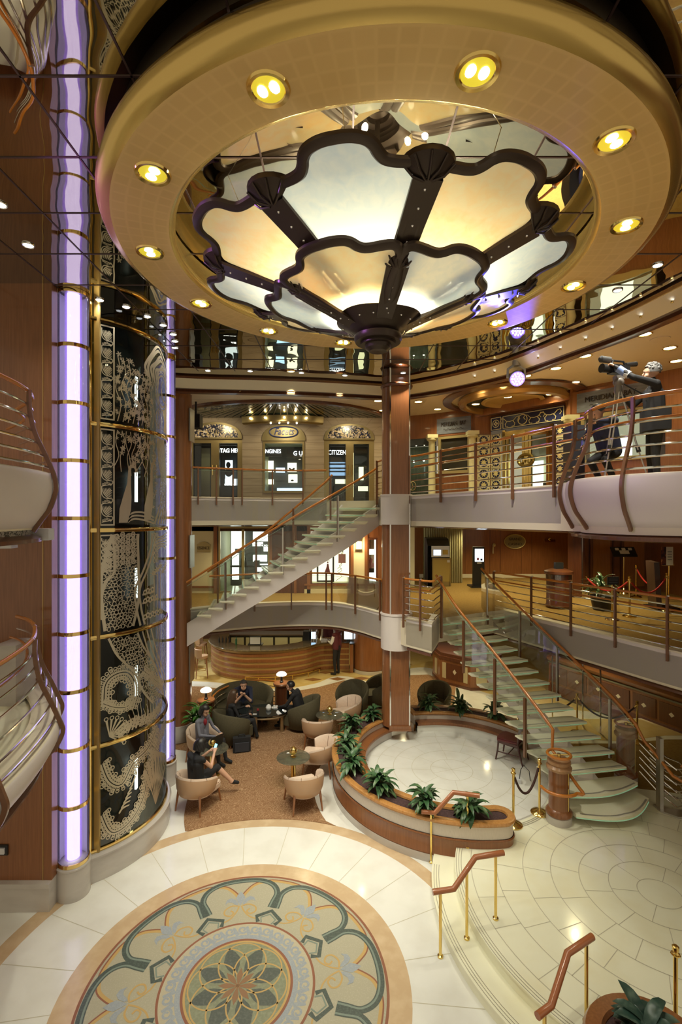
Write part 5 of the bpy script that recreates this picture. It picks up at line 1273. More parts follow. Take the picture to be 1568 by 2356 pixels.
# pedestals with dome lamps and the low curved rail between them
for (x, y, hh, lab) in ((-3.45, 12.62, .78, 'beside the tall left column'), (-1.66, 13.78, .82, 'behind the coffee table group')):
    t = thing('lamp_pedestal', 'round cherry wood pedestal ' + lab, 'pedestal', (x, y, FL)); m = MB(); m.lathe([(.17, FL), (.17, hh - .06)], (x, y, 0), 28); m.build('drum', MWD, t)
    m = MB(); m.lathe([(.17, hh - .06), (.23, hh - .05), (.235, hh - .02), (.22, hh), (0, hh)], (x, y, 0), 28); m.build('cap', MW, t)
    t = thing('dome_lamp', 'small lamp with a glowing dome shade on the pedestal ' + lab, 'lamp', (x, y, hh)); m = MB(); m.lathe([(.05, hh + .001), (.05, hh + .03), (.032, hh + .05), (.028, hh + .16), (.04, hh + .2)], (x, y, 0), 16); m.build('base', MBLACK, t)
    m = MB(); m.lathe([(.14, hh + .21), (.145, hh + .235), (.11, hh + .275), (.05, hh + .30), (0, hh + .305)], (x, y, 0), 28); m.build('shade', glow('milky lamp shade', (1., .90, .72), 2.0) if not bpy.data.materials.get('milky lamp shade') else bpy.data.materials['milky lamp shade'], t)
    lamp('POINT', 'dome_lamp_light', (x, y, hh + .18), 5, (1, .8, .5), .05)
rp = spline([(-3.35, 12.85), (-3.25, 13.35), (-2.9, 13.85), (-2.3, 14.1), (-1.75, 13.95)], 8)
balustrade('low curved wooden rail with steel bars behind the olive sofa', list(reversed(rp)), .0, [rp[2], rp[12], rp[22], rp[30]], prof=[(.0, .78), (0, .0)], bars=(.64, .5, .36, .22), wood2=None, top=.79, capp=False)
plant('bright green potted plant beside the tall left column', (-3.42, 11.75), .42, 77, n=60, L=.42, w=.05, up=.5, matl=MLEAF2, name='potted_plant')
t = thing('plant_pot', 'dark round pot holding the bright green plant by the left column', 'pot', (-3.42, 11.75, FL)); m = MB(); m.lathe([(.14, FL), (.2, .40), (.19, .42), (.0, .41)], (-3.42, 11.75, 0), 24); m.build('bowl', MBLACK, t)
t = thing('laptop_bag', 'black laptop bag standing on the carpet', 'bag', (-2.30, 11.35, FL)); m = MB(); m.obox((-2.30, 11.45, .18), (1, .25, 0), (-.25, 1, 0), .07, .20, .165); m.build('case', MBLKC, t, ang=30); m = MB(); m.obox((-2.28, 11.37, .14), (1, .25, 0), (-.25, 1, 0), .02, .16, .10); m.build('front_pocket', MBLKC2, t); m = MB(); m.tube([(-2.38, 11.43, .345), (-2.36, 11.43, .40), (-2.24, 11.46, .40), (-2.22, 11.46, .345)], .012, 6); m.build('strap_handle', MBLKC, t)
# side chair on the stage
t = thing('side_chair', 'burgundy leather side chair on the stage below the stairs', 'chair', (0, 0, 0), world=False)
m = MB(); m.prism([(-.20, -.2), (.2, -.2), (.235, .22), (.12, .26), (-.12, .26), (-.235, .22)], .41, .445, 0); m.prism([(-.18, -.18), (.18, -.18), (.21, .2), (-.21, .2)], .445, .465, 0); m.build('seat', MBURG, t)
m = MB(); m.box(-.205, .205, -.215, -.17, .36, .41); m.box(-.22, .22, .18, .21, .36, .41); m.box(-.22, -.19, -.2, .2, .36, .41); m.box(.19, .22, -.2, .2, .36, .41); m.build('seat_rail', MBURGW, t)
for x in (-1, 1):
    m = MB(); m.tube([(x * .20, .20, .41), (x * .205, .22, .2), (x * .225, .25, 0)], [.022, .018, .016], 8); m.build('leg', MBURGW, t)
    m = MB(); m.tube([(x * .19, -.30, .0), (x * .185, -.24, .2), (x * .19, -.20, .42), (x * .19, -.23, .7), (x * .18, -.31, .95)], [.016, .02, .022, .02, .018], 8); m.build('leg', MBURGW, t)
    m = MB(); m.tube([(x * .2, .22, .17), (x * .187, -.25, .17)], .012, 6); m.build('stretcher', MBURGW, t)
m = MB(); m.tube([(-.19, .0, .17), (.19, .0, .17)], .012, 6); m.build('stretcher', MBURGW, t)
m = MB(); m.obox((0, -.275, .80), (1, 0, 0), (0, -.3, .95), .13, .19, .018); m.build('backrest', MBURG, t)
t.location = (3.62, 10.5, ZR + .004); t.rotation_euler = (0, 0, R(52))
t = thing('cable_box', 'small grey box with a cable on the stage floor by the stanchion', 'box', (3.40, 9.55, .304)); m = MB(); m.box(3.33, 3.47, 9.50, 9.62, .306, .38); m.build('case', MPLASTW, t, smooth=False); m = MB(); m.tube([(3.45, 9.55, .37), (3.48, 9.56, .55), (3.55, 9.6, .62), (3.66, 9.6, .5), (3.68, 9.6, .31)], .007, 6); m.build('cable', MBLACK, t)
# ------------------------------------------------------------------ bar on the ground floor
BP = spline([(-4.75, 18.6), (-4.62, 17.6), (-4.15, 16.85), (-3.5, 16.45), (-2.9, 16.38), (-2.1, 16.45), (-1.3, 16.82), (-.75, 17.35), (-.25, 17.45)], 8)
t = thing('bar_counter', 'curved bar counter striped in cherry wood and gold with a dark granite top', 'bar', (-2.6, 16.9, .005))
m = MB(); pr = [(0, 0.005)]; ks = []
for i in range(5):
    z = .06 + .18 * i; pr += [(.0, z), (.02, z + .01), (.02, z + .10), (.0, z + .11)]; ks += [1, 0, 0, 0]
pr += [(0, .98)]; ks += [1]
m.sweep([(p.x, p.y, 0) for p in BP], pr, ks=ks); m.build('striped_front', [MW, mat('gold stripe', (.46, .30, .11), .35, .4)], t)
m = MB(); m.sweep([(p.x, p.y, 0) for p in BP], [(-.55, .98), (-.55, 1.03), (.08, 1.03), (.10, 1.01), (.08, .98), (-.55, .98)]); m.build('granite_top', mat('dark granite', (.10, .075, .045), .12, noise=(14, .45, (.20, .15, .08), (1, 1, 1)), coat=.5), t)
m = MB(); m.sweep([(p.x, p.y, 0) for p in BP], [(-.5, .0), (-.5, .97)]); m.build('back_panel', MWD, t)
m = MB(); fr = [p for p in offset(BP, .17) if -3.2 < p.x < -.7]; m.tube([(p.x, p.y, .17) for p in fr], .022, 8)
for p in fr[::5]: m.cyl((p.x, p.y), .015, .006, .17, 8)
m.build('foot_rail', MBRASS, t)
def stool(label, x, y, rz):
    t = thing('bar_stool', label, 'stool', (0, 0, 0), world=False, group='tan bar stools')
    m = MB(); m.cyl((0, 0), .20, .66, .74, 20); m.build('seat', MTANL, t)
    m = MB(); A = []
    for i in range(13):
        a = R(180 + 180 * i / 12); A.append([(.21 * cos(a), .21 * sin(a), .70), (.235 * cos(a), .235 * sin(a), .74), (.25 * cos(a), .25 * sin(a), .98), (.225 * cos(a), .225 * sin(a), .99), (.205 * cos(a), .205 * sin(a), .74)])
    vs = [p for r_ in A for p in r_]; m.add(vs, [(i * 5 + j, (i + 1) * 5 + j, (i + 1) * 5 + j + 1, i * 5 + j + 1) for i in range(12) for j in range(4)]); m.build('backrest', MTANL, t)
    for sx in (-1, 1):
        for sy in (-1, 1): m = MB(); m.tube([(sx * .14, sy * .14, .67), (sx * .19, sy * .19, 0)], [.02, .014], 8); m.build('leg', MLEGW, t)
    m = MB(); m.tube([(.17 * cos(pi / 4 + pi * i / 2), .17 * sin(pi / 4 + pi * i / 2), .25) for i in range(4)] , .01, 6, closed=True); m.build('foot_ring', MBRASS, t)
    t.location = (x, y, .005); t.rotation_euler = (0, 0, rz); return t
st = stool('tan leather bar stool at the left end of the bar, closest to the lounge', -4.72, 16.75, R(-75))
place(st, (-5.35, 17.5, .005), R(-80), 'tan bar stool behind the first one, half hidden by the tall column', 'tan bar stools')
place(st, (-5.2, 18.4, .005), R(-90), 'tan bar stool farthest back along the left end of the bar', 'tan bar stools')
# back bar
t = thing('back_bar', 'dark back bar unit with a steel worktop behind the counter', 'cabinet', (-2.4, 19.0, .005)); m = MB(); m.box(-4.3, -.9, 18.9, 19.5, .005, .90); m.build('cabinet_body', MINT, t, smooth=False)
m = MB(); m.box(-4.32, -.88, 18.87, 19.5, .90, .94); m.build('worktop', MBRUSH, t, smooth=False)
m = MB()
for i in range(6): m.box(-4.2 + i * .56, -3.72 + i * .56, 18.88, 18.9, .12, .82)
m.build('fridge_doors', MINTY, t, smooth=False)
bm_ = [mat('green bottle glass', (.02, .10, .04), .1), mat('amber bottle glass', (.30, .12, .02), .1), mat('clear bottle', (.45, .50, .50), .1), MBLACK]
random.seed(5)
def bottle(x, y, z, k, label, grp, s=1.):
    m = MB(); m.lathe([(0, z), (.036 * s, z), (.036 * s, z + .16 * s), (.013 * s, z + .21 * s), (.013 * s, z + .27 * s), (0, z + .27 * s)], (x, y, 0), 12); o = m.build('bottle', bm_[k], loc=(x, y, z)); tag(o, label, 'bottle', grp)
for x in (-4.28, -4.16, -4.04, -3.92): bottle(x, 17.35, 1.031, 3, 'dark bottle in the row at the left end of the bar top', 'dark bottles on the left end of the bar', .8)
bottle(-3.62, 17.05, 1.031, 0, 'green bottle standing alone on the bar top', None)
def tblock(name, label, cat, boxes, mats, loc):
    m = MB()
    for b in boxes: m.box(*b)
    return tag(m.build(name, mats, loc=loc, smooth=False), label, cat)
tblock('till', 'white and black till screen standing on the bar top', 'till', [(-3.12, -2.78, 16.95, 17.0, 1.07, 1.30, 1), (-3.15, -2.75, 16.99, 17.03, 1.05, 1.33, 0), (-3.2, -2.7, 16.93, 17.2, 1.031, 1.06, 0)], [MBLACK, MPLASTW], (-2.95, 17, 1.03))
tblock('till', 'black till with a card reader on the right of the bar', 'till', [(.12, .40, 17.5, 17.55, 1.1, 1.42, 1), (.1, .42, 17.55, 17.6, 1.08, 1.45, 0), (.2, .3, 17.5, 17.6, 1.031, 1.1, 0)], [MBLACK, MSCR], (.25, 17.5, 1.03))
t = thing('coffee_machine', 'shiny steel coffee machine lit blue behind the bar', 'coffee machine', (-1.15, 17.75, 1.031)); m = MB(); m.cyl((-.98, 17.72), .15, 1.031, 1.35, 20); m.cyl((-.98, 17.72), .17, 1.35, 1.42, 20); m.build('boiler', MCHROME, t); m = MB(); m.box(-1.35, -1.12, 17.6, 17.9, 1.031, 1.34); m.build('body', MBLACK, t, smooth=False); m = MB(); m.box(-1.06, -.90, 17.56, 17.565, 1.10, 1.34); m.build('lit_panel', MSCRB, t, smooth=False)
tblock('glass_rack', 'rack of upturned glasses on the bar beside the coffee machine', 'rack', [(-.72, -.30, 17.6, 17.9, 1.031, 1.06)] + [(-.70 + .07 * i, -.65 + .07 * i, 17.62, 17.67, 1.06, 1.14) for i in range(6)], [MCHROME], (-.5, 17.75, 1.03))
t = thing('bar_shelf', 'low bar extension with sink top behind the waiter', 'bar', (-.1, 17.6, .005)); m = MB(); m.box(-.22, .28, 17.36, 18.1, .005, 1.0); m.build('front', MW, t, smooth=False); m = MB(); m.box(-.24, .32, 17.33, 18.1, 1.0, 1.03); m.build('worktop', MCHROME, t, smooth=False)
m = MB()
for i in range(5): m.box(-.23, .285, 17.35, 17.36, .19 * i + .02, .19 * i + .07)
m.build('gold_stripe', bpy.data.materials['gold stripe'], t, smooth=False)
t = thing('rounded_cabinet', 'rounded cherry wood cabinet with a brass plate right of the bar', 'cabinet', (.98, 17.4, .005)); m = MB(); m.lathe([(.58, .13), (.58, 2.4)], (1.02, 17.5, 0), 32); m.build('body', MW, t); m = MB(); m.lathe([(.60, .005), (.60, .13)], (1.02, 17.5, 0), 32); m.build('plinth', MGREYM, t); m = MB(); m.lathe([(.585, 1.5), (.595, 1.5), (.595, 2.1), (.585, 2.1)], (1.02, 17.5, 0), 20, R(-120), R(-60)); m.build('brass_plate', MBRASS, t)
t = thing('serving_cupboard', 'wood serving cupboard with a niche left of the central column', 'cabinet', (1.9, 17.3, .005)); m = MB(); m.box(1.62, 2.3, 17.05, 17.6, .10, .95); m.box(1.62, 2.3, 17.5, 17.6, .95, 2.4); m.box(1.62, 2.3, 17.05, 17.6, 1.9, 2.4); m.build('body', MW, t, smooth=False); m = MB(); m.box(1.61, 2.33, 17.02, 17.6, .95, 1.0); m.build('worktop', MWL, t, smooth=False); m = MB(); m.box(1.68, 2.2, 17.03, 17.05, .16, .88); m.build('door', MWD, t, smooth=False); m = MB(); m.box(1.62, 2.05, 17.02, 17.03, .70, .76); m.build('slot', MBLACK, t, smooth=False); m = MB(); m.box(1.62, 2.3, 17.08, 17.6, .005, .10); m.build('plinth', MGREYM, t, smooth=False)
t = thing('side_counter', 'wood service counter beside the waiter', 'counter', (.45, 17.3, .005)); m = MB(); m.box(.31, .43, 17.2, 18.0, .005, 1.0); m.build('body', MW, t, smooth=False); m = MB(); m.box(.30, .46, 17.18, 18.0, 1.0, 1.03); m.build('worktop', MBLACK, t, smooth=False)

# small octagonal desk and long counter on the right of the ground floor
t = thing('octagonal_desk', 'octagonal inlaid wood desk behind the lower stairs', 'desk', (4.2, 16.1, .005)); P = [(3.15, 16.95), (3.25, 16.2), (4.05, 15.45), (4.75, 15.5), (5.2, 15.9), (5.3, 17.4), (3.3, 17.5)]
m = MB(); m.prism(P, .08, .80); m.build('body', MW, t, smooth=False); m = MB(); m.prism([(4.2 + (x - 4.2) * 1.04, 16.4 + (y - 16.4) * 1.06) for x, y in P], .80, .90); m.prism([(4.2 + (x - 4.2) * .98, 16.4 + (y - 16.4) * .98) for x, y in P], .90, 1.0); m.prism([(4.2 + (x - 4.2) * 1.02, 16.4 + (y - 16.4) * 1.03) for x, y in P], .005, .08); m.build('cornice', MWD, t, smooth=False)
m = MB()
def on_edge(mb, p, q, f, w, z0, z1, k=0, d=.02):
    p, q = V((*p, 0)), V((*q, 0)); u = (q - p).normalized(); nn = V((u.y, -u.x, 0)); c = p.lerp(q, f) + nn * d * .5; mb.obox(c + V((0, 0, (z0 + z1) / 2)), u, nn, d * .5, w / 2, (z1 - z0) / 2, k)
MINL = mat('cream inlay', (.55, .47, .28), .4)
for i, j, f, w in ((1, 2, .15, .14), (1, 2, .85, .14), (2, 3, .5, .34), (0, 1, .5, .2)): m = MB(); on_edge(m, P[i], P[j], f, w, .2, .7); m.build('inlay_panel', MINL, t, smooth=False)
m = MB(); on_edge(m, P[1], P[2], .5, .62, .2, .7, 0, .015); m.build('panel_frame', MWD, t, smooth=False)
m = MB()
p, q = V((*P[1], 0)), V((*P[2], 0)); u = (q - p).normalized(); nn = V((u.y, -u.x, 0)); c = p.lerp(q, .5) + nn * .02 + V((0, 0, .46)); m.add([c + u * .07, c + V((0, 0, .09)), c - u * .07, c - V((0, 0, .09))], [(0, 1, 2, 3)]); m.build('diamond', MCREAM, t, smooth=False)
t = thing('reception_counter', 'long panelled wood reception counter under the middle deck on the right', 'counter', (8.3, 12.5, ZR)); CP = [(6.4, 15.2), (7.0, 14.0), (7.55, 12.9), (8.15, 11.6), (8.9, 10.0)]
cp = [V((*p, 0)) for p in CP]
m = MB(); m.sweep([(p[0], p[1], 0) for p in CP], [(.0, .05), (.0, 1.02), (.03, 1.04), (.10, 1.10), (.12, 1.16), (.06, 1.20), (-.6, 1.20)]); m.build('body', MW, t); m = MB(); m.sweep([(p[0], p[1], 0) for p in CP], [(.02, .05), (.02, .34), (.005, .36)]); m.build('plinth', MWD, t)
m = MB(); m.sweep([(p[0], p[1], 0) for p in CP], [(.01, .98), (.035, .98), (.035, 1.02), (.01, 1.02)]); m.build('moulding', mat('greenish moulding', (.20, .19, .12), .5), t)
for i in range(4):
    for f in (.27, .75):
        m = MB(); on_edge(m, CP[i], CP[i + 1], f, .60, .42, .90, 0, .022); po = m.build('panel_door', MWD, t, smooth=False)
        p, q = V((*CP[i], 0)), V((*CP[i + 1], 0)); u = (q - p).normalized(); nn = V((u.y, -u.x, 0)); c = p.lerp(q, f) + nn * .026 + V((0, 0, .66)); m = MB(); m.add([c + u * .07, c + V((0, 0, .06)), c - u * .07, c - V((0, 0, .06))], [(0, 1, 2, 3)]); m.build('diamond_inlay', MCREAM, po, smooth=False)
t = thing('glass_screen', 'tall clear glass screen with steel edges behind the lower stairs', 'screen', (5.6, 12.3, ZR))
for a, b in (((5.35, 12.5), (5.95, 12.15)), ((5.95, 12.15), (6.15, 11.7))):
    m = MB(); m.add([(*a, .31), (*b, .31), (*b, 1.9), (*a, 1.9)], [(0, 1, 2, 3)]); m.build('glass_pane', MGLASS, t)
m = MB()
for p in ((5.35, 12.5), (5.95, 12.15), (6.15, 11.7)): m.cyl(p, .02, .303, 1.92, 8)
m.build('steel_post', MCHROME, t)

# ------------------------------------------------------------------ middle deck back wall and shop
YW = 15.1
def X6(x): return (x - 784) * YW / F
def ZZ(y, Y=YW): return H - (y - HY) * Y / F
wb = MB()
def wpiece(x0, x1, k, z0=Z6F, z1=5.3, d=0.): wb.box(X6(x0), X6(x1), YW - d, YW + .15, z0, z1, k)
wpiece(380, 492, 1); wpiece(492, 500, 0, d=.06); wpiece(620, 712, 2); wpiece(620, 626, 0, d=.05); wpiece(676, 682, 0, d=.05); wpiece(706, 714, 0, d=.05); wpiece(806, 813, 0, d=.06); wpiece(813, 838, 1); wpiece(838, 845, 0, d=.06)
wpiece(868, 878, 0, d=.06); wpiece(905, 925, 0); wpiece(712, 808, 1, Z6F, ZZ(1345)); wpiece(838, 905, 1, Z6F, ZZ(1345)); wpiece(845, 900, 0, ZZ(1238), 5.3, d=.02); wpiece(380, 925, 0, ZZ(1222), 5.3)
wb.box(X6(700), X6(925), YW - .05, YW, Z6F, Z6F + .12, 1); wb.box(X6(700), X6(925), YW - .06, YW, ZZ(1347), ZZ(1343), 0); wb.box(X6(380), X6(492), YW - .05, YW, ZZ(1352), ZZ(1348), 0)
struct('wall_middle', wb, [MW, mat('ivory wall panel', (.70, .62, .40), .5), MWD], 'ivory and wood shop wall of the middle deck', smooth=False)
def window_box(name, label, cat, x0, x1, z0, z1, Y, frame, back, depth=.7, fw=.05):
    """shop window: frame, pane and a lit display box behind"""
    t = thing(name, label, cat, ((x0 + x1) / 2, Y, z0)); m = MB(); d = .04
    m.box(x0, x1, Y - d, Y + .05, z1 - fw, z1); m.box(x0, x1, Y - d, Y + .05, z0, z0 + fw); m.box(x0, x0 + fw, Y - d, Y + .05, z0 + fw, z1 - fw); m.box(x1 - fw, x1, Y - d, Y + .05, z0 + fw, z1 - fw); m.build('frame', frame, t, smooth=False)
    m = MB(); m.add([(x0 + fw, Y, z0 + fw), (x1 - fw, Y, z0 + fw), (x1 - fw, Y, z1 - fw), (x0 + fw, Y, z1 - fw)], [(0, 1, 2, 3)]); m.build('glass_pane', MGLASS, t)
    m = MB(); m.box(x0, x1, Y + depth, Y + depth + .03, z0, z1, 0); m.box(x0 - .02, x0, Y + .05, Y + depth, z0, z1, 1); m.box(x1, x1 + .02, Y + .05, Y + depth, z0, z1, 1); m.box(x0, x1, Y + .05, Y + depth, z0 - .02, z0, 1); m.box(x0, x1, Y + .05, Y + depth, z1, z1 + .02, 1); m.build('display_box', [back, MINTY], t, smooth=False)
    return t
t = window_box('shop_window', 'lit perfume shop window with a pale poster in a black frame and pink boxes', 'shop window', X6(714), X6(806), ZZ(1345), ZZ(1238), YW, MWD, MSHOPY)
m = MB(); m.box(X6(727), X6(768), YW + .3, YW + .33, ZZ(1342), ZZ(1268)); m.build('poster_frame', MBLACK, t, smooth=False); m = MB(); m.box(X6(731), X6(764), YW + .29, YW + .30, ZZ(1338), ZZ(1272)); m.build('poster_sheet', glow('pale lit poster', (.95, .88, .66), .9), t, smooth=False)
m = MB(); m.tube([(X6(753), YW + .28, ZZ(1299)), (X6(753), YW + .28, ZZ(1308)), (X6(752), YW + .28, ZZ(1322))], [.022, .045, .10], 10, flat=None); m.sphere((X6(753), YW + .28, ZZ(1296)), .025, 8, 6); m.sphere((X6(757), YW + .285, ZZ(1283)), .05, 10, 6, sc=(1, .3, .8)); m.sphere((X6(745), YW + .285, ZZ(1278)), .03, 10, 6, sc=(1, .3, .8)); m.build('red_figure', MREDC, t)
text('poster_text', 'FLOWER', .08, MBLKC, (X6(746), YW + .285, ZZ(1292)), 0, t, .002)
m = MB()
for x0, x1, y0, y1 in ((775, 785, 1265, 1240), (778, 795, 1298, 1277), (790, 800, 1262, 1250)): m.box(X6(x0), X6(x1), YW + .35, YW + .5, ZZ(y0), ZZ(y1))
m.build('pink_box', MPINK, t, smooth=False)
m = MB(); 
for i in range(5): m.tube([(X6(772 + i * 2), YW + .4, ZZ(1340 - i * 14)), (X6(786), YW + .4, ZZ(1330 - i * 14)), (X6(776 + i * 4), YW + .4, ZZ(1318 - i * 14)), (X6(786 + i), YW + .4, ZZ(1310 - i * 14))], .008, 5)
m.build('scroll_print', MBLACK, t)
t = window_box('shop_window', 'lit shop window with a large pink flower picture right of the wall sconce', 'shop window', X6(845), X6(868), ZZ(1345), ZZ(1238), YW, MWD, MSHOPW)
m = MB(); m.box(X6(846), X6(862), YW + .3, YW + .33, ZZ(1310), ZZ(1278), 0); m.box(X6(846), X6(862), YW + .3, YW + .33, ZZ(1265), ZZ(1242), 1); m.box(X6(846), X6(862), YW + .3, YW + .33, ZZ(1320), ZZ(1310), 2); m.build('flower_picture', [bits_mat('pink petals', [(.8, .35, .42), (.9, .6, .6), (.7, .2, .25), (.9, .75, .7)], 9), mat('peach picture', (.8, .45, .32), .5), MBLACK], t, smooth=False)
t = window_box('shop_window', 'narrow lit shop window just left of the central column', 'shop window', X6(878), X6(905), ZZ(1345), ZZ(1238), YW, MWD, MSHOPW)
t = window_box('shop_entrance', 'bronze framed glass doors of the brightly lit cosmetics shop behind the stairs', 'shop front', X6(503), X6(620), Z6F + .01, ZZ(1212), YW, MBRONZE, MINT, 1.6)
m = MB(); m.box(X6(556), X6(562), YW - .04, YW + .04, Z6F + .05, ZZ(1218)); m.build('door_stile', MBRONZE, t, smooth=False)
m = MB()
for x0, x1, y0, y1 in ((512, 545, 1268, 1225), (512, 520, 1280, 1268), (566, 606, 1250, 1226), (564, 590, 1262, 1252), (592, 606, 1275, 1258), (566, 600, 1300, 1284), (514, 530, 1345, 1280), (575, 604, 1325, 1306)): m.box(X6(x0), X6(x1), YW + 1.2 - .02 * (x0 % 3), YW + 1.25, ZZ(y0), ZZ(y1))
m.build('lit_panel', MSHOPW, t, smooth=False)
m = MB(); m.box(X6(514), X6(606), YW + .9, YW + 1.1, ZZ(1312), ZZ(1308)); m.box(X6(572), X6(585), YW + .9, YW + 1.1, ZZ(1308), ZZ(1296)); m.box(X6(540), X6(552), YW + .9, YW + 1.1, ZZ(1308), ZZ(1290)); m.build('counter_goods', MBLACK, t, smooth=False)
text('lit_word', 'coco', .20, MBLACK, (X6(600), YW + 1.16, ZZ(1259)), 0, t, .004)
t = thing('shop_plaque', 'gold arched plaque reading ESSENCE on the ivory wall', 'sign', (X6(468), YW, ZZ(1268))); m = MB(); m.box(X6(453), X6(484), YW - .03, YW, ZZ(1270), ZZ(1252)); m.prism([(X6(468.5) + .16 * cos(R(a)), .08 * sin(R(a))) for a in range(0, 181, 15)], 0, .001) if False else None
m.add([(X6(468.5) + .15 * cos(R(a)), YW - .03, ZZ(1252) + .075 * sin(R(a))) for a in range(0, 181, 15)], [tuple(range(13))]); m.build('plate', MBRONZE, t, smooth=False); text('plaque_letters', 'ESSENCE', .13, MDARKM, (X6(468.5), YW - .035, ZZ(1261)), 0, t, .004, width=.36)
t = thing('wall_sconce', 'glowing rectangular wall sconce on the ivory panel', 'lamp', (X6(825), YW, ZZ(1265))); m = MB(); m.box(X6(819), X6(831), YW - .10, YW - .02, ZZ(1263), ZZ(1245)); m.build('shade', glow('peach sconce shade', (1., .72, .36), 3.), t, smooth=False); m = MB(); m.box(X6(818), X6(832), YW - .11, YW, ZZ(1265), ZZ(1263)); m.box(X6(818), X6(832), YW - .11, YW, ZZ(1245), ZZ(1243)); m.build('bracket', MBRASS, t, smooth=False)
lamp('POINT', 'sconce_light', (X6(825), YW - .25, ZZ(1254)), 12, (1, .75, .42), .06)

# middle deck: casino side on the right
wc = MB(); wc.box(1.6, 10, 18.9, 19.1, Z6F, 5.3, 0); wc.box(2.3, 2.46, 16.5, 16.6, Z6F, 5.3, 1)
for x in (4.3, 4.75, 5.7, 6.1, 6.9, 7.3): wc.box(x - .006, x + .006, 18.89, 18.9, Z6F, 5.3, 2)
wc.box(3.0, 10, 18.86, 18.9, Z6F, Z6F + .14, 3)
for x0, x1 in ((9.2, 9.9),): wc.box(x0, x1, 18.87, 18.9, Z6F + .2, 5.2, 4)
struct('wall_casino', wc, [MW, mat('ivory strip', (.7, .62, .38), .5), MWD, MCREAM, MW], 'cherry wood wall of the casino entrance', smooth=False)
wc = MB(); wc.box(7.4, 10, 15.9, 16.1, Z6F, 5.3, 0); wc.box(7.35, 7.55, 15.3, 15.9, Z6F, 5.3, 1)
for x0, x1 in ((8.1, 8.65), (9.1, 9.75)): wc.box(x0, x1, 15.86, 15.9, Z6F + .1, 5.15, 2)
for x in (8.0, 8.75, 9.0): wc.box(x - .02, x + .02, 15.84, 15.9, Z6F, 5.3, 1)
struct('wall_right', wc, [MW, MWD, wood('honey veneer', (.36, .15, .04), (.46, .20, .06))], 'veneered wood wall at the right of the middle deck', smooth=False)
t = thing('column', 'dark wood column right of the casino sign', 'column', (6.85, 14.4, Z6F), kind='structure'); m = MB(); m.box(6.72, 6.98, 14.3, 14.6, Z6F, 5.3); m.build('shaft', MWD, t, smooth=False)
m = MB(); m.box(6.97, 7.0, 14.28, 14.30, Z6F, 5.3); m.build('silver_edge', MCHROME, t, smooth=False)
t = thing('oval_sign', 'oval casino sign reading GRAND CASINO on the wood wall', 'sign', (6.66, 18.85, 4.4)); Ys = 18.87; cx, cz = at(1184, 1246, Ys)
m = MB(); m.tube([(cx + .40 * cos(2 * pi * i / 40), Ys, cz + .27 * sin(2 * pi * i / 40)) for i in range(40)], .022, 8, closed=True); m.build('rim', MBRONZE, t); m = MB(); m.add([(cx + .39 * cos(2 * pi * i / 40), Ys - .005, cz + .26 * sin(2 * pi * i / 40)) for i in range(40)], [tuple(range(40))]); m.build('plate', mat('olive plate', (.24, .20, .11), .4), t, smooth=False)
text('upper_word', 'GRAND', .14, MDARKM, (cx, Ys - .012, cz + .09), 0, t, .004); text('lower_word', 'CASINO', .14, MDARKM, (cx, Ys - .012, cz - .10), 0, t, .004)
t = thing('brass_lamp_hook', 'small brass ornamental plaque on the wood wall', 'plaque', (7.9, 18.87, 4.5)); cx, cz = at(1264, 1244, Ys); m = MB(); m.box(cx - .2, cx + .2, Ys - .02, Ys + .02, cz - .04, cz + .04); m.sphere((cx, Ys - .01, cz + .05), .06, 10, 6, sc=(1, .3, 1)); m.build('plaque_body', MBRASS, t)
t = thing('wall_telephone', 'pale wall telephone on the casino wall', 'telephone', (5.9, 18.87, 4.2)); cx, cz = at(1134, 1260, Ys); m = MB(); m.tube([(cx, Ys - .03, cz + .10), (cx - .02, Ys - .06, cz), (cx - .02, Ys - .03, cz - .22)], .03, 8); m.sphere((cx + .02, Ys - .03, cz + .1), .07, 10, 6); m.build('handset', mat('beige plastic', (.5, .42, .28), .4), t)
# cash machine
Ya = 16.6
def XA(x): return (x - 784) * Ya / F
t = thing('cash_machine', 'tall bronze cash machine with a lit screen under a black hood', 'cash machine', (XA(1013), Ya, Z6F)); z = lambda y: ZZ(y, Ya)
m = MB(); m.box(XA(994), XA(1037), Ya, Ya + .6, Z6F, z(1284)); m.build('cabinet', mat('dull gold metal', (.34, .25, .10), .4, .5), t, smooth=False)
m = MB(); m.prism([(0, 0)], 0, 0) if False else None
m.add([(XA(x), y, zz) for x in (983, 1034) for y, zz in ((Ya - .05, Z6F), (Ya + .65, Z6F), (Ya + .65, z(1238)), (Ya + .25, z(1240)), (Ya - .02, z(1256)), (Ya + .02, z(1284)))], [(0, 1, 2, 3, 4, 5), (6, 7, 8, 9, 10, 11), (0, 1, 7, 6), (1, 2, 8, 7), (2, 3, 9, 8), (3, 4, 10, 9)]); m.build('black_hood', MBLACK, t, smooth=False)
m = MB(); m.box(XA(992), XA(1034), Ya + .02, Ya + .1, z(1282), z(1254)); m.build('fascia', MBRUSH, t, smooth=False); m = MB(); m.box(XA(997), XA(1014), Ya, Ya + .02, z(1278), z(1265)); m.build('screen', glow('atm screen', (.6, .68, .85), .9), t, smooth=False); m = MB(); m.box(XA(1018), XA(1030), Ya, Ya + .02, z(1276), z(1265)); m.build('keypad', mat('yellow keypad', (.55, .42, .10), .4), t, smooth=False); m = MB(); m.box(XA(1028), XA(1034), Ya - .02, Ya, z(1294), z(1288)); m.build('lock', MPLASTW, t, smooth=False)
m = MB(); m.box(XA(996), XA(1034), Ya - .008, Ya, z(1338), z(1288)); m.build('door', mat('ochre door panel', (.42, .31, .09), .45, .3), t, smooth=False)
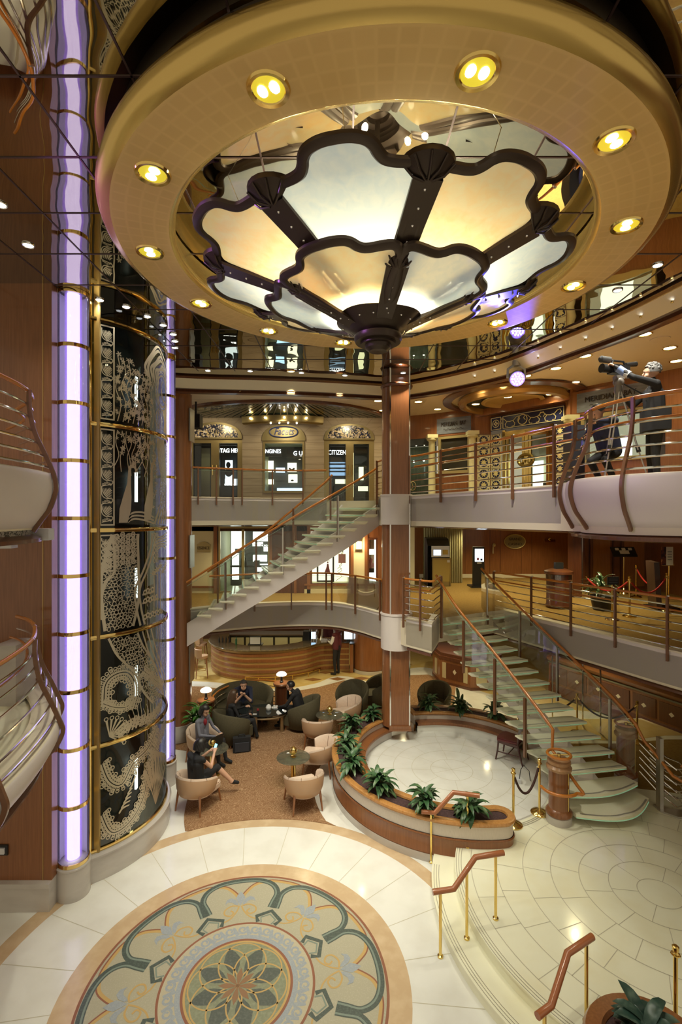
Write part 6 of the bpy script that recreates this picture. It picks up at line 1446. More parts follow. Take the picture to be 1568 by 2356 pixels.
t = thing('curtain', 'pale gathered curtain behind the cash machine', 'curtain', (XA(1010), 17.4, Z6F)); m = MB(); A = [(2.9 + i * .014, 17.4 + .03 * sin(i * 1.1), Z6F + .01) for i in range(100)]; m.strip(A, [(x, y, 5.25) for x, y, _ in A]); m.build('cloth_panel', mat('ecru curtain', (.42, .38, .22), .8), t)
t = thing('info_kiosk', 'black freestanding kiosk with a lit white touch screen', 'kiosk', (XA(1103), 16.4, Z6F)); Yk = 16.4; XK = lambda x: (x - 784) * Yk / F; z = lambda y: ZZ(y, Yk)
m = MB(); m.box(XK(1088), XK(1114), Yk, Yk + .12, Z6F + .05, z(1258)); m.build('body', MBLACK, t, smooth=False); m = MB(); m.box(XK(1080), XK(1122), Yk - .2, Yk + .35, Z6F, Z6F + .05); m.build('foot', MBLACK, t, smooth=False); m = MB(); m.box(XK(1092), XK(1112), Yk - .01, Yk, z(1292), z(1263)); so = m.build('screen', MSCR, t, smooth=False); m = MB(); m.box(XK(1096), XK(1101), Yk - .014, Yk - .01, z(1289), z(1283), 0); m.box(XK(1104), XK(1109), Yk - .014, Yk - .01, z(1290), z(1285), 1); m.build('pictogram', [MREDC, MNAVYC], so, smooth=False)
m = MB(); m.box(XK(1097), XK(1107), Yk - .006, Yk, z(1297), z(1294)); m.build('card_slot', MPLASTW, t, smooth=False)
# floor items on the right of the middle deck
def barrel(label, x, y):
    t = thing('wooden_urn', label, 'urn', (x, y, Z6F)); z = Z6F; m = MB(); m.lathe([(.30, z), (.33, z + .06), (.30, z + .1), (.30, z + .7)], (x, y, 0), 28); m.build('body', MWD, t); m = MB(); m.lathe([(.31, z + .72), (.31, z + .86)], (x, y, 0), 28); m.build('silver_band', MCHROME, t); m = MB(); m.lathe([(.30, z + .7), (.33, z + .71), (.33, z + .72), (.31, z + .73), (.31, z + .86), (.35, z + .88), (.35, z + .94), (.2, z + 1.0), (0, z + 1.0)], (x, y, 0), 28); m.build('lid', MWD, t); m = MB(); m.box(x - .1, x + .1, y - .06, y + .06, z + 1.0, z + 1.16); m.build('stand', MBLACK, t, smooth=False)
barrel('round dark wood urn with a silver band in front of the casino wall', 5.62, 12.75)
plant('dark potted palm beside the black notice stand on the middle deck', (6.55, 12.4), Z6F + .36, 88, n=34, L=.55, w=.03, up=.45, name='potted_palm')
t = thing('plant_pot', 'dark pot under the palm on the middle deck', 'pot', (6.55, 12.4, Z6F)); m = MB(); m.lathe([(.2, Z6F), (.28, Z6F + .36), (.25, Z6F + .37), (0, Z6F + .35)], (6.55, 12.4, 0), 24); m.build('bowl', MBLACK, t)
t = thing('notice_stand', 'black notice board on a brass stand by the palm', 'notice stand', (6.15, 11.2, Z6F)); m = MB(); m.cyl((6.15, 11.2), .014, Z6F + .04, Z6F + .80, 10); m.lathe([(.15, Z6F), (.14, Z6F + .03), (.03, Z6F + .06)], (6.15, 11.2, 0), 24); m.build('brass_stand', MBRASS, t); m = MB(); m.box(6.03, 6.29, 11.17, 11.20, Z6F + .80, Z6F + .98); bo = m.build('board', MBLACK, t, smooth=False); m = MB()
for i in range(3): m.box(6.06, 6.26, 11.165, 11.17, Z6F + .845 + .04 * i, Z6F + .853 + .04 * i)
m.build('notice_lines', MTILEG, bo, smooth=False)
q1 = stanchion('brass rope stanchion right of the palm on the middle deck', 6.75, 11.55, Z6F); q2 = stanchion('brass rope stanchion at the right edge of the middle deck', 8.05, 12.2, Z6F); q3 = stanchion('brass rope stanchion by the far menu stand on the middle deck', 8.55, 14.3, Z6F)
rope('red rope hanging between the stanchions on the middle deck', q1, q2, .35, MROPER); rope('red rope running back to the far stanchion on the middle deck', q2, q3, .35, MROPER); rope('red rope hanging by the palm on the middle deck', (6.1, 12.3, Z6F + .85), q1, .3, MROPER)
t = thing('menu_stand', 'brass menu stand with a tilted black display of white cards', 'menu stand', (8.65, 15.0, Z6F)); x, y = 8.65, 15.1; m = MB(); m.cyl((x, y), .02, Z6F + .04, Z6F + 1.15, 10); m.lathe([(.22, Z6F), (.20, Z6F + .04), (.06, Z6F + .09), (.03, Z6F + .16)], (x, y, 0), 24); m.build('brass_stand', MBRASS, t); m = MB(); m.obox((x, y, Z6F + 1.26), (1, 0, 0), (0, .6, .8), .17, .36, .02); bo = m.build('display_board', MBLACK, t, smooth=False); m = MB(); m.obox((x, y - .02, Z6F + 1.25), (1, 0, 0), (0, .6, .8), .06, .14, .02)
for dx in (-.2, 0, .2): m.obox((x + dx, y + .03, Z6F + 1.34), (1, 0, 0), (0, .6, .8), .035, .05, .025)
m.build('white_card', MPAPER, bo, smooth=False)
t = thing('poster_stand', 'slim stand with a white notice and a dark poster on the middle deck', 'poster stand', (8.9, 13.4, Z6F)); Yp = 13.6; XP = lambda x: (x - 784) * Yp / F; z = lambda y: ZZ(y, Yp); m = MB(); m.cyl((XP(1538), Yp), .02, Z6F, z(1300), 8); m.box(XP(1520), XP(1549), Yp - .02, Yp, z(1302), z(1297)); m.build('brass_stand', MBRASS, t, smooth=False); m = MB(); m.box(XP(1530), XP(1546), Yp - .03, Yp - .02, z(1300), z(1258)); so = m.build('white_notice', MPAPER, t, smooth=False); m = MB()
for i in range(4): m.box(XP(1533), XP(1543), Yp - .035, Yp - .03, z(1270 + 6 * i), z(1268.5 + 6 * i))
m.build('notice_lines', MTILEG, so, smooth=False); m = MB(); m.box(XP(1519), XP(1530), Yp - .03, Yp - .02, z(1300), z(1258)); m.build('dark_poster', bits_mat('dark party poster', [(.03, .01, .01), (.12, .03, .02), (.3, .12, .05), (.05, .02, .03)], 14), t, smooth=False)
t = thing('totem_screen', 'dark leaning totem screen seen from the side', 'display', (8.0, 13.0, Z6F)); x0, y0 = 8.0, 12.6; m = MB(); m.obox((x0 - .02, y0, Z6F + .62), (.25, .97, 0), (-.06, 0, 1), .58, .30, .06); m.build('screen_body', mat('dark brown casing', (.05, .025, .015), .4), t, ang=30); m = MB(); m.box(x0 - .1, x0 + .45, y0 - .3, y0 + .3, Z6F, Z6F + .06); m.build('foot', MBLACK, t, smooth=False)

# ------------------------------------------------------------------ upper deck watch shop front
YF = 14.9
def XF(x): return (x - 784) * YF / F
def ZF(y): return H - (y - HY) * YF / F
ops = [(XF(432), XF(557), Z7F, ZF(1010)), (XF(605), XF(700), ZF(1134), ZF(1016)), (XF(745), XF(860), Z7F, ZF(1012))]
wf = MB(); xs = [-6.5] + [v for o in ops for v in o[:2]] + [1.62]
for i in range(0, len(xs), 2): wf.box(xs[i], xs[i + 1], YF, YF + .2, Z7F, ZC + .05, 0)
for x0, x1, z0, z1 in ops:
    wf.box(x0, x1, YF, YF + .2, z1, ZC + .05, 0)
    if z0 > Z7F: wf.box(x0, x1, YF, YF + .2, Z7F, z0, 0)
for i in range(12):
    z = Z7F + .215 * i + .1
    for j in range(0, len(xs), 2):
        if z < 8.0: wf.box(xs[j], xs[j + 1], YF - .004, YF, z, z + .008, 1)
for x0, x1, z0, z1 in ops:
    cx = (x0 + x1) / 2; w = (x1 - x0) / 2
    for a in (25, 48, 66, 84, 96, 114, 132, 155):   # arch stones
        p = (cx + w * 1.02 * cos(R(a)), z1 + .55 * sin(R(a)) + .02); q = (cx + w * 1.45 * cos(R(a)), min(ZC, z1 + 1.0 * sin(R(a)) + .02))
        wf.add([(p[0] - .004, YF - .004, p[1]), (q[0] - .004, YF - .004, q[1]), (q[0] + .004, YF - .004, q[1]), (p[0] + .004, YF - .004, p[1])], [(0, 1, 2, 3)], 1)
struct('wall_back', wf, [MSTONE, MSTONEJ], 'limestone front of the watch shop on the upper deck', smooth=False)
MSPARK = bits_mat('sparkling mosaic lunette', [(.02, .02, .03), (.75, .55, .25), (.30, .22, .10), (.85, .72, .5), (.05, .05, .08), (.55, .42, .28), (.03, .03, .05)], 26, .2, .1, .12)
def arch(t, x0, x1, z0, h, mtl, name='lunette'):
    cx, w = (x0 + x1) / 2, (x1 - x0) / 2; out = [(cx + w * cos(R(a)), z0 + h * (sin(R(a)) ** .8 if sin(R(a)) > 0 else 0)) for a in range(0, 181, 6)]
    inn = [(cx + (x - cx) * .86, z0 + .04 + (z - z0) * .80) for x, z in out]
    m = MB(); n = len(out); m.add([(x, YF - .05, z) for x, z in out] + [(x, YF - .05, z) for x, z in inn] + [(x, YF, z) for x, z in out], [(i, i + 1, n + i + 1, n + i) for i in range(n - 1)] + [(i, i + 1, 2 * n + i + 1, 2 * n + i) for i in range(n - 1)] + [(n - 1, 0, n, 2 * n - 1)]); fo = m.build('arch_frame', MBRONZD, t, smooth=False)
    m = MB(); m.add([(x, YF - .04, z) for x, z in inn], [tuple(range(n))]); m.build(name, mtl, fo, smooth=False); return cx, w
def doors(label, x0, x1, z0, z1, split):
    t = thing('shop_door', label, 'shop door', ((x0 + x1) / 2, YF, z0)); m = MB(); f = .09; Y0 = YF + .03
    m.box(x0, x1, Y0, Y0 + .08, z1 - .12, z1); m.box(x0, x0 + f + .06, Y0, Y0 + .08, z0, z1 - .12); m.box(x1 - f - .06, x1, Y0, Y0 + .08, z0, z1 - .12); m.box(split - .12, split + .12, Y0, Y0 + .08, z0, z1 - .12); m.build('frame', MBRONZE, t, smooth=False)
    m = MB(); m.add([(x0 + .15, Y0 + .04, z0), (x1 - .15, Y0 + .04, z0), (x1 - .15, Y0 + .04, z1 - .12), (x0 + .15, Y0 + .04, z1 - .12)], [(0, 1, 2, 3)]); m.build('glass_pane', MGLASS, t)
    for s in (-1, 1):
        m = MB(); m.tube([(split + s * .06, Y0 - .03, z0 + .85), (split + s * .06, Y0 - .05, z0 + 1.15)], .018, 8); m.build('handle', MBRASS, t)
    for s, xa, xb in ((0, x0 + .16, split - .13), (1, split + .13, x1 - .16)):
        m = MB()
        for q in (.07,): m.box(xa, xa + .02, Y0 + .01, Y0 + .03, z0 + .05, z1 - .13); m.box(xb - .02, xb, Y0 + .01, Y0 + .03, z0 + .05, z1 - .13)
        m.box(xa, xb, Y0 + .01, Y0 + .03, z1 - .19, z1 - .17); m.build('black_trim', MBLACK, t, smooth=False)
    m = MB(); m.box(x0, x1, YF + 1.5, YF + 1.55, z0, z1 + .1, 0); m.box(x0 - .05, x0, YF + .2, YF + 1.5, z0, z1 + .1, 0); m.box(x1, x1 + .05, YF + .2, YF + 1.5, z0, z1 + .1, 0); m.build('interior', [MINT], t, smooth=False); return t
t = doors('left arched glass doors of the watch shop under a sparkling lunette', *ops[0], XF(494)); arch(t, *ops[0][:2], ops[0][3], .50, MSPARK)
m = MB(); m.box(XF(450), XF(482), YF + .6, YF + .62, Z7F, ZF(1025)); m.build('pale_panel', MINTY, t, smooth=False)
m = MB(); m.box(XF(500), XF(518), YF + 1.0, YF + 1.02, ZF(1105), ZF(1050)); m.box(XF(532), XF(547), YF + 1.0, YF + 1.02, ZF(1112), ZF(1048)); m.box(XF(500), XF(547), YF + .95, YF + .97, ZF(1112), ZF(1096)); m.build('lit_poster', glow('pale blue poster', (.72, .86, .95), 1.0), t, smooth=False)
m = MB(); m.sphere((XF(508), YF + .97, ZF(1062)), .09, 12, 8, sc=(.8, .2, 1.1)); m.sphere((XF(509), YF + .97, ZF(1080)), .16, 12, 8, sc=(.8, .2, .9)); m.build('poster_portrait', MBLKC2, t)
text('lit_letters', 'TAG HEU', .17, MLETW, (XF(524), YF + .3, ZF(1034)), 0, t, .01, width=XF(547) - XF(500), off=.004); text('small_letters', 'TAG HEUER', .07, MLETW, (XF(524), YF + .3, ZF(1114)), 0, t, .005)
t = doors('right arched glass doors of the watch shop under a sparkling lunette', *ops[2], XF(804)); arch(t, *ops[2][:2], ops[2][3], .48, MSPARK)
m = MB(); m.box(XF(755), XF(796), YF + 1.0, YF + 1.02, ZF(1088), ZF(1055)); m.build('lit_poster', glow('blue lit shelf', (.36, .58, .85), .55), t, smooth=False)
m = MB()
for y in (1062, 1072, 1080, 1104): m.box(XF(755), XF(796), YF + .85, YF + 1.0, ZF(y), ZF(y - 3))
m.build('goods_shelf', MINT, t, smooth=False)
m = MB(); m.box(XF(770), XF(796), YF + .8, YF + .82, ZF(1109), ZF(1098)); m.box(XF(826), XF(850), YF + 1.0, YF + 1.02, ZF(1126), ZF(1114)); m.box(XF(828), XF(840), YF + 1.2, YF + 1.22, ZF(1098), ZF(1065)); m.box(XF(811), XF(816), YF + 1.2, YF + 1.22, ZF(1140), ZF(1030)); m.build('lit_case', glow('warm lit case', (.95, 1., .62), .9), t, smooth=False)
text('lit_letters', 'CITIZEN', .20, MLETW, (XF(775), YF + .3, ZF(1038.5)), 0, t, .01, width=XF(796) - XF(755))
# centre window with sign
x0, x1, z0, z1 = ops[1]; t = window_box('shop_window', 'watch shop window with bright display cases below the oval name sign', 'shop window', x0, x1, z0, z1, YF, MBRONZE, MINT, 1.1, .06)
m = MB(); m.box(XF(654), XF(676), YF + .85, YF + .87, ZF(1080), ZF(1058)); m.box(XF(656), XF(678), YF + .85, YF + .87, ZF(1106), ZF(1086)); m.box(XF(607), XF(620), YF + .85, YF + .87, ZF(1080), ZF(1053)); m.box(XF(607), XF(620), YF + .85, YF + .87, ZF(1110), ZF(1098)); m.build('lit_case', glow('warm display case', (1., .98, .68), 1.5), t, smooth=False)
m = MB(); m.box(XF(626), XF(648), YF + .8, YF + .82, ZF(1082), ZF(1070)); m.box(XF(628), XF(690), YF + .9, YF + .92, ZF(1132), ZF(1119)); m.build('blue_screen', MSCRB, t, smooth=False)
m = MB(); m.tube([(XF(659), YF + .8, ZF(1072)), (XF(665), YF + .75, ZF(1076)), (XF(671), YF + .8, ZF(1072))], .03, 8); m.sphere((XF(666), YF + .8, ZF(1101)), .05, 10, 6, sc=(1, .6, .6)); m.build('necklace_bust', MBLKC2, t)
m = MB(); m.box(XF(607), XF(645), YF + .3, YF + .32, ZF(1048), ZF(1027)); m.box(XF(655), XF(694), YF + .5, YF + .52, ZF(1049), ZF(1028)); m.build('name_board', MBLACK, t, smooth=False)
text('lit_letters', 'NGINES', .17, MLETW, (XF(625), YF + .28, ZF(1036)), 0, t, .006, width=XF(643) - XF(607)); text('lit_letters', 'G U', .19, MLETW, (XF(682), YF + .46, ZF(1039)), 0, t, .006, width=XF(693) - XF(672))
t = thing('arched_sign', 'arched bronze sign with an oval blue script name above the centre window', 'sign', ((x0 + x1) / 2, YF, z1)); cx, w = arch(t, x0 - .03, x1 + .03, z1 + .02, .50, MBRONZD, 'sign_face'); cz = z1 + .28
MBLUE = mat('dark blue sign enamel', (.03, .045, .17), .3)
m = MB(); m.tube([(cx + .43 * cos(2 * pi * i / 48) * (1 if abs(cos(2 * pi * i / 48)) < .8 else .98), YF - .06, cz + .16 * (abs(sin(2 * pi * i / 48)) ** .8) * (1 if sin(2 * pi * i / 48) > 0 else -1)) for i in range(48)], .018, 8, closed=True); m.build('oval_rim', MBLUE, t)
text('sign_script', 'Facets', .29, MBLUE, (cx, YF - .06, cz + .01), 0, t, .006, width=.60, shear=.35, off=.004)
t = thing('spot_pelmet', 'curved gold pelmet with five bright spotlights above the watch shop sign', 'light fitting', (cx, YF - .4, ZC - .3)); pp = arc((cx, YF + 2.2), 2.75, 244, 296, 24); m = MB(); m.sweep([(p.x, p.y, 0) for p in pp], [(-.15, ZC - .04), (.02, ZC - .04), (.02, ZC - .05), (.0, ZC - .22), (-.05, ZC - .26), (-.15, ZC - .26)]); m.build('pelmet_board', MBRONZE, t)
m = MB()
for x in (576, 610, 654, 680, 705):
    p = cross(pp, x); m.sphere((p.x, p.y - .06, ZC - .12), .026, 10, 6)
m.build('spot_bulb', glow('spot bulb', (1., .85, .5), 22), t)
m = MB()
for x in (622, 642, 662, 682):
    p = cross(pp, x); m.sphere((p.x, p.y + .04, ZC - .265), .022, 8, 6)
m.build('pin_light', glow('pin light', (1., .97, .9), 10), t)
lamp('SPOT', 'pelmet_spot', (cx, YF - .9, ZC - .3), 18, (1, .86, .56), .1, target=(cx, YF + .1, 7.2), spot=120)
lamp('SPOT', 'pelmet_spot', (cx - 2.0, YF - 1.4, ZC - .1), 16, (1, .86, .56), .1, target=(cx - 2.2, YF + .1, 7.0), spot=120)
lamp('SPOT', 'pelmet_spot', (cx + 1.9, YF - 1.4, ZC - .1), 16, (1, .86, .56), .1, target=(cx + 2.0, YF + .1, 7.0), spot=120)

# ------------------------------------------------------------------ upper deck blue and wood shop on the right
A1, A2, A3, A4 = V((1.62, 14.9, 0)), V((2.72, 14.35, 0)), V((3.72, 13.7, 0)), V((5.45, 11.6, 0)); A5 = A4 + (A4 - A3).normalized() * 4
def seg_wall(mb, a, b, z0, z1, th=.15, k=0):
    u = (b - a).normalized(); nn = V((-u.y, u.x, 0)); nn = nn if nn.y > 0 or nn.x > 0 else -nn
    mb.obox((a + b) / 2 + nn * th / 2 + V((0, 0, (z0 + z1) / 2)), u, nn, th / 2, (b - a).length / 2, (z1 - z0) / 2, k)
uw = (A4 - A3).normalized(); nw = V((uw.y, -uw.x, 0)); nw = nw if nw.y < 0 else -nw     # towards the viewer
D3, D4 = A3 + uw * .28 - nw * .35, A4 - uw * .30 - nw * .35
wr = MB(); seg_wall(wr, A1, A2, 7.75, ZC); seg_wall(wr, A2, A3, Z7F, 6.7); seg_wall(wr, A2, A3, 7.72, ZC); seg_wall(wr, A4, A5, Z7F, 6.7, k=0); seg_wall(wr, A4, A5, 7.80, ZC); seg_wall(wr, A4 + uw * 1.9, A5, 6.7, 7.8)
seg_wall(wr, A3, A4, 8.22, ZC)
seg_wall(wr, D3, D4, 7.85, 8.3)
seg_wall(wr, A3, D3, Z7F, ZC, .06); seg_wall(wr, A4, D4, Z7F, ZC, .06)
struct('wall_shops', wr, [MW], 'cherry wood wall of the gift shop on the upper deck', smooth=False)
def on_seg(a, b, f, off=0.): u = (b - a).normalized(); nn = V((u.y, -u.x, 0)); nn = nn if nn.y < 0 else -nn; return a.lerp(b, f) + nn * off, u, nn
def panel(mb, a, b, f0, f1, z0, z1, off, th=.03, k=0):
    p, u, nn = on_seg(a, b, (f0 + f1) / 2, off); mb.obox(p + V((0, 0, (z0 + z1) / 2)), u, nn, th / 2, (b - a).length * (f1 - f0) / 2, (z1 - z0) / 2, k)
def ang_of(a, b): return atan2((b - a).y, (b - a).x)
for (a, b, f0, f1, z0, z1, lab) in ((A2, A3, .08, .92, 7.82, 8.26, 'grey marble sign reading MERIDIAN BAY near the central column'), (A4, A5, .03, .40, 7.86, 8.30, 'grey marble sign reading MERIDIAN BAY behind the camera operator')):
    p, u, nn = on_seg(a, b, (f0 + f1) / 2, .06); t = thing('shop_sign', lab, 'sign', (p.x, p.y, z0)); m = MB(); panel(m, a, b, f0 - .03, f1 + .03, z0 - .06, z1 + .06, .02, .06); m.build('wood_border', MW, t, smooth=False)
    m = MB(); panel(m, a, b, f0, f1, z0, z1, .055, .02); m.build('sign_face', MTILEG, t, smooth=False); L_ = (b - a).length * (f1 - f0)
    for wd_, f_, s_ in (('MERIDIAN', .47, -.13), ('BAY', .17, .27)): text('sign_word', wd_, .17, MDARKM, (p.x + nn.x * .02 + u.x * L_ * s_, p.y + nn.y * .02 + u.y * L_ * s_, (z0 + z1) / 2 + .04), ang_of(a, b), t, .008, width=L_ * f_)
    m = MB(); m.tube([tuple(p + nn * .03 + u * (L_ * .6 * (i / 24 - .5)) + V((0, 0, (z0 + z1) / 2 - .10 + .02 * sin(i * 1.3)))) for i in range(25)], .006, 5); m.build('wave_flourish', MDARKM, t)
def white_column(label, p):
    t = thing('white_column', label, 'column', (p.x, p.y, Z7F)); z = Z7F; m = MB(); m.lathe([(.15, z), (.15, z + .06), (.12, z + .10), (.105, z + .14), (.10, z + 1.0), (.092, z + 1.75), (.11, z + 1.78)], (p.x, p.y, 0), 20); m.build('shaft', MCREAMT, t); m = MB(); m.box(p.x - .15, p.x + .15, p.y - .15, p.y + .15, z + 1.85, z + 1.95); m.lathe([(.10, z + 1.76), (.15, z + 1.80), (.15, z + 1.85)], (p.x, p.y, 0), 20); m.build('capital', MCREAMT, t, ang=30)
white_column('cream column left of the first dark shop window', A2 + nw * .12); white_column('cream column between the dark shop window and the tiled doorway', A3 + nw * .12); white_column('cream column right of the tiled doorway', A4 + nw * .12)
t = thing('shop_window', 'dark framed shop window below the left grey sign', 'shop window', (*((A2 + A3) / 2).xy, 6.7)); m = MB()
for f0, f1, z0, z1 in ((.1, .9, 6.68, 6.76), (.1, .9, 7.68, 7.76), (.1, .17, 6.76, 7.68), (.83, .9, 6.76, 7.68)): panel(m, A2, A3, f0, f1, z0, z1, .0, .08)
m.build('frame', mat('antique gold frame', (.45, .36, .16), .4, .4), t, smooth=False); m = MB(); panel(m, A2, A3, .17, .83, 6.76, 7.68, -.02, .01); m.build('glass_pane', ripple_glass('dark shop glass', (.045, .04, .03), 0, .05, 2, .1), t, smooth=False)
t = thing('shop_window', 'lit shop window behind the camera tripod', 'shop window', (*(A4 + uw * .8).xy, 6.7)); m = MB()
for f0, f1, z0, z1 in ((.05, .44, 6.68, 6.76), (.05, .44, 7.70, 7.78), (.05, .07, 6.76, 7.70), (.42, .44, 6.76, 7.70)): panel(m, A4, A5, f0, f1, z0, z1, .0, .08)
m.build('frame', bpy.data.materials['antique gold frame'], t, smooth=False); m = MB(); panel(m, A4, A5, .07, .42, 6.76, 7.70, -.25, .01); m.build('display_back', glow('dim display back', (.75, .72, .5), .35), t, smooth=False)
m = MB(); panel(m, A4, A5, .14, .30, 6.80, 7.2, -.2, .02); m.build('white_display', MSHOPW, t, smooth=False)
m = MB(); panel(m, A4, A5, .07, .42, 6.76, 7.70, -.02, .008); m.build('glass_pane', MGLASS, t, smooth=False)
# glass boutique door between the column and the first sign
t = thing('boutique_front', 'green tinted boutique glass front with hanging globe lights', 'shop front', (*((A1 + A2) / 2).xy, Z7F)); m = MB(); panel(m, A1, A2, .02, .98, Z7F, 7.55, -.3, .02); m.build('curtain_back', mat('grey green drape', (.13, .17, .13), .6, noise=(3, .4, (.20, .25, .20), (14, 14, .2))), t, smooth=False)
m = MB(); panel(m, A1, A2, .02, .98, 7.55, 7.74, -.1, .25); m.build('dark_head', MINT, t, smooth=False); m = MB(); panel(m, A1, A2, .02, .98, Z7F, 7.55, .0, .008); m.build('glass_pane', MGLASS, t, smooth=False)
m = MB()
for f, z in ((.2, 7.05), (.45, 7.1), (.7, 7.12), (.9, 7.1)): p, u, nn = on_seg(A1, A2, f, -.15); m.sphere((p.x, p.y, z), .03, 8, 6)
m.build('globe_light', glow('globe light', (1., .97, .85), 5), t)
m = MB()
for f in (.15, .35, .55, .75, .92): p, u, nn = on_seg(A1, A2, f, .0); m.sphere((p.x, p.y, 7.56), .02, 8, 6)
m.build('pin_light', MWARM, t)
m = MB()
p, u, nn = on_seg(A1, A2, .42, .01)
for s in (-1, 1): m.tube([tuple(p + u * (s * .05 + .10 * cos(R(a))) + V((0, 0, 6.36 + .13 * sin(R(a))))) for a in range(0, 361, 20)], .012, 6)
m.build('door_emblem', MBRONZD, t)
# tiled doorway
MTB = MNAVY; MTC = MCREAMT
t = thing('tiled_doorway', 'gift shop doorway with navy friezes, cream rosette tiles and brass doors', 'shop front', (*((D3 + D4) / 2).xy, Z7F))
m = MB(); panel(m, D3, D4, .02, .98, 7.80, 8.18, .07, .03); m.build('navy_frieze', MTB, t, smooth=False)
m = MB()
def ornament(mb, c, u, nn, s):
    for sg in (-1, 1): mb.tube([tuple(c + u * (sg * x * s) + V((0, 0, y * s)) + nn * .02) for x, y in ((.0, .0), (.12, .02), (.2, .10), (.28, .12), (.32, .04), (.27, -.02))], .010, 5); mb.tube([tuple(c + u * (sg * x * s) + V((0, 0, -y * s)) + nn * .02) for x, y in ((.1, .0), (.16, .06), (.14, .14), (.06, .15))], .010, 5)
L34 = (D4 - D3).length
for f in (.30, .62, .82): p, u, nn = on_seg(D3, D4, f, .08); ornament(m, p + V((0, 0, 7.99)), u, nn, .9)
p, u, nn = on_seg(D3, D4, .47, .10)
m.tube([tuple(p + u * (.13 * cos(R(a))) + V((0, 0, 7.99 + .13 * sin(R(a))))) for a in range(0, 360, 20)], .012, 6, closed=True)
for f0, f1 in ((.20, .98), (.03, .17)):
    for z in (7.83, 8.15): panel(m, D3, D4, f0, f1, z - .008, z + .008, .09, .02)
    for f in (f0, f1): panel(m, D3, D4, f - .004, f + .004, 7.83, 8.15, .09, .02)
p, u, nn = on_seg(D3, D4, .10, .10); m.tube([tuple(p + u * (.10 * cos(R(a))) + V((0, 0, 7.99 + .10 * sin(R(a))))) for a in range(0, 360, 20)], .010, 6, closed=True)
for i in range(4): a = R(90 * i); m.sphere(tuple(p + u * (.04 * cos(a)) + V((0, 0, 7.99 + .04 * sin(a)))), .028, 8, 4, sc=(1, .5, 1))
m.build('frieze_ornament', MCREAMT, t)
def tiles(a, b, f0, f1, n, nm):
    m = MB(); panel(m, a, b, f0, f1, Z7F, 7.72, .03, .03); po = m.build('cream_tile_panel', MTC, t, smooth=False); m1, m2 = MB(), MB(); wpx = (b - a).length * (f1 - f0); h = (7.72 - Z7F) / n
    for i in range(n):
        c0 = Z7F + h * (i + .5); p, u, nn = on_seg(a, b, (f0 + f1) / 2, .05); r = min(wpx, h) * .38
        m1.add([tuple(p + u * (r * cos(R(q))) + V((0, 0, c0 + r * sin(R(q))))) for q in range(0, 360, 15)], [tuple(range(24))]); p2 = p + nn * .006
        m2.add([tuple(p2 + u * (r * (.85 if j % 2 else .42) * cos(pi * j / 8)) + V((0, 0, c0 + r * (.85 if j % 2 else .42) * sin(pi * j / 8)))) for j in range(16)], [tuple(range(16))])
        panel(m1, a, b, f0 + .01, f1 - .01, c0 + h / 2 - .015, c0 + h / 2 - .005, .045, .01)
        for sx in (-1, 1):
            for sz in (-1, 1): q = p + u * (sx * wpx * .36) + V((0, 0, c0 + sz * h * .36)); m1.add([tuple(q + u * .02), tuple(q + V((0, 0, .02))), tuple(q - u * .02), tuple(q - V((0, 0, .02)))], [(0, 1, 2, 3)])
    m1.build('navy_disc', MTB, po, smooth=False); m2.build('rosette', mat('pale yellow rosette', (.75, .66, .30), .4), po, smooth=False)
tiles(D3, D4, .01, .16, 6, ''); tiles(D3, D4, .86, .99, 6, ''); tiles(A3, D3, .1, .9, 6, '')
m = MB(); MB2 = bpy.data.materials['antique gold frame']
for f0, f1, z0, z1 in ((.18, .22, Z7F, 7.78), (.80, .84, Z7F, 7.78), (.49, .53, Z7F, 7.70), (.18, .84, 7.62, 7.74), (.24, .27, Z7F, 7.62), (.45, .48, Z7F, 7.62), (.54, .57, Z7F, 7.62), (.76, .79, Z7F, 7.62), (.24, .48, 7.54, 7.62), (.54, .79, 7.54, 7.62)): panel(m, D3, D4, f0, f1, z0, z1, .03, .06)
m.build('brass_door_frame', MBRASS, t, smooth=False); m = MB(); panel(m, D3, D4, .27, .45, Z7F, 7.54, .03, .008); panel(m, D3, D4, .57, .76, Z7F, 7.54, .03, .008); m.build('door_glass', MGLASS, t, smooth=False)
m = MB(); p, u, nn = on_seg(D3, D4, .51, .09)
m.tube([tuple(p + u * (.21 * cos(R(a))) + V((0, 0, 6.92 + .15 * sin(R(a))))) for a in range(0, 360, 15)], .04, 8, closed=True)
for s in (-1, 1): m.tube([tuple(p + u * (s * .09 + .055 * cos(R(a))) + V((0, 0, 6.92 + .075 * sin(R(a))))) for a in range(0, 360, 20)], .014, 6, closed=True)
m.build('door_badge', mat('dark gilt badge', (.25, .17, .04), .3, .7), t)
m = MB(); panel(m, D3, D4, .22, .82, Z7F, 7.7, -1.2, .03, 0); m.build('interior', [MINTY], t, smooth=False); m = MB(); panel(m, D3, D4, .32, .46, 6.1, 7.0, -1.0, .03); panel(m, D3, D4, .58, .74, 6.5, 7.1, -1.0, .03); m.build('lit_shelf', MSHOPW, t, smooth=False)
m = MB(); panel(m, D3, D4, .58, .70, Z7F, 6.35, -.6, .2); m.build('shop_counter', MINT, t, smooth=False); m = MB(); p, u, nn = on_seg(D3, D4, .74, -.5); m.sphere((p.x, p.y, 6.3), .16, 12, 8); m.sphere((p.x, p.y, 6.5), .10, 12, 8); m.build('white_toy', MPAPER, t)
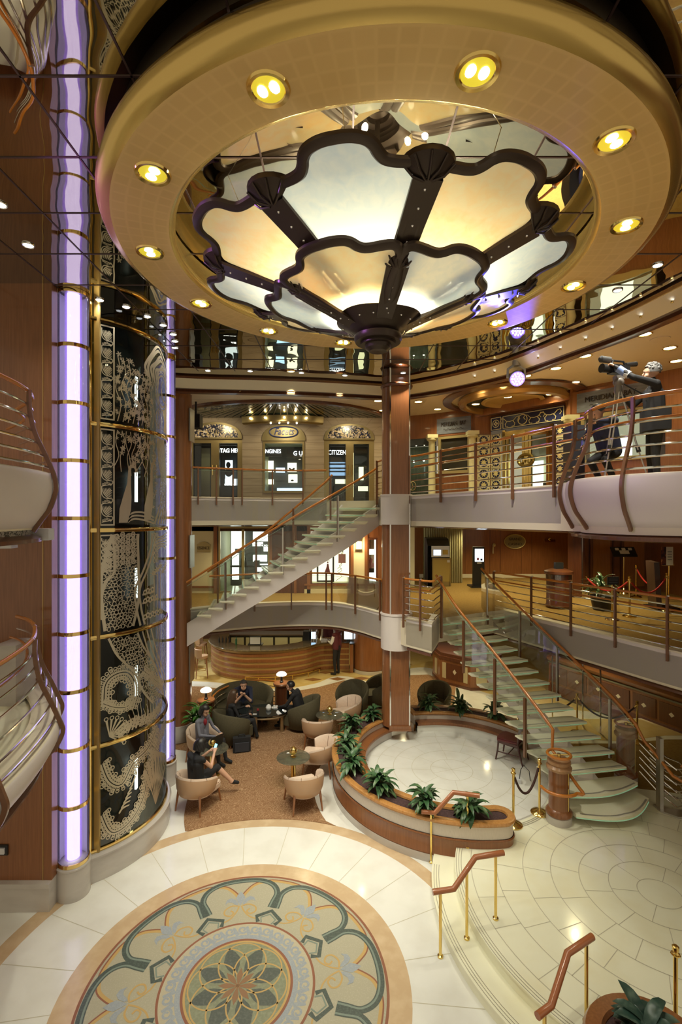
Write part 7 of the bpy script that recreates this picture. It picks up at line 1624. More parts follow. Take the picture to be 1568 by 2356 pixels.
# curved gold canopy rings above the doorway
t = thing('ceiling_canopy', 'round wood and gold stepped canopy in the ceiling above the tiled doorway', 'canopy', (*((A3 + A4) / 2 + nw * .6).xy, ZC - .18)); c = (A3 + A4) / 2 + nw * .35; m = MB(); m.lathe([(1.72, ZC - .02), (1.72, ZC - .06), (1.5, ZC - .08), (1.5, ZC - .02)], (c.x, c.y, 0), 56, 0, None); m.build('outer_rim', MWD, t); m = MB(); m.lathe([(1.30, ZC - .02), (1.34, ZC - .10), (1.30, ZC - .18), (1.20, ZC - .20), (1.14, ZC - .16), (1.14, ZC - .02)], (c.x, c.y, 0), 56); m.build('gold_rim', mat('golden wood rim', (.45, .25, .08), .25, .4), t); m = MB(); m.lathe([(1.14, ZC - .05), (.72, ZC - .05)], (c.x, c.y, 0), 48); m.build('dark_soffit', MINT, t); m = MB(); m.lathe([(.72, ZC - .03), (.76, ZC - .10), (.66, ZC - .12), (.62, ZC - .04), (0, ZC - .03)], (c.x, c.y, 0), 40); m.build('inner_disc', mat('ochre canopy disc', (.50, .33, .13), .4), t)

# ------------------------------------------------------------------ remaining ceiling lights and fittings
wd = make_downlight('round_downlight', .115, MWARM, MBRASS, '')
pts = [(553, 903), (669, 903), (780, 909), (869, 922), (880, 944), (962, 924), (1034, 916), (1006, 941), (1158, 888), (1210, 864), (1100, 893), (1346, 818), (1278, 847), (1322, 879), (1368, 768 + 0), (1482, 768), (1540, 800), (1555, 830)]
where = ['over the left of the watch shop', 'over the watch shop sign', 'over the right arched doors', 'just left of the central column', 'behind the first near the column', 'first right of the central column', 'second right of the central column', 'low near the left grey sign', 'left of the blue spotlight', 'right of the blue spotlight', 'before the round canopy', 'at the right over the bay, first', 'over the right end of the canopy', 'above the video camera', 'far right by the cornice', 'above the grey haired camera operator', 'above the right edge handrail', 'lowest at the right edge']
first = True
for (x, y), w in zip(pts, where):
    if (x, y) == (1368, 768): continue
    X, Y = fl(x, y, ZC); lab = 'round warm downlight in the plank ceiling, ' + w
    if Y > 14.6: continue
    if first: o = wd; o.location = (X, Y, ZC - .002); o['label'] = lab; first = False
    else: o = place(wd, (X, Y, ZC - .002), 0, lab)
    o['group'] = 'warm plank ceiling downlights'
    lamp('SPOT', 'deck_spot', (X, Y, ZC - .06), 26, (1, .885, .52), .06, (0, 0, 0), 130, .8)
c0 = (A3 + A4) / 2 + nw * .35
for i, (a, r) in enumerate(((150, .92), (200, .92), (260, .92), (320, .92), (230, .3))):
    X, Y = c0.x + r * cos(R(a)), c0.y + r * sin(R(a)); place(wd, (X, Y, ZC - (.055 if r > .5 else .035)), 0, 'round warm downlight in the round canopy, %s' % ['left side', 'front left', 'front', 'right side', 'in the middle disc'][i], 'downlights of the round canopy')
    if i in (1, 3): lamp('SPOT', 'canopy_spot', (X, Y, ZC - .1), 30, (1, .885, .52), .06, (0, 0, 0), 130, .8)
cd = make_downlight('mirror_downlight', .065, MCOOL, MCHROME, '')
pts = [(65, 563), (1512, 609), (1420, 667), (229, 689), (290, 705), (338, 727), (375, 747), (398, 768), (402, 784), (402, 799), (478, 852), (575, 853), (693, 857), (793, 863), (932, 876), (0, 469)]
lab2 = ['at the far left before the wood wall', 'at the far right edge', 'second from the right edge', 'first in the arc around the elevator', 'second in the arc around the elevator', 'third in the arc around the elevator', 'fourth in the arc around the elevator', 'fifth in the arc around the elevator', 'sixth in the arc around the elevator', 'last in the arc, by the right light tube', 'first in the row above the watch shop', 'second in the row above the watch shop', 'third in the row above the watch shop', 'fourth in the row above the watch shop', 'on the right of the central column', 'cut off by the left edge of the view']
first = True
for (x, y), w in zip(pts, lab2):
    X, Y = fl(x, y, ZM) if x != 932 else (1.40, 11.12); lab = 'cool white downlight in the mirror ceiling, ' + w
    if first: o = cd; o.location = (X, Y, ZM - .004); o['label'] = lab; first = False
    else: o = place(cd, (X, Y, ZM - .004), 0, lab)
    o['group'] = 'cool mirror ceiling downlights'
    lamp('SPOT', 'mirror_spot', (X, Y, ZM - .06), 110 if Y < 9 and X > 2 else 60 if x == 932 else 30, (1., .95, .80), .05, (0, 0, 0), 110, .8)
# pin lights of the cove on the right
pn = make_downlight('cove_pin_light', .02, MCOOL, MBRASS, '')
first = True
for i, (x, y) in enumerate([(1091, 859), (1137, 846), (1237, 812), (1288, 791), (1346, 766), (1407, 742), (1473, 710), (1545, 668)]):
    # seated on the cream cove between the mirror edge and the wood trim
    q = cross(offset(MP, -.13), x); lab = 'tiny bright pin light on the cream cove, %s from the central column' % ORD[i]
    if q is None: continue
    zq = ZM - .17
    if first: o = pn; o.location = (q.x, q.y, zq); o['label'] = lab; first = False
    else: o = place(pn, (q.x, q.y, zq), 0, lab)
    o['group'] = 'pin lights of the cream cove'
    if i in (0, 2, 3, 4): lamp('SPOT', 'cove_spot', (q.x, q.y, zq - .06), 800, (1., .96, .82), .03, target=((3.2, 10.3, 1.5), 0, (3.9, 9.5, 1.0), (4.5, 9.0, .8), (2.3, 10.0, .3))[i], spot=42, blend=.8)
# blue moving head spotlight
Xb, Yb = fl(1187, 828, ZM - .05); t = thing('stage_spotlight', 'round moving head spotlight glowing blue below the cornice', 'spotlight', (Xb, Yb, 8.2)); m = MB(); m.cyl((Xb, Yb), .08, 8.52, 8.64, 20); m.build('base', MBRUSH, t)
m = MB()
for s in (-1, 1): m.tube([(Xb + s * .05, Yb, 8.54), (Xb + s * .17, Yb, 8.46), (Xb + s * .18, Yb, 8.28)], .025, 8)
m.build('yoke', MPLASTW, t); d = V((-.15, -1.0, -.45)).normalized(); c = V((Xb, Yb, 8.28)); m = MB(); m.tube([c - d * .14, c - d * .10, c, c + d * .10, c + d * .12], [.06, .12, .155, .15, .15], 24); m.build('head', MPLASTW, t)
m = MB(); uu = d.cross(V((0, 0, 1))).normalized(); vv = uu.cross(d); fc = c + d * .125
m.add([fc + uu * (.14 * cos(2 * pi * i / 28)) + vv * (.14 * sin(2 * pi * i / 28)) for i in range(28)], [tuple(range(28))]); m.build('lens_plate', glow('deep blue lens', (.10, .06, 1.), 5.), t, smooth=False)
m = MB()
for r_, n_ in ((0, 1), (.055, 6), (.105, 12)):
    for i in range(n_): m.sphere(fc + uu * (r_ * cos(2 * pi * i / n_)) + vv * (r_ * sin(2 * pi * i / n_)) + d * .005, .018, 8, 5)
m.build('led', glow('blue white led', (.62, .60, 1.), 18.), t)
lamp('SPOT', 'blue_beam', tuple(fc + d * .05), 800, (.07, .06, 1.), .05, target=(1.6, 4.8, 8.05), spot=13, blend=.4)
lamp('SPOT', 'blue_beam', tuple(fc + d * .05 + V((0, 0, -.1))), 160, (.14, .06, 1.), .05, target=(3.35, 7.4, 6.6), spot=26, blend=.6)
# second head on the left side of the atrium, out of frame in the photograph but seen through its violet wash
lamp('SPOT', 'violet_wash', (-3.2, 4.2, 8.3), 150, (.55, .22, 1.), .08, target=(-1.4, 5.0, 8.3), spot=70, blend=.8)
lamp('SPOT', 'violet_wash', (-3.2, 4.2, 8.3), 30, (.55, .35, 1.), .08, target=(-3.6, 6.2, 5.9), spot=60, blend=.8)
# ceiling speakers
for i, (x, y) in enumerate([(537, 906), (790, 917), (1218, 876), (1518, 780)]):
    X, Y = fl(x, y, ZC); m = MB(); m.lathe([(.15, ZC - .001), (.15, ZC - .012), (.10, ZC - .016), (0, ZC - .014)], (X, Y, 0), 24); o = m.build('ceiling_speaker', MPLANK, loc=(X, Y, ZC - .014)); tag(o, 'flat round beige speaker grille in the plank ceiling, %s from the left' % ORD[i], 'speaker', 'ceiling speakers')
t = thing('pa_speaker', 'black box speaker hanging beside the tall left column', 'speaker', (-3.55, 13.2, 7.6)); m = MB(); m.box(-3.92, -3.64, 12.72, 13.0, 7.75, 8.1); m.build('cabinet', MBLACK, t, smooth=False); m = MB(); m.box(-3.80, -3.76, 12.84, 12.88, 8.1, ZC); m.build('bracket', MBLACK, t, smooth=False)
# white fittings under the left balconies
t = thing('projector_box', 'white box fitting under the upper left balcony', 'fitting', (-3.7, 5.9, 5.05)); m = MB(); m.obox((-3.72, 6.02, 5.24), (1, .25, 0), (-.25, 1, 0), .11, .17, .07); m.build('case', MPLASTW, t, smooth=False); m = MB(); m.tube([(-3.74, 5.90, 5.24), (-3.745, 5.88, 5.24)], .035, 16); m.build('lens_ring', MPLASTW, t)
t = thing('small_projector', 'smaller white camera box under the upper left balcony', 'fitting', (-4.0, 5.9, 5.0)); m = MB(); m.obox((-4.0, 5.9, 5.14), (1, .15, 0), (-.15, 1, 0), .08, .09, .06); m.build('case', MPLASTW, t, smooth=False); m = MB(); m.box(-3.93, -3.90, 5.88, 5.92, 5.16, 5.24); m.build('bracket', MPLASTW, t, smooth=False)
t = thing('wall_screen', 'dark screen recessed in the wood wall under the middle left balcony', 'screen', (-4.75, 6.85, 1.5)); m = MB(); m.box(-5.3, -4.60, 6.83, 6.86, 1.36, 1.86, 0); m.build('bezel', MBRUSH, t, smooth=False); m = MB(); m.box(-5.27, -4.63, 6.82, 6.83, 1.39, 1.83); m.build('glass', MBLACK, t, smooth=False)
t = thing('socket_panel', 'black socket panel with a white plug low on the wood wall', 'socket', (-4.75, 6.85, .7)); m = MB(); m.box(-4.95, -4.62, 6.835, 6.86, .76, .90); m.build('plate', MBLACK, t, smooth=False); m = MB(); m.box(-4.73, -4.65, 6.81, 6.835, .79, .87); m.build('plug', MPLASTW, t, smooth=False); m = MB(); m.tube([(-4.72, 6.81, .82), (-4.9, 6.78, .80), (-5.0, 6.76, .6), (-5.02, 6.76, .45)], .01, 6); m.build('cable', MPLASTW, t)
# marble post base on the middle left balcony
t = thing('marble_pier', 'square marble pier at the end of the middle left balcony', 'pier', (-4.15, 6.3, Z6F)); m = MB(); m.box(-4.3, -4.02, 6.1, 6.5, Z6F, Z6F + .75); m.build('block', MGREYM, t, smooth=False)
# ------------------------------------------------------------------ people
import numpy as np
def capsule(mb, a, b, r0, r1, seg=10):
    a, b = V(a), V(b); d = b - a; L = d.length
    if L < 1e-6: d = V((0, 0, 1)); L = 1e-6
    d = d / L; u = d.orthogonal().normalized(); w = d.cross(u); rings = []
    for i in range(5): t = pi / 2 * i / 4; rings.append((a - d * (r0 * cos(t)), r0 * sin(t)))
    for i in range(1, 6): t = pi / 2 * (i - 1) / 4; rings.append((b + d * (r1 * sin(t)), r1 * cos(t)))
    vs = []
    for c, r in rings:
        r = max(r, 1e-4)
        for j in range(seg): q = 2 * pi * j / seg; vs.append(c + u * (r * cos(q)) + w * (r * sin(q)))
    n = len(rings); fs = [(i * seg + j, i * seg + (j + 1) % seg, (i + 1) * seg + (j + 1) % seg, (i + 1) * seg + j) for i in range(n - 1) for j in range(seg)] + [tuple(reversed(range(seg))), tuple((n - 1) * seg + j for j in range(seg))]
    mb.add(vs, fs)
def person(label, loc, rz, J, mats, hair, voxel=.010, look=0., nod=0., girl=False, extra=None, head_r=1.):
    """J: joints in metres, x to the person's right, y forward, z up; mats: torso, sleeve, forearm, legs, shank, shoe, skin"""
    t = thing('person', label, 'person', (0, 0, 0), world=False)
    mb = MB(); bones = []
    def cap(a, b, r0, r1, k): capsule(mb, a, b, r0, r1); bones.append((V(a), V(b), max(r0, r1), k))
    def vj(n): return V(J[n])
    pel, che, nek, hed = vj('pelvis'), vj('chest'), vj('neck'), vj('head'); sw = .155 if girl else .185
    TO, SL, FO, LE, SH, FT, SK = range(7)
    fwd = V((sin(R(look)), cos(R(look)), 0)); rt = V((cos(R(look)), -sin(R(look)), 0))
    for s in (-1, 1):
        cap(pel + V((s * .075, 0, 0)), che + V((s * .085, 0, .02)), .115 if not girl else .10, .115 if not girl else .098, TO)
        S_ = vj('shoulder' + 'LR'[s > 0]); E_, H_ = vj('elbow' + 'LR'[s > 0]), vj('hand' + 'LR'[s > 0])
        cap(che + V((s * .08, 0, .10)), S_, .085, .062 if not girl else .052, TO)
        cap(S_, E_, .058 if not girl else .043, .042 if not girl else .034, SL); cap(E_, H_, .043 if not girl else .034, .028 if not girl else .024, FO)
        hp, kn, an = vj('hip' + 'LR'[s > 0]), vj('knee' + 'LR'[s > 0]), vj('ankle' + 'LR'[s > 0]); to = vj('toe' + 'LR'[s > 0]) if 'toeL' in J else an + V((0, .16, -.03))
        cap(hp, kn, .092, .060, LE); cap(kn, an, .060, .040, SH); cap(an + V((0, 0, -.02)), to, .044, .034, FT)
        # hand: palm, four unequal bent fingers, thumb leaving the side of the palm
        d = (H_ - E_).normalized(); up = V((0, 0, 1)) if abs(d.z) < .8 else V((0, 1, 0)); sd = d.cross(up).normalized(); nn = sd.cross(d)
        curl = J.get('curl', .5)
        p0, p1 = H_ + d * .02, H_ + d * .075
        for q in (-.024, 0, .024): cap(p0 + sd * q * .7, p1 + sd * q, .016, .015, SK)
        for q, ln in ((-.030, .058), (-.010, .070), (.010, .066), (.030, .052)):
            f0 = p1 + sd * q; f1 = f0 + (d * cos(curl) - nn * sin(curl)) * ln * .5; f2 = f1 + (d * cos(curl * 2.2) - nn * sin(curl * 2.2)) * ln * .5
            cap(f0, f1, .0095, .009, SK); cap(f1, f2, .009, .008, SK)
        th = sd * (1 if s < 0 else -1); f0 = p0 + th * .022; f1 = f0 + (d * .7 + th * .6 - nn * .3).normalized() * .036; f2 = f1 + (d * .95 + th * .1 - nn * .3).normalized() * .03
        cap(f0, f1, .012, .010, SK); cap(f1, f2, .010, .009, SK)
    cap(pel, pel + (che - pel) * .4, .115, .105, TO); cap(che, nek, .10, .06, TO); cap(pel, pel + V((0, 0, .02)), .13, .12, LE)
    cap(nek, hed + V((0, 0, -.06)), .052 if not girl else .043, .048, SK)
    hr = head_r; up = V((0, 0, 1)); fw = (fwd * cos(R(nod)) - up * sin(R(nod))); hu = (up * cos(R(nod)) + fwd * sin(R(nod)))
    def hp_(x, y, z): return hed + rt * x * hr + fw * y * hr + hu * z * hr
    cap(hp_(0, -.02, .035), hp_(0, .012, .03), .088 * hr, .082 * hr, SK); cap(hp_(0, .02, -.02), hp_(0, .045, -.075), .066 * hr, .042 * hr, SK)
    for s in (-1, 1): cap(hp_(s * .04, .045, -.04), hp_(s * .03, .06, -.06), .032 * hr, .03 * hr, SK); cap(hp_(s * .080, -.005, .0), hp_(s * .082, -.01, .025), .014, .016, SK)
    cap(hp_(0, .088, .015), hp_(0, .104, -.018), .010, .016, SK); cap(hp_(0, .08, .045), hp_(0, .085, .04), .02, .02, SK); cap(hp_(-.018, .079, -.058), hp_(.018, .079, -.058), .011, .011, SK)
    me = bpy.data.meshes.new('body'); me.from_pydata([tuple(p) for p in mb.v], [], mb.f); o = bpy.data.objects.new('body', me); COL.objects.link(o)
    rm = o.modifiers.new('r', 'REMESH'); rm.mode = 'VOXEL'; rm.voxel_size = voxel; sm = o.modifiers.new('s', 'SMOOTH'); sm.factor = .5; sm.iterations = 3
    bpy.context.view_layer.update(); dg = bpy.context.evaluated_depsgraph_get(); nm = bpy.data.meshes.new_from_object(o.evaluated_get(dg)); nm.name = 'body'; o.modifiers.clear(); o.data = nm
    for m_ in mats: nm.materials.append(m_)
    n = len(nm.polygons); cen = np.empty(n * 3); nm.polygons.foreach_get('center', cen); cen = cen.reshape(-1, 3); best = np.full(n, 1e9); idx = np.zeros(n, int)
    for a, b, r, k in bones:
        A = np.array(a); d = np.array(b - a); L2 = max(1e-9, d @ d); q = np.clip(((cen - A) @ d) / L2, 0, 1); ds = np.linalg.norm(cen - A - q[:, None] * d, axis=1) - r
        u = ds < best; best[u] = ds[u]; idx[u] = k
    nm.polygons.foreach_set('material_index', idx.astype(np.int32)); nm.polygons.foreach_set('use_smooth', np.ones(n, dtype=bool)); o.parent = t
    m = MB()
    for s in (-1, 1): m.sphere(tuple(hp_(s * .033, .080, .018)), .012, 8, 6, sc=(1.2, .8, .8))
    e = m.build('eyes', MBLACK, t)
    hm, style = hair
    if style:
        m = MB(); n_, k_ = 22, 10; vs = []
        for i in range(n_):
            a = 2 * pi * i / n_
            for j in range(k_ + 1):
                ph = pi * j / k_ * (.60 if cos(a) < .35 else .36)
                rr = .104 * (1 + .04 * sin(5 * a + 3 * j) * (1 if style == 'wavy' else .3))
                x, y, z = rr * sin(ph) * sin(a), rr * sin(ph) * cos(a) * 1.08, rr * cos(ph) * 1.08
                vs.append(hp_(x, y - .012, z + .036))
        m.add(vs, [(i * (k_ + 1) + j, ((i + 1) % n_) * (k_ + 1) + j, ((i + 1) % n_) * (k_ + 1) + j + 1, i * (k_ + 1) + j + 1) for i in range(n_) for j in range(k_)])
        if style == 'bob':
            for i in range(15): a = R(75 + 210 * i / 14); m.tube([hp_(.09 * sin(a), .095 * cos(a) - .012, .06), hp_(.104 * sin(a), .108 * cos(a) - .012, -.0), hp_(.098 * sin(a), .10 * cos(a) - .012, -.09)], [.022, .026, .016], 8)
        if style in ('long', 'tied'):
            ln = -.34 if style == 'long' else -.12
            for i in range(13): a = R(80 + 200 * i / 12); m.tube([hp_(.09 * sin(a), .095 * cos(a) - .012, .06), hp_(.10 * sin(a), .105 * cos(a) - .015, -.03), hp_(.085 * sin(a), .09 * cos(a) - .035, ln * .6), hp_(.055 * sin(a), .06 * cos(a) - .06, ln)], [.024, .028, .026, .010], 8)
        if style == 'wavy':
            random.seed(3)
            for i in range(70):
                a, ph = random.uniform(0, 2 * pi), random.uniform(.1, 1.5)
                if cos(a) > .3 and ph > .8: continue
                m.sphere(tuple(hp_(.100 * sin(ph) * sin(a), .104 * sin(ph) * cos(a) - .012, .106 * cos(ph) + .036)), random.uniform(.016, .028), 8, 5)
        m.build('hair', hm, t, ang=80)
    if extra: extra(t, hp_)
    t.location = loc; t.rotation_euler = (0, 0, rz); return t
def stand(h=1.0, **kw):
    J = dict(pelvis=(0, 0, .95), chest=(0, .0, 1.28), neck=(0, .0, 1.47), head=(0, .02, 1.62), shoulderL=(-.185, 0, 1.42), shoulderR=(.185, 0, 1.42), elbowL=(-.24, -.02, 1.12), elbowR=(.24, -.02, 1.12), handL=(-.24, .12, .90), handR=(.24, .12, .90), hipL=(-.09, 0, .92), hipR=(.09, 0, .92), kneeL=(-.10, .03, .50), kneeR=(.10, .03, .50), ankleL=(-.10, 0, .085), ankleR=(.10, 0, .085), toeL=(-.11, .16, .04), toeR=(.11, .16, .04)); J.update(kw)
    return J
def sit(**kw):
    J = dict(pelvis=(0, -.06, .48), chest=(0, -.08, .78), neck=(0, -.04, .95), head=(0, .0, 1.10), shoulderL=(-.18, -.06, .91), shoulderR=(.18, -.06, .91), elbowL=(-.24, .05, .66), elbowR=(.24, .05, .66), handL=(-.14, .26, .62), handR=(.14, .26, .62), hipL=(-.09, -.02, .46), hipR=(.09, -.02, .46), kneeL=(-.11, .40, .47), kneeR=(.11, .40, .47), ankleL=(-.11, .42, .10), ankleR=(.11, .42, .10), toeL=(-.11, .56, .05), toeR=(.11, .56, .05)); J.update(kw)
    return J
SK = MSKIN
# woman with a phone, back to the camera, legs crossed, shoe dangling
w = person('woman in a sleeveless black top looking at a phone, a black shoe dangling', (-2.70, 9.36, FL), R(-34),
    sit(head=(0, .05, 1.08), elbowR=(.21, .12, .70), handR=(.10, .30, .88), elbowL=(-.20, .12, .70), handL=(-.05, .30, .86), kneeR=(.08, .38, .56), ankleR=(.26, .58, .26), toeR=(.33, .69, .19), kneeL=(-.06, .40, .46), ankleL=(-.02, .42, .10), curl=.9),
    [MBLKC, SK, SK, MBLKC, SK, MBLKC, SK], (MHAIRB, 'bob'), .009, nod=22, girl=True)
m = MB(); m.obox((.02, .40, .92), (1, 0, 0), (0, .5, .86), .065, .035, .005, 0); m.obox((.02, .394, .925), (1, 0, 0), (0, .5, .86), .058, .030, .003, 1)
ph = m.build('phone', [MBLACK, glow('phone screen', (.2, .65, 1.), 2.)], None, smooth=False)
ph.location = w.location; ph.rotation_euler = w.rotation_euler; tag(ph, 'phone with a bright blue screen held by the woman in the black top', 'phone')
m = MB(); m.sphere((.20, .04, .45), .10, 12, 8, sc=(1, 1.1, .5)); m.build('teal_cloth', MTEAL, w)
# woman with a laptop
w = person('woman in a grey jacket over a red top typing on a laptop', (-3.04, 11.02, FL), R(-112), sit(handL=(-.10, .34, .63), handR=(.10, .34, .63), ankleL=(-.08, .50, .10), ankleR=(.12, .46, .10), toeL=(-.08, .64, .05), toeR=(.12, .6, .05), curl=.7), [MGREYC, MGREYC, MGREYC, MBLKC, MBLKC, MBLKC, SK], (MHAIRB, 'tied'), .009, nod=20, girl=True)
m = MB(); m.sphere((0, .0, .86), .062, 12, 8, sc=(.8, .8, 1.4)); m.build('red_blouse', MREDC, w)
lt = thing('laptop', 'open black laptop on the glass table of the woman in grey', 'laptop', (-2.76, 10.58, .561), R(-128), world=False); m = MB(); m.box(-.17, .17, -.12, .12, .002, .02); m.build('keyboard_base', MBLACK, lt, smooth=False); m = MB(); m.obox((0, .15, .13), (1, 0, 0), (0, .25, .97), .12, .17, .007); m.build('screen_lid', MBLACK, lt, smooth=False)
m = MB(); m.lathe([(0, .561), (.03, .561), (.032, .66), (.03, .70), (.012, .735), (.012, .76), (0, .76)], (-2.93, 10.50, 0), 14); tag(m.build('water_bottle', thin_glass('pale blue bottle', (.6, .75, .95), .2, .2), loc=(-2.93, 10.50, .561)), 'pale blue water bottle on the glass table beside the laptop', 'bottle')
# woman with long hair
person('woman in black with long brown hair and sunglasses pushed up, seen from behind', (-2.60, 11.98, FL), R(-62), sit(handL=(-.05, .30, .76), handR=(.12, .32, .62), elbowL=(-.22, .08, .66), ankleR=(.18, .52, .10), kneeR=(.14, .44, .46), curl=.6), [MBLKC, MBLKC, MBLKC, MBLKC, MBLKC, MBLKC, SK], (MHAIRN, 'long'), .010, nod=8, girl=True,
    extra=lambda t, h: (lambda m: (m.tube([h(.09, .02, .10), h(.05, .06, .13), h(-.05, .06, .13), h(-.09, .02, .10)], .012, 6), m.build('sunglasses', MBLACK, t)))(MB()))
# man on the sofa
person('man in a dark polo shirt on the olive sofa, hands clasped', (-2.62, 13.18, FL), R(195), sit(chest=(0, .05, .76), neck=(0, .16, .90), head=(0, .26, 1.02), shoulderL=(-.19, .12, .87), shoulderR=(.19, .12, .87), handL=(.02, .44, .86), handR=(.05, .44, .83), elbowL=(-.20, .34, .60), elbowR=(.24, .34, .60), kneeL=(-.16, .40, .47), kneeR=(.16, .40, .47), curl=1.2), [MNAVYC, MNAVYC, SK, MBLKC, MBLKC, MBLKC, SK], (mat('cropped dark hair', (.05, .04, .035), .7), 'short'), .010, nod=5)
# man in black on the right of the coffee table
person('man in a black suit leaning his cheek on his hand, on the olive armchair', (-1.12, 12.72, FL), R(78), sit(chest=(0, .02, .77), neck=(0, .10, .92), head=(0, .19, 1.05), shoulderL=(-.18, .06, .89), shoulderR=(.18, .06, .89), handR=(.06, .28, .98), elbowR=(.20, .32, .66), handL=(-.12, .46, .54), elbowL=(-.24, .24, .62), curl=1.0), [MBLKC, MBLKC, MBLKC, MBLKC, MBLKC, MBLKC, SK], (MHAIRB, 'short'), .010, nod=6)
# bar staff
person('waiter in a maroon vest and black trousers standing before the bar', (-.14, 16.98, .006), R(55), stand(handL=(-.06, .32, 1.12), handR=(.10, .32, 1.10), elbowL=(-.24, .06, 1.12), elbowR=(.24, .06, 1.12), curl=.9), [MVEST, MSHIRT, MSHIRT, MBLKC, MBLKC, MBLKC, MSKIND], (MHAIRB, 'short'), .011, nod=15)
person('bartender in a maroon vest and white shirt standing behind the bar', (-.46, 17.98, .006), R(170), stand(handL=(-.20, .34, 1.02), handR=(.22, .34, 1.02), curl=.5), [MVEST, MSHIRT, MSHIRT, MBLKC, MBLKC, MBLKC, MSKIND], (MHAIRB, 'short'), .012)
# camera operator with his video camera, and a colleague behind the tripod
CX_, CY_ = 4.53, 7.12
cm_ = person('grey haired camera operator in a black jacket reaching up to the video camera', (CX_, CY_, Z7F), R(76), stand(pelvis=(0, 0, .98), chest=(0, .02, 1.32), neck=(0, .02, 1.52), head=(0, .05, 1.67), shoulderL=(-.19, .05, 1.47), shoulderR=(.19, .0, 1.47), elbowL=(-.27, .36, 1.56), handL=(-.17, .56, 1.75), elbowR=(.26, .22, 1.25), handR=(.12, .42, 1.42), curl=.9), [MBLKC, MBLKC, MBLKC, mat('dark trousers', (.022, .022, .022), .8), bpy.data.materials['dark trousers'] if bpy.data.materials.get('dark trousers') else MBLKC, MBLKC, SK], (MHAIRG, 'wavy'), .008, nod=-4, look=28)
m = MB(); m.tube([(-.205, .44, 1.635), (-.180, .53, 1.72)], .052, 16, caps=False); m.build('arm_band', [mat('blue white arm band', (.22, .32, .62), .6)], cm_); m = MB(); m.tube([(-.235, .40, 1.60), (-.205, .44, 1.635)], .054, 16, caps=False); m.build('white_cuff', MSHIRT, cm_)
m = MB(); m.prism([(-.23, -.13), (.23, -.13), (.24, .06), (.1, .17), (-.1, .17), (-.24, .06)], .82, 1.12); m.build('jacket_hem', MBLKC, cm_, ang=60)
tx, ty = 4.06, 7.22
t = thing('video_camera', 'black shoulder video camera with a foam microphone on the tripod', 'video camera', (tx, ty, Z7F + 1.58)); zc = 7.60; d = V((-1, -.22, .04)).normalized(); sd = V((.22, -1, 0)).normalized(); c = V((tx, ty, zc))
m = MB(); m.obox(c, d, sd, .055, .15, .065, 0); m.build('body', MBLACK, t, ang=30); m = MB(); m.tube([c + d * .14, c + d * .18, c + d * .27, c + d * .29], [.05, .058, .062, .066], 20); m.build('lens', MBLACK, t)
m = MB(); m.tube([c + d * .02 + V((0, 0, .13)), c + d * .14 + V((0, 0, .13)), c + d * .15 + V((0, 0, .13)), c + d * .30 + V((0, 0, .13)), c + d * .33 + V((0, 0, .13))], [.012, .012, .045, .048, .02], 16); m.build('microphone', mat('grey foam', (.05, .05, .05), .95), t)
m = MB(); m.tube([c - d * .12 + V((0, 0, .06)), c - d * .08 + V((0, 0, .13)), c + d * .10 + V((0, 0, .13)), c + d * .12 + V((0, 0, .06))], .016, 8); m.build('top_handle', MBLACK, t); m = MB(); m.tube([c - d * .12 + V((0, 0, .09)), c - d * .30 + V((0, 0, .12))], [.03, .038], 12); m.build('viewfinder', MBLACK, t)
t = thing('camera_tripod', 'grey tripod with spread legs carrying the video camera', 'tripod', (tx, ty, Z7F)); m = MB(); m.sphere((tx, ty, Z7F + 1.56), .075, 14, 8); m.cyl((tx, ty), .055, Z7F + 1.36, Z7F + 1.52, 16); m.box(tx - .06, tx + .06, ty - .05, ty + .05, Z7F + 1.60, Z7F + 1.655); m.build('fluid_head', mat('warm grey metal', (.20, .18, .16), .4, .3), t)
m = MB(); m.tube([(tx + .05, ty, Z7F + 1.55), (tx + .40, ty + .10, Z7F + 1.42)], .011, 8); m.build('pan_bar', MBLACK, t)
for ax, ay in ((-.34, -.22), (.32, -.24), (-.02, .42)):
    m = MB(); nd = V((ay, -ax, 0)).normalized() * .028
    for s in (-1, 1): m.tube([V((tx + ax * .08, ty + ay * .08, Z7F + 1.42)) + nd * s, V((tx + ax * .62, ty + ay * .62, Z7F + .55)) + nd * s * .8], .011, 8)
    m.tube([V((tx + ax * .5, ty + ay * .5, Z7F + .72)), V((tx + ax, ty + ay, Z7F + .03))], .010, 8); lo = m.build('leg', MBRUSH, t); m = MB(); m.tube([V((tx + ax * .58, ty + ay * .58, Z7F + .62)), V((tx + ax * .64, ty + ay * .64, Z7F + .52))], .03, 10); m.sphere((tx + ax, ty + ay, Z7F + .025), .022, 8, 5); m.build('leg_clamp', MBLACK, lo)
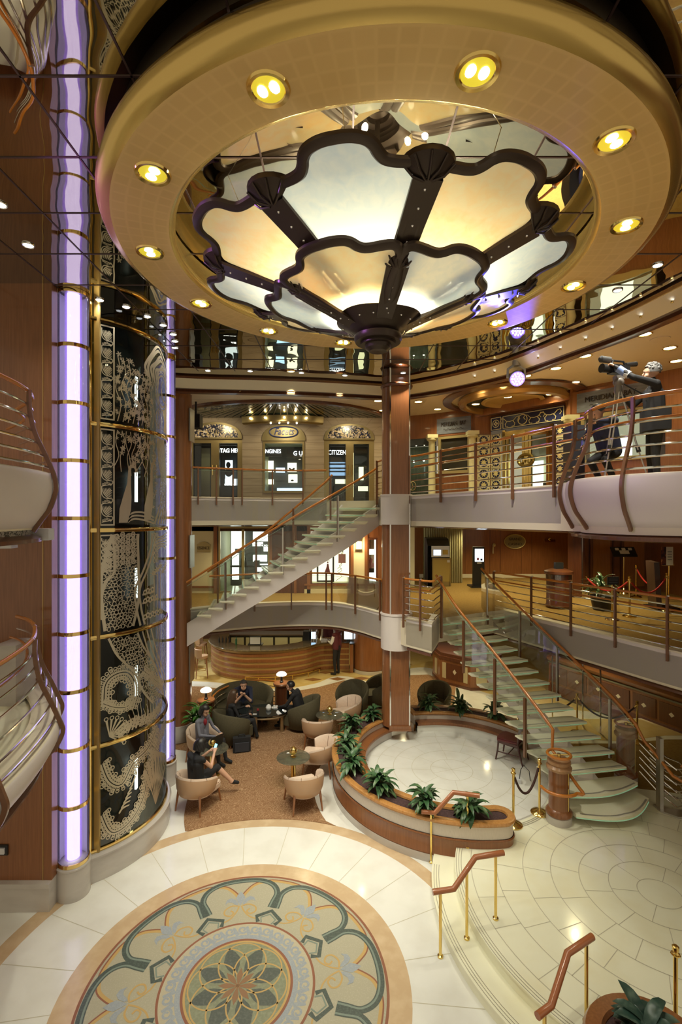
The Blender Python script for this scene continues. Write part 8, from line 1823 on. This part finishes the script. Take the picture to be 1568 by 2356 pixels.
person('person in a dark blue jacket crouching behind the tripod, hand on the handrail', (4.22, 7.75, Z7F), R(118), stand(pelvis=(0, 0, .62), chest=(0, .12, .92), neck=(0, .2, 1.08), head=(0, .27, 1.20), shoulderL=(-.18, .16, 1.06), shoulderR=(.18, .16, 1.06), elbowL=(-.26, .42, 1.02), handL=(-.24, .66, 1.0), elbowR=(.26, .26, .80), handR=(.16, .42, .70), hipL=(-.09, 0, .60), hipR=(.09, 0, .60), kneeL=(-.12, .30, .46), kneeR=(.12, .30, .46), ankleL=(-.11, .0, .085), ankleR=(.11, .0, .085), curl=1.2), [MNAVYC, MNAVYC, MNAVYC, MBLKC, MBLKC, MBLKC, SK], (MHAIRB, 'short'), .010, nod=38, look=35)
t = thing('camera_case', 'dark equipment case standing on the upper deck behind the bay rail', 'case', (3.95, 8.05, Z7F)); m = MB(); m.box(3.78, 4.0, 8.1, 8.4, Z7F, Z7F + 1.1); m.build('case_body', MBLKC2, t, smooth=False); m = MB(); m.tube([(3.86, 8.25, Z7F + 1.1), (3.86, 8.25, Z7F + 1.16), (3.94, 8.25, Z7F + 1.16), (3.94, 8.25, Z7F + 1.1)], .012, 6); m.build('case_handle', MBLACK, t)

# ------------------------------------------------------------------ general lamps of the middle and ground decks (their ceilings are below eye level)
for x, y in ((-3, 14.2), (-1, 14.2), (.6, 14.0)): lamp('SPOT', 'middle_deck_spot', (x, y, 5.15), 55, (1, .885, .52), .06, (0, 0, 0), 140, .8)
for x, y in ((3.2, 14.5), (5.4, 14.5), (7.4, 13.2), (4.6, 17.0), (7.0, 17.2), (5.6, 11.8)): lamp('SPOT', 'middle_deck_spot', (x, y, 5.15), 72, (1, .87, .48), .06, (0, 0, 0), 140, .8)
for x, y in ((-3.6, 15.6), (-1.6, 15.4), (.2, 15.6), (-2.8, 18.5), (-.6, 18.4), (2.0, 15.8), (4.2, 14.2), (6.2, 13.4), (3.4, 16.0)): lamp('SPOT', 'lower_deck_spot', (x, y, 2.35), 46, (1, .85, .48), .06, (0, 0, 0), 140, .8)
lamp('SPOT', 'bar_left_spot', (-5.6, 16.9, 2.3), 110, (.85, .95, 1.), .15, (0, 0, 0), 110, .8)  # cool white spot pointing down beside the left end of the bar
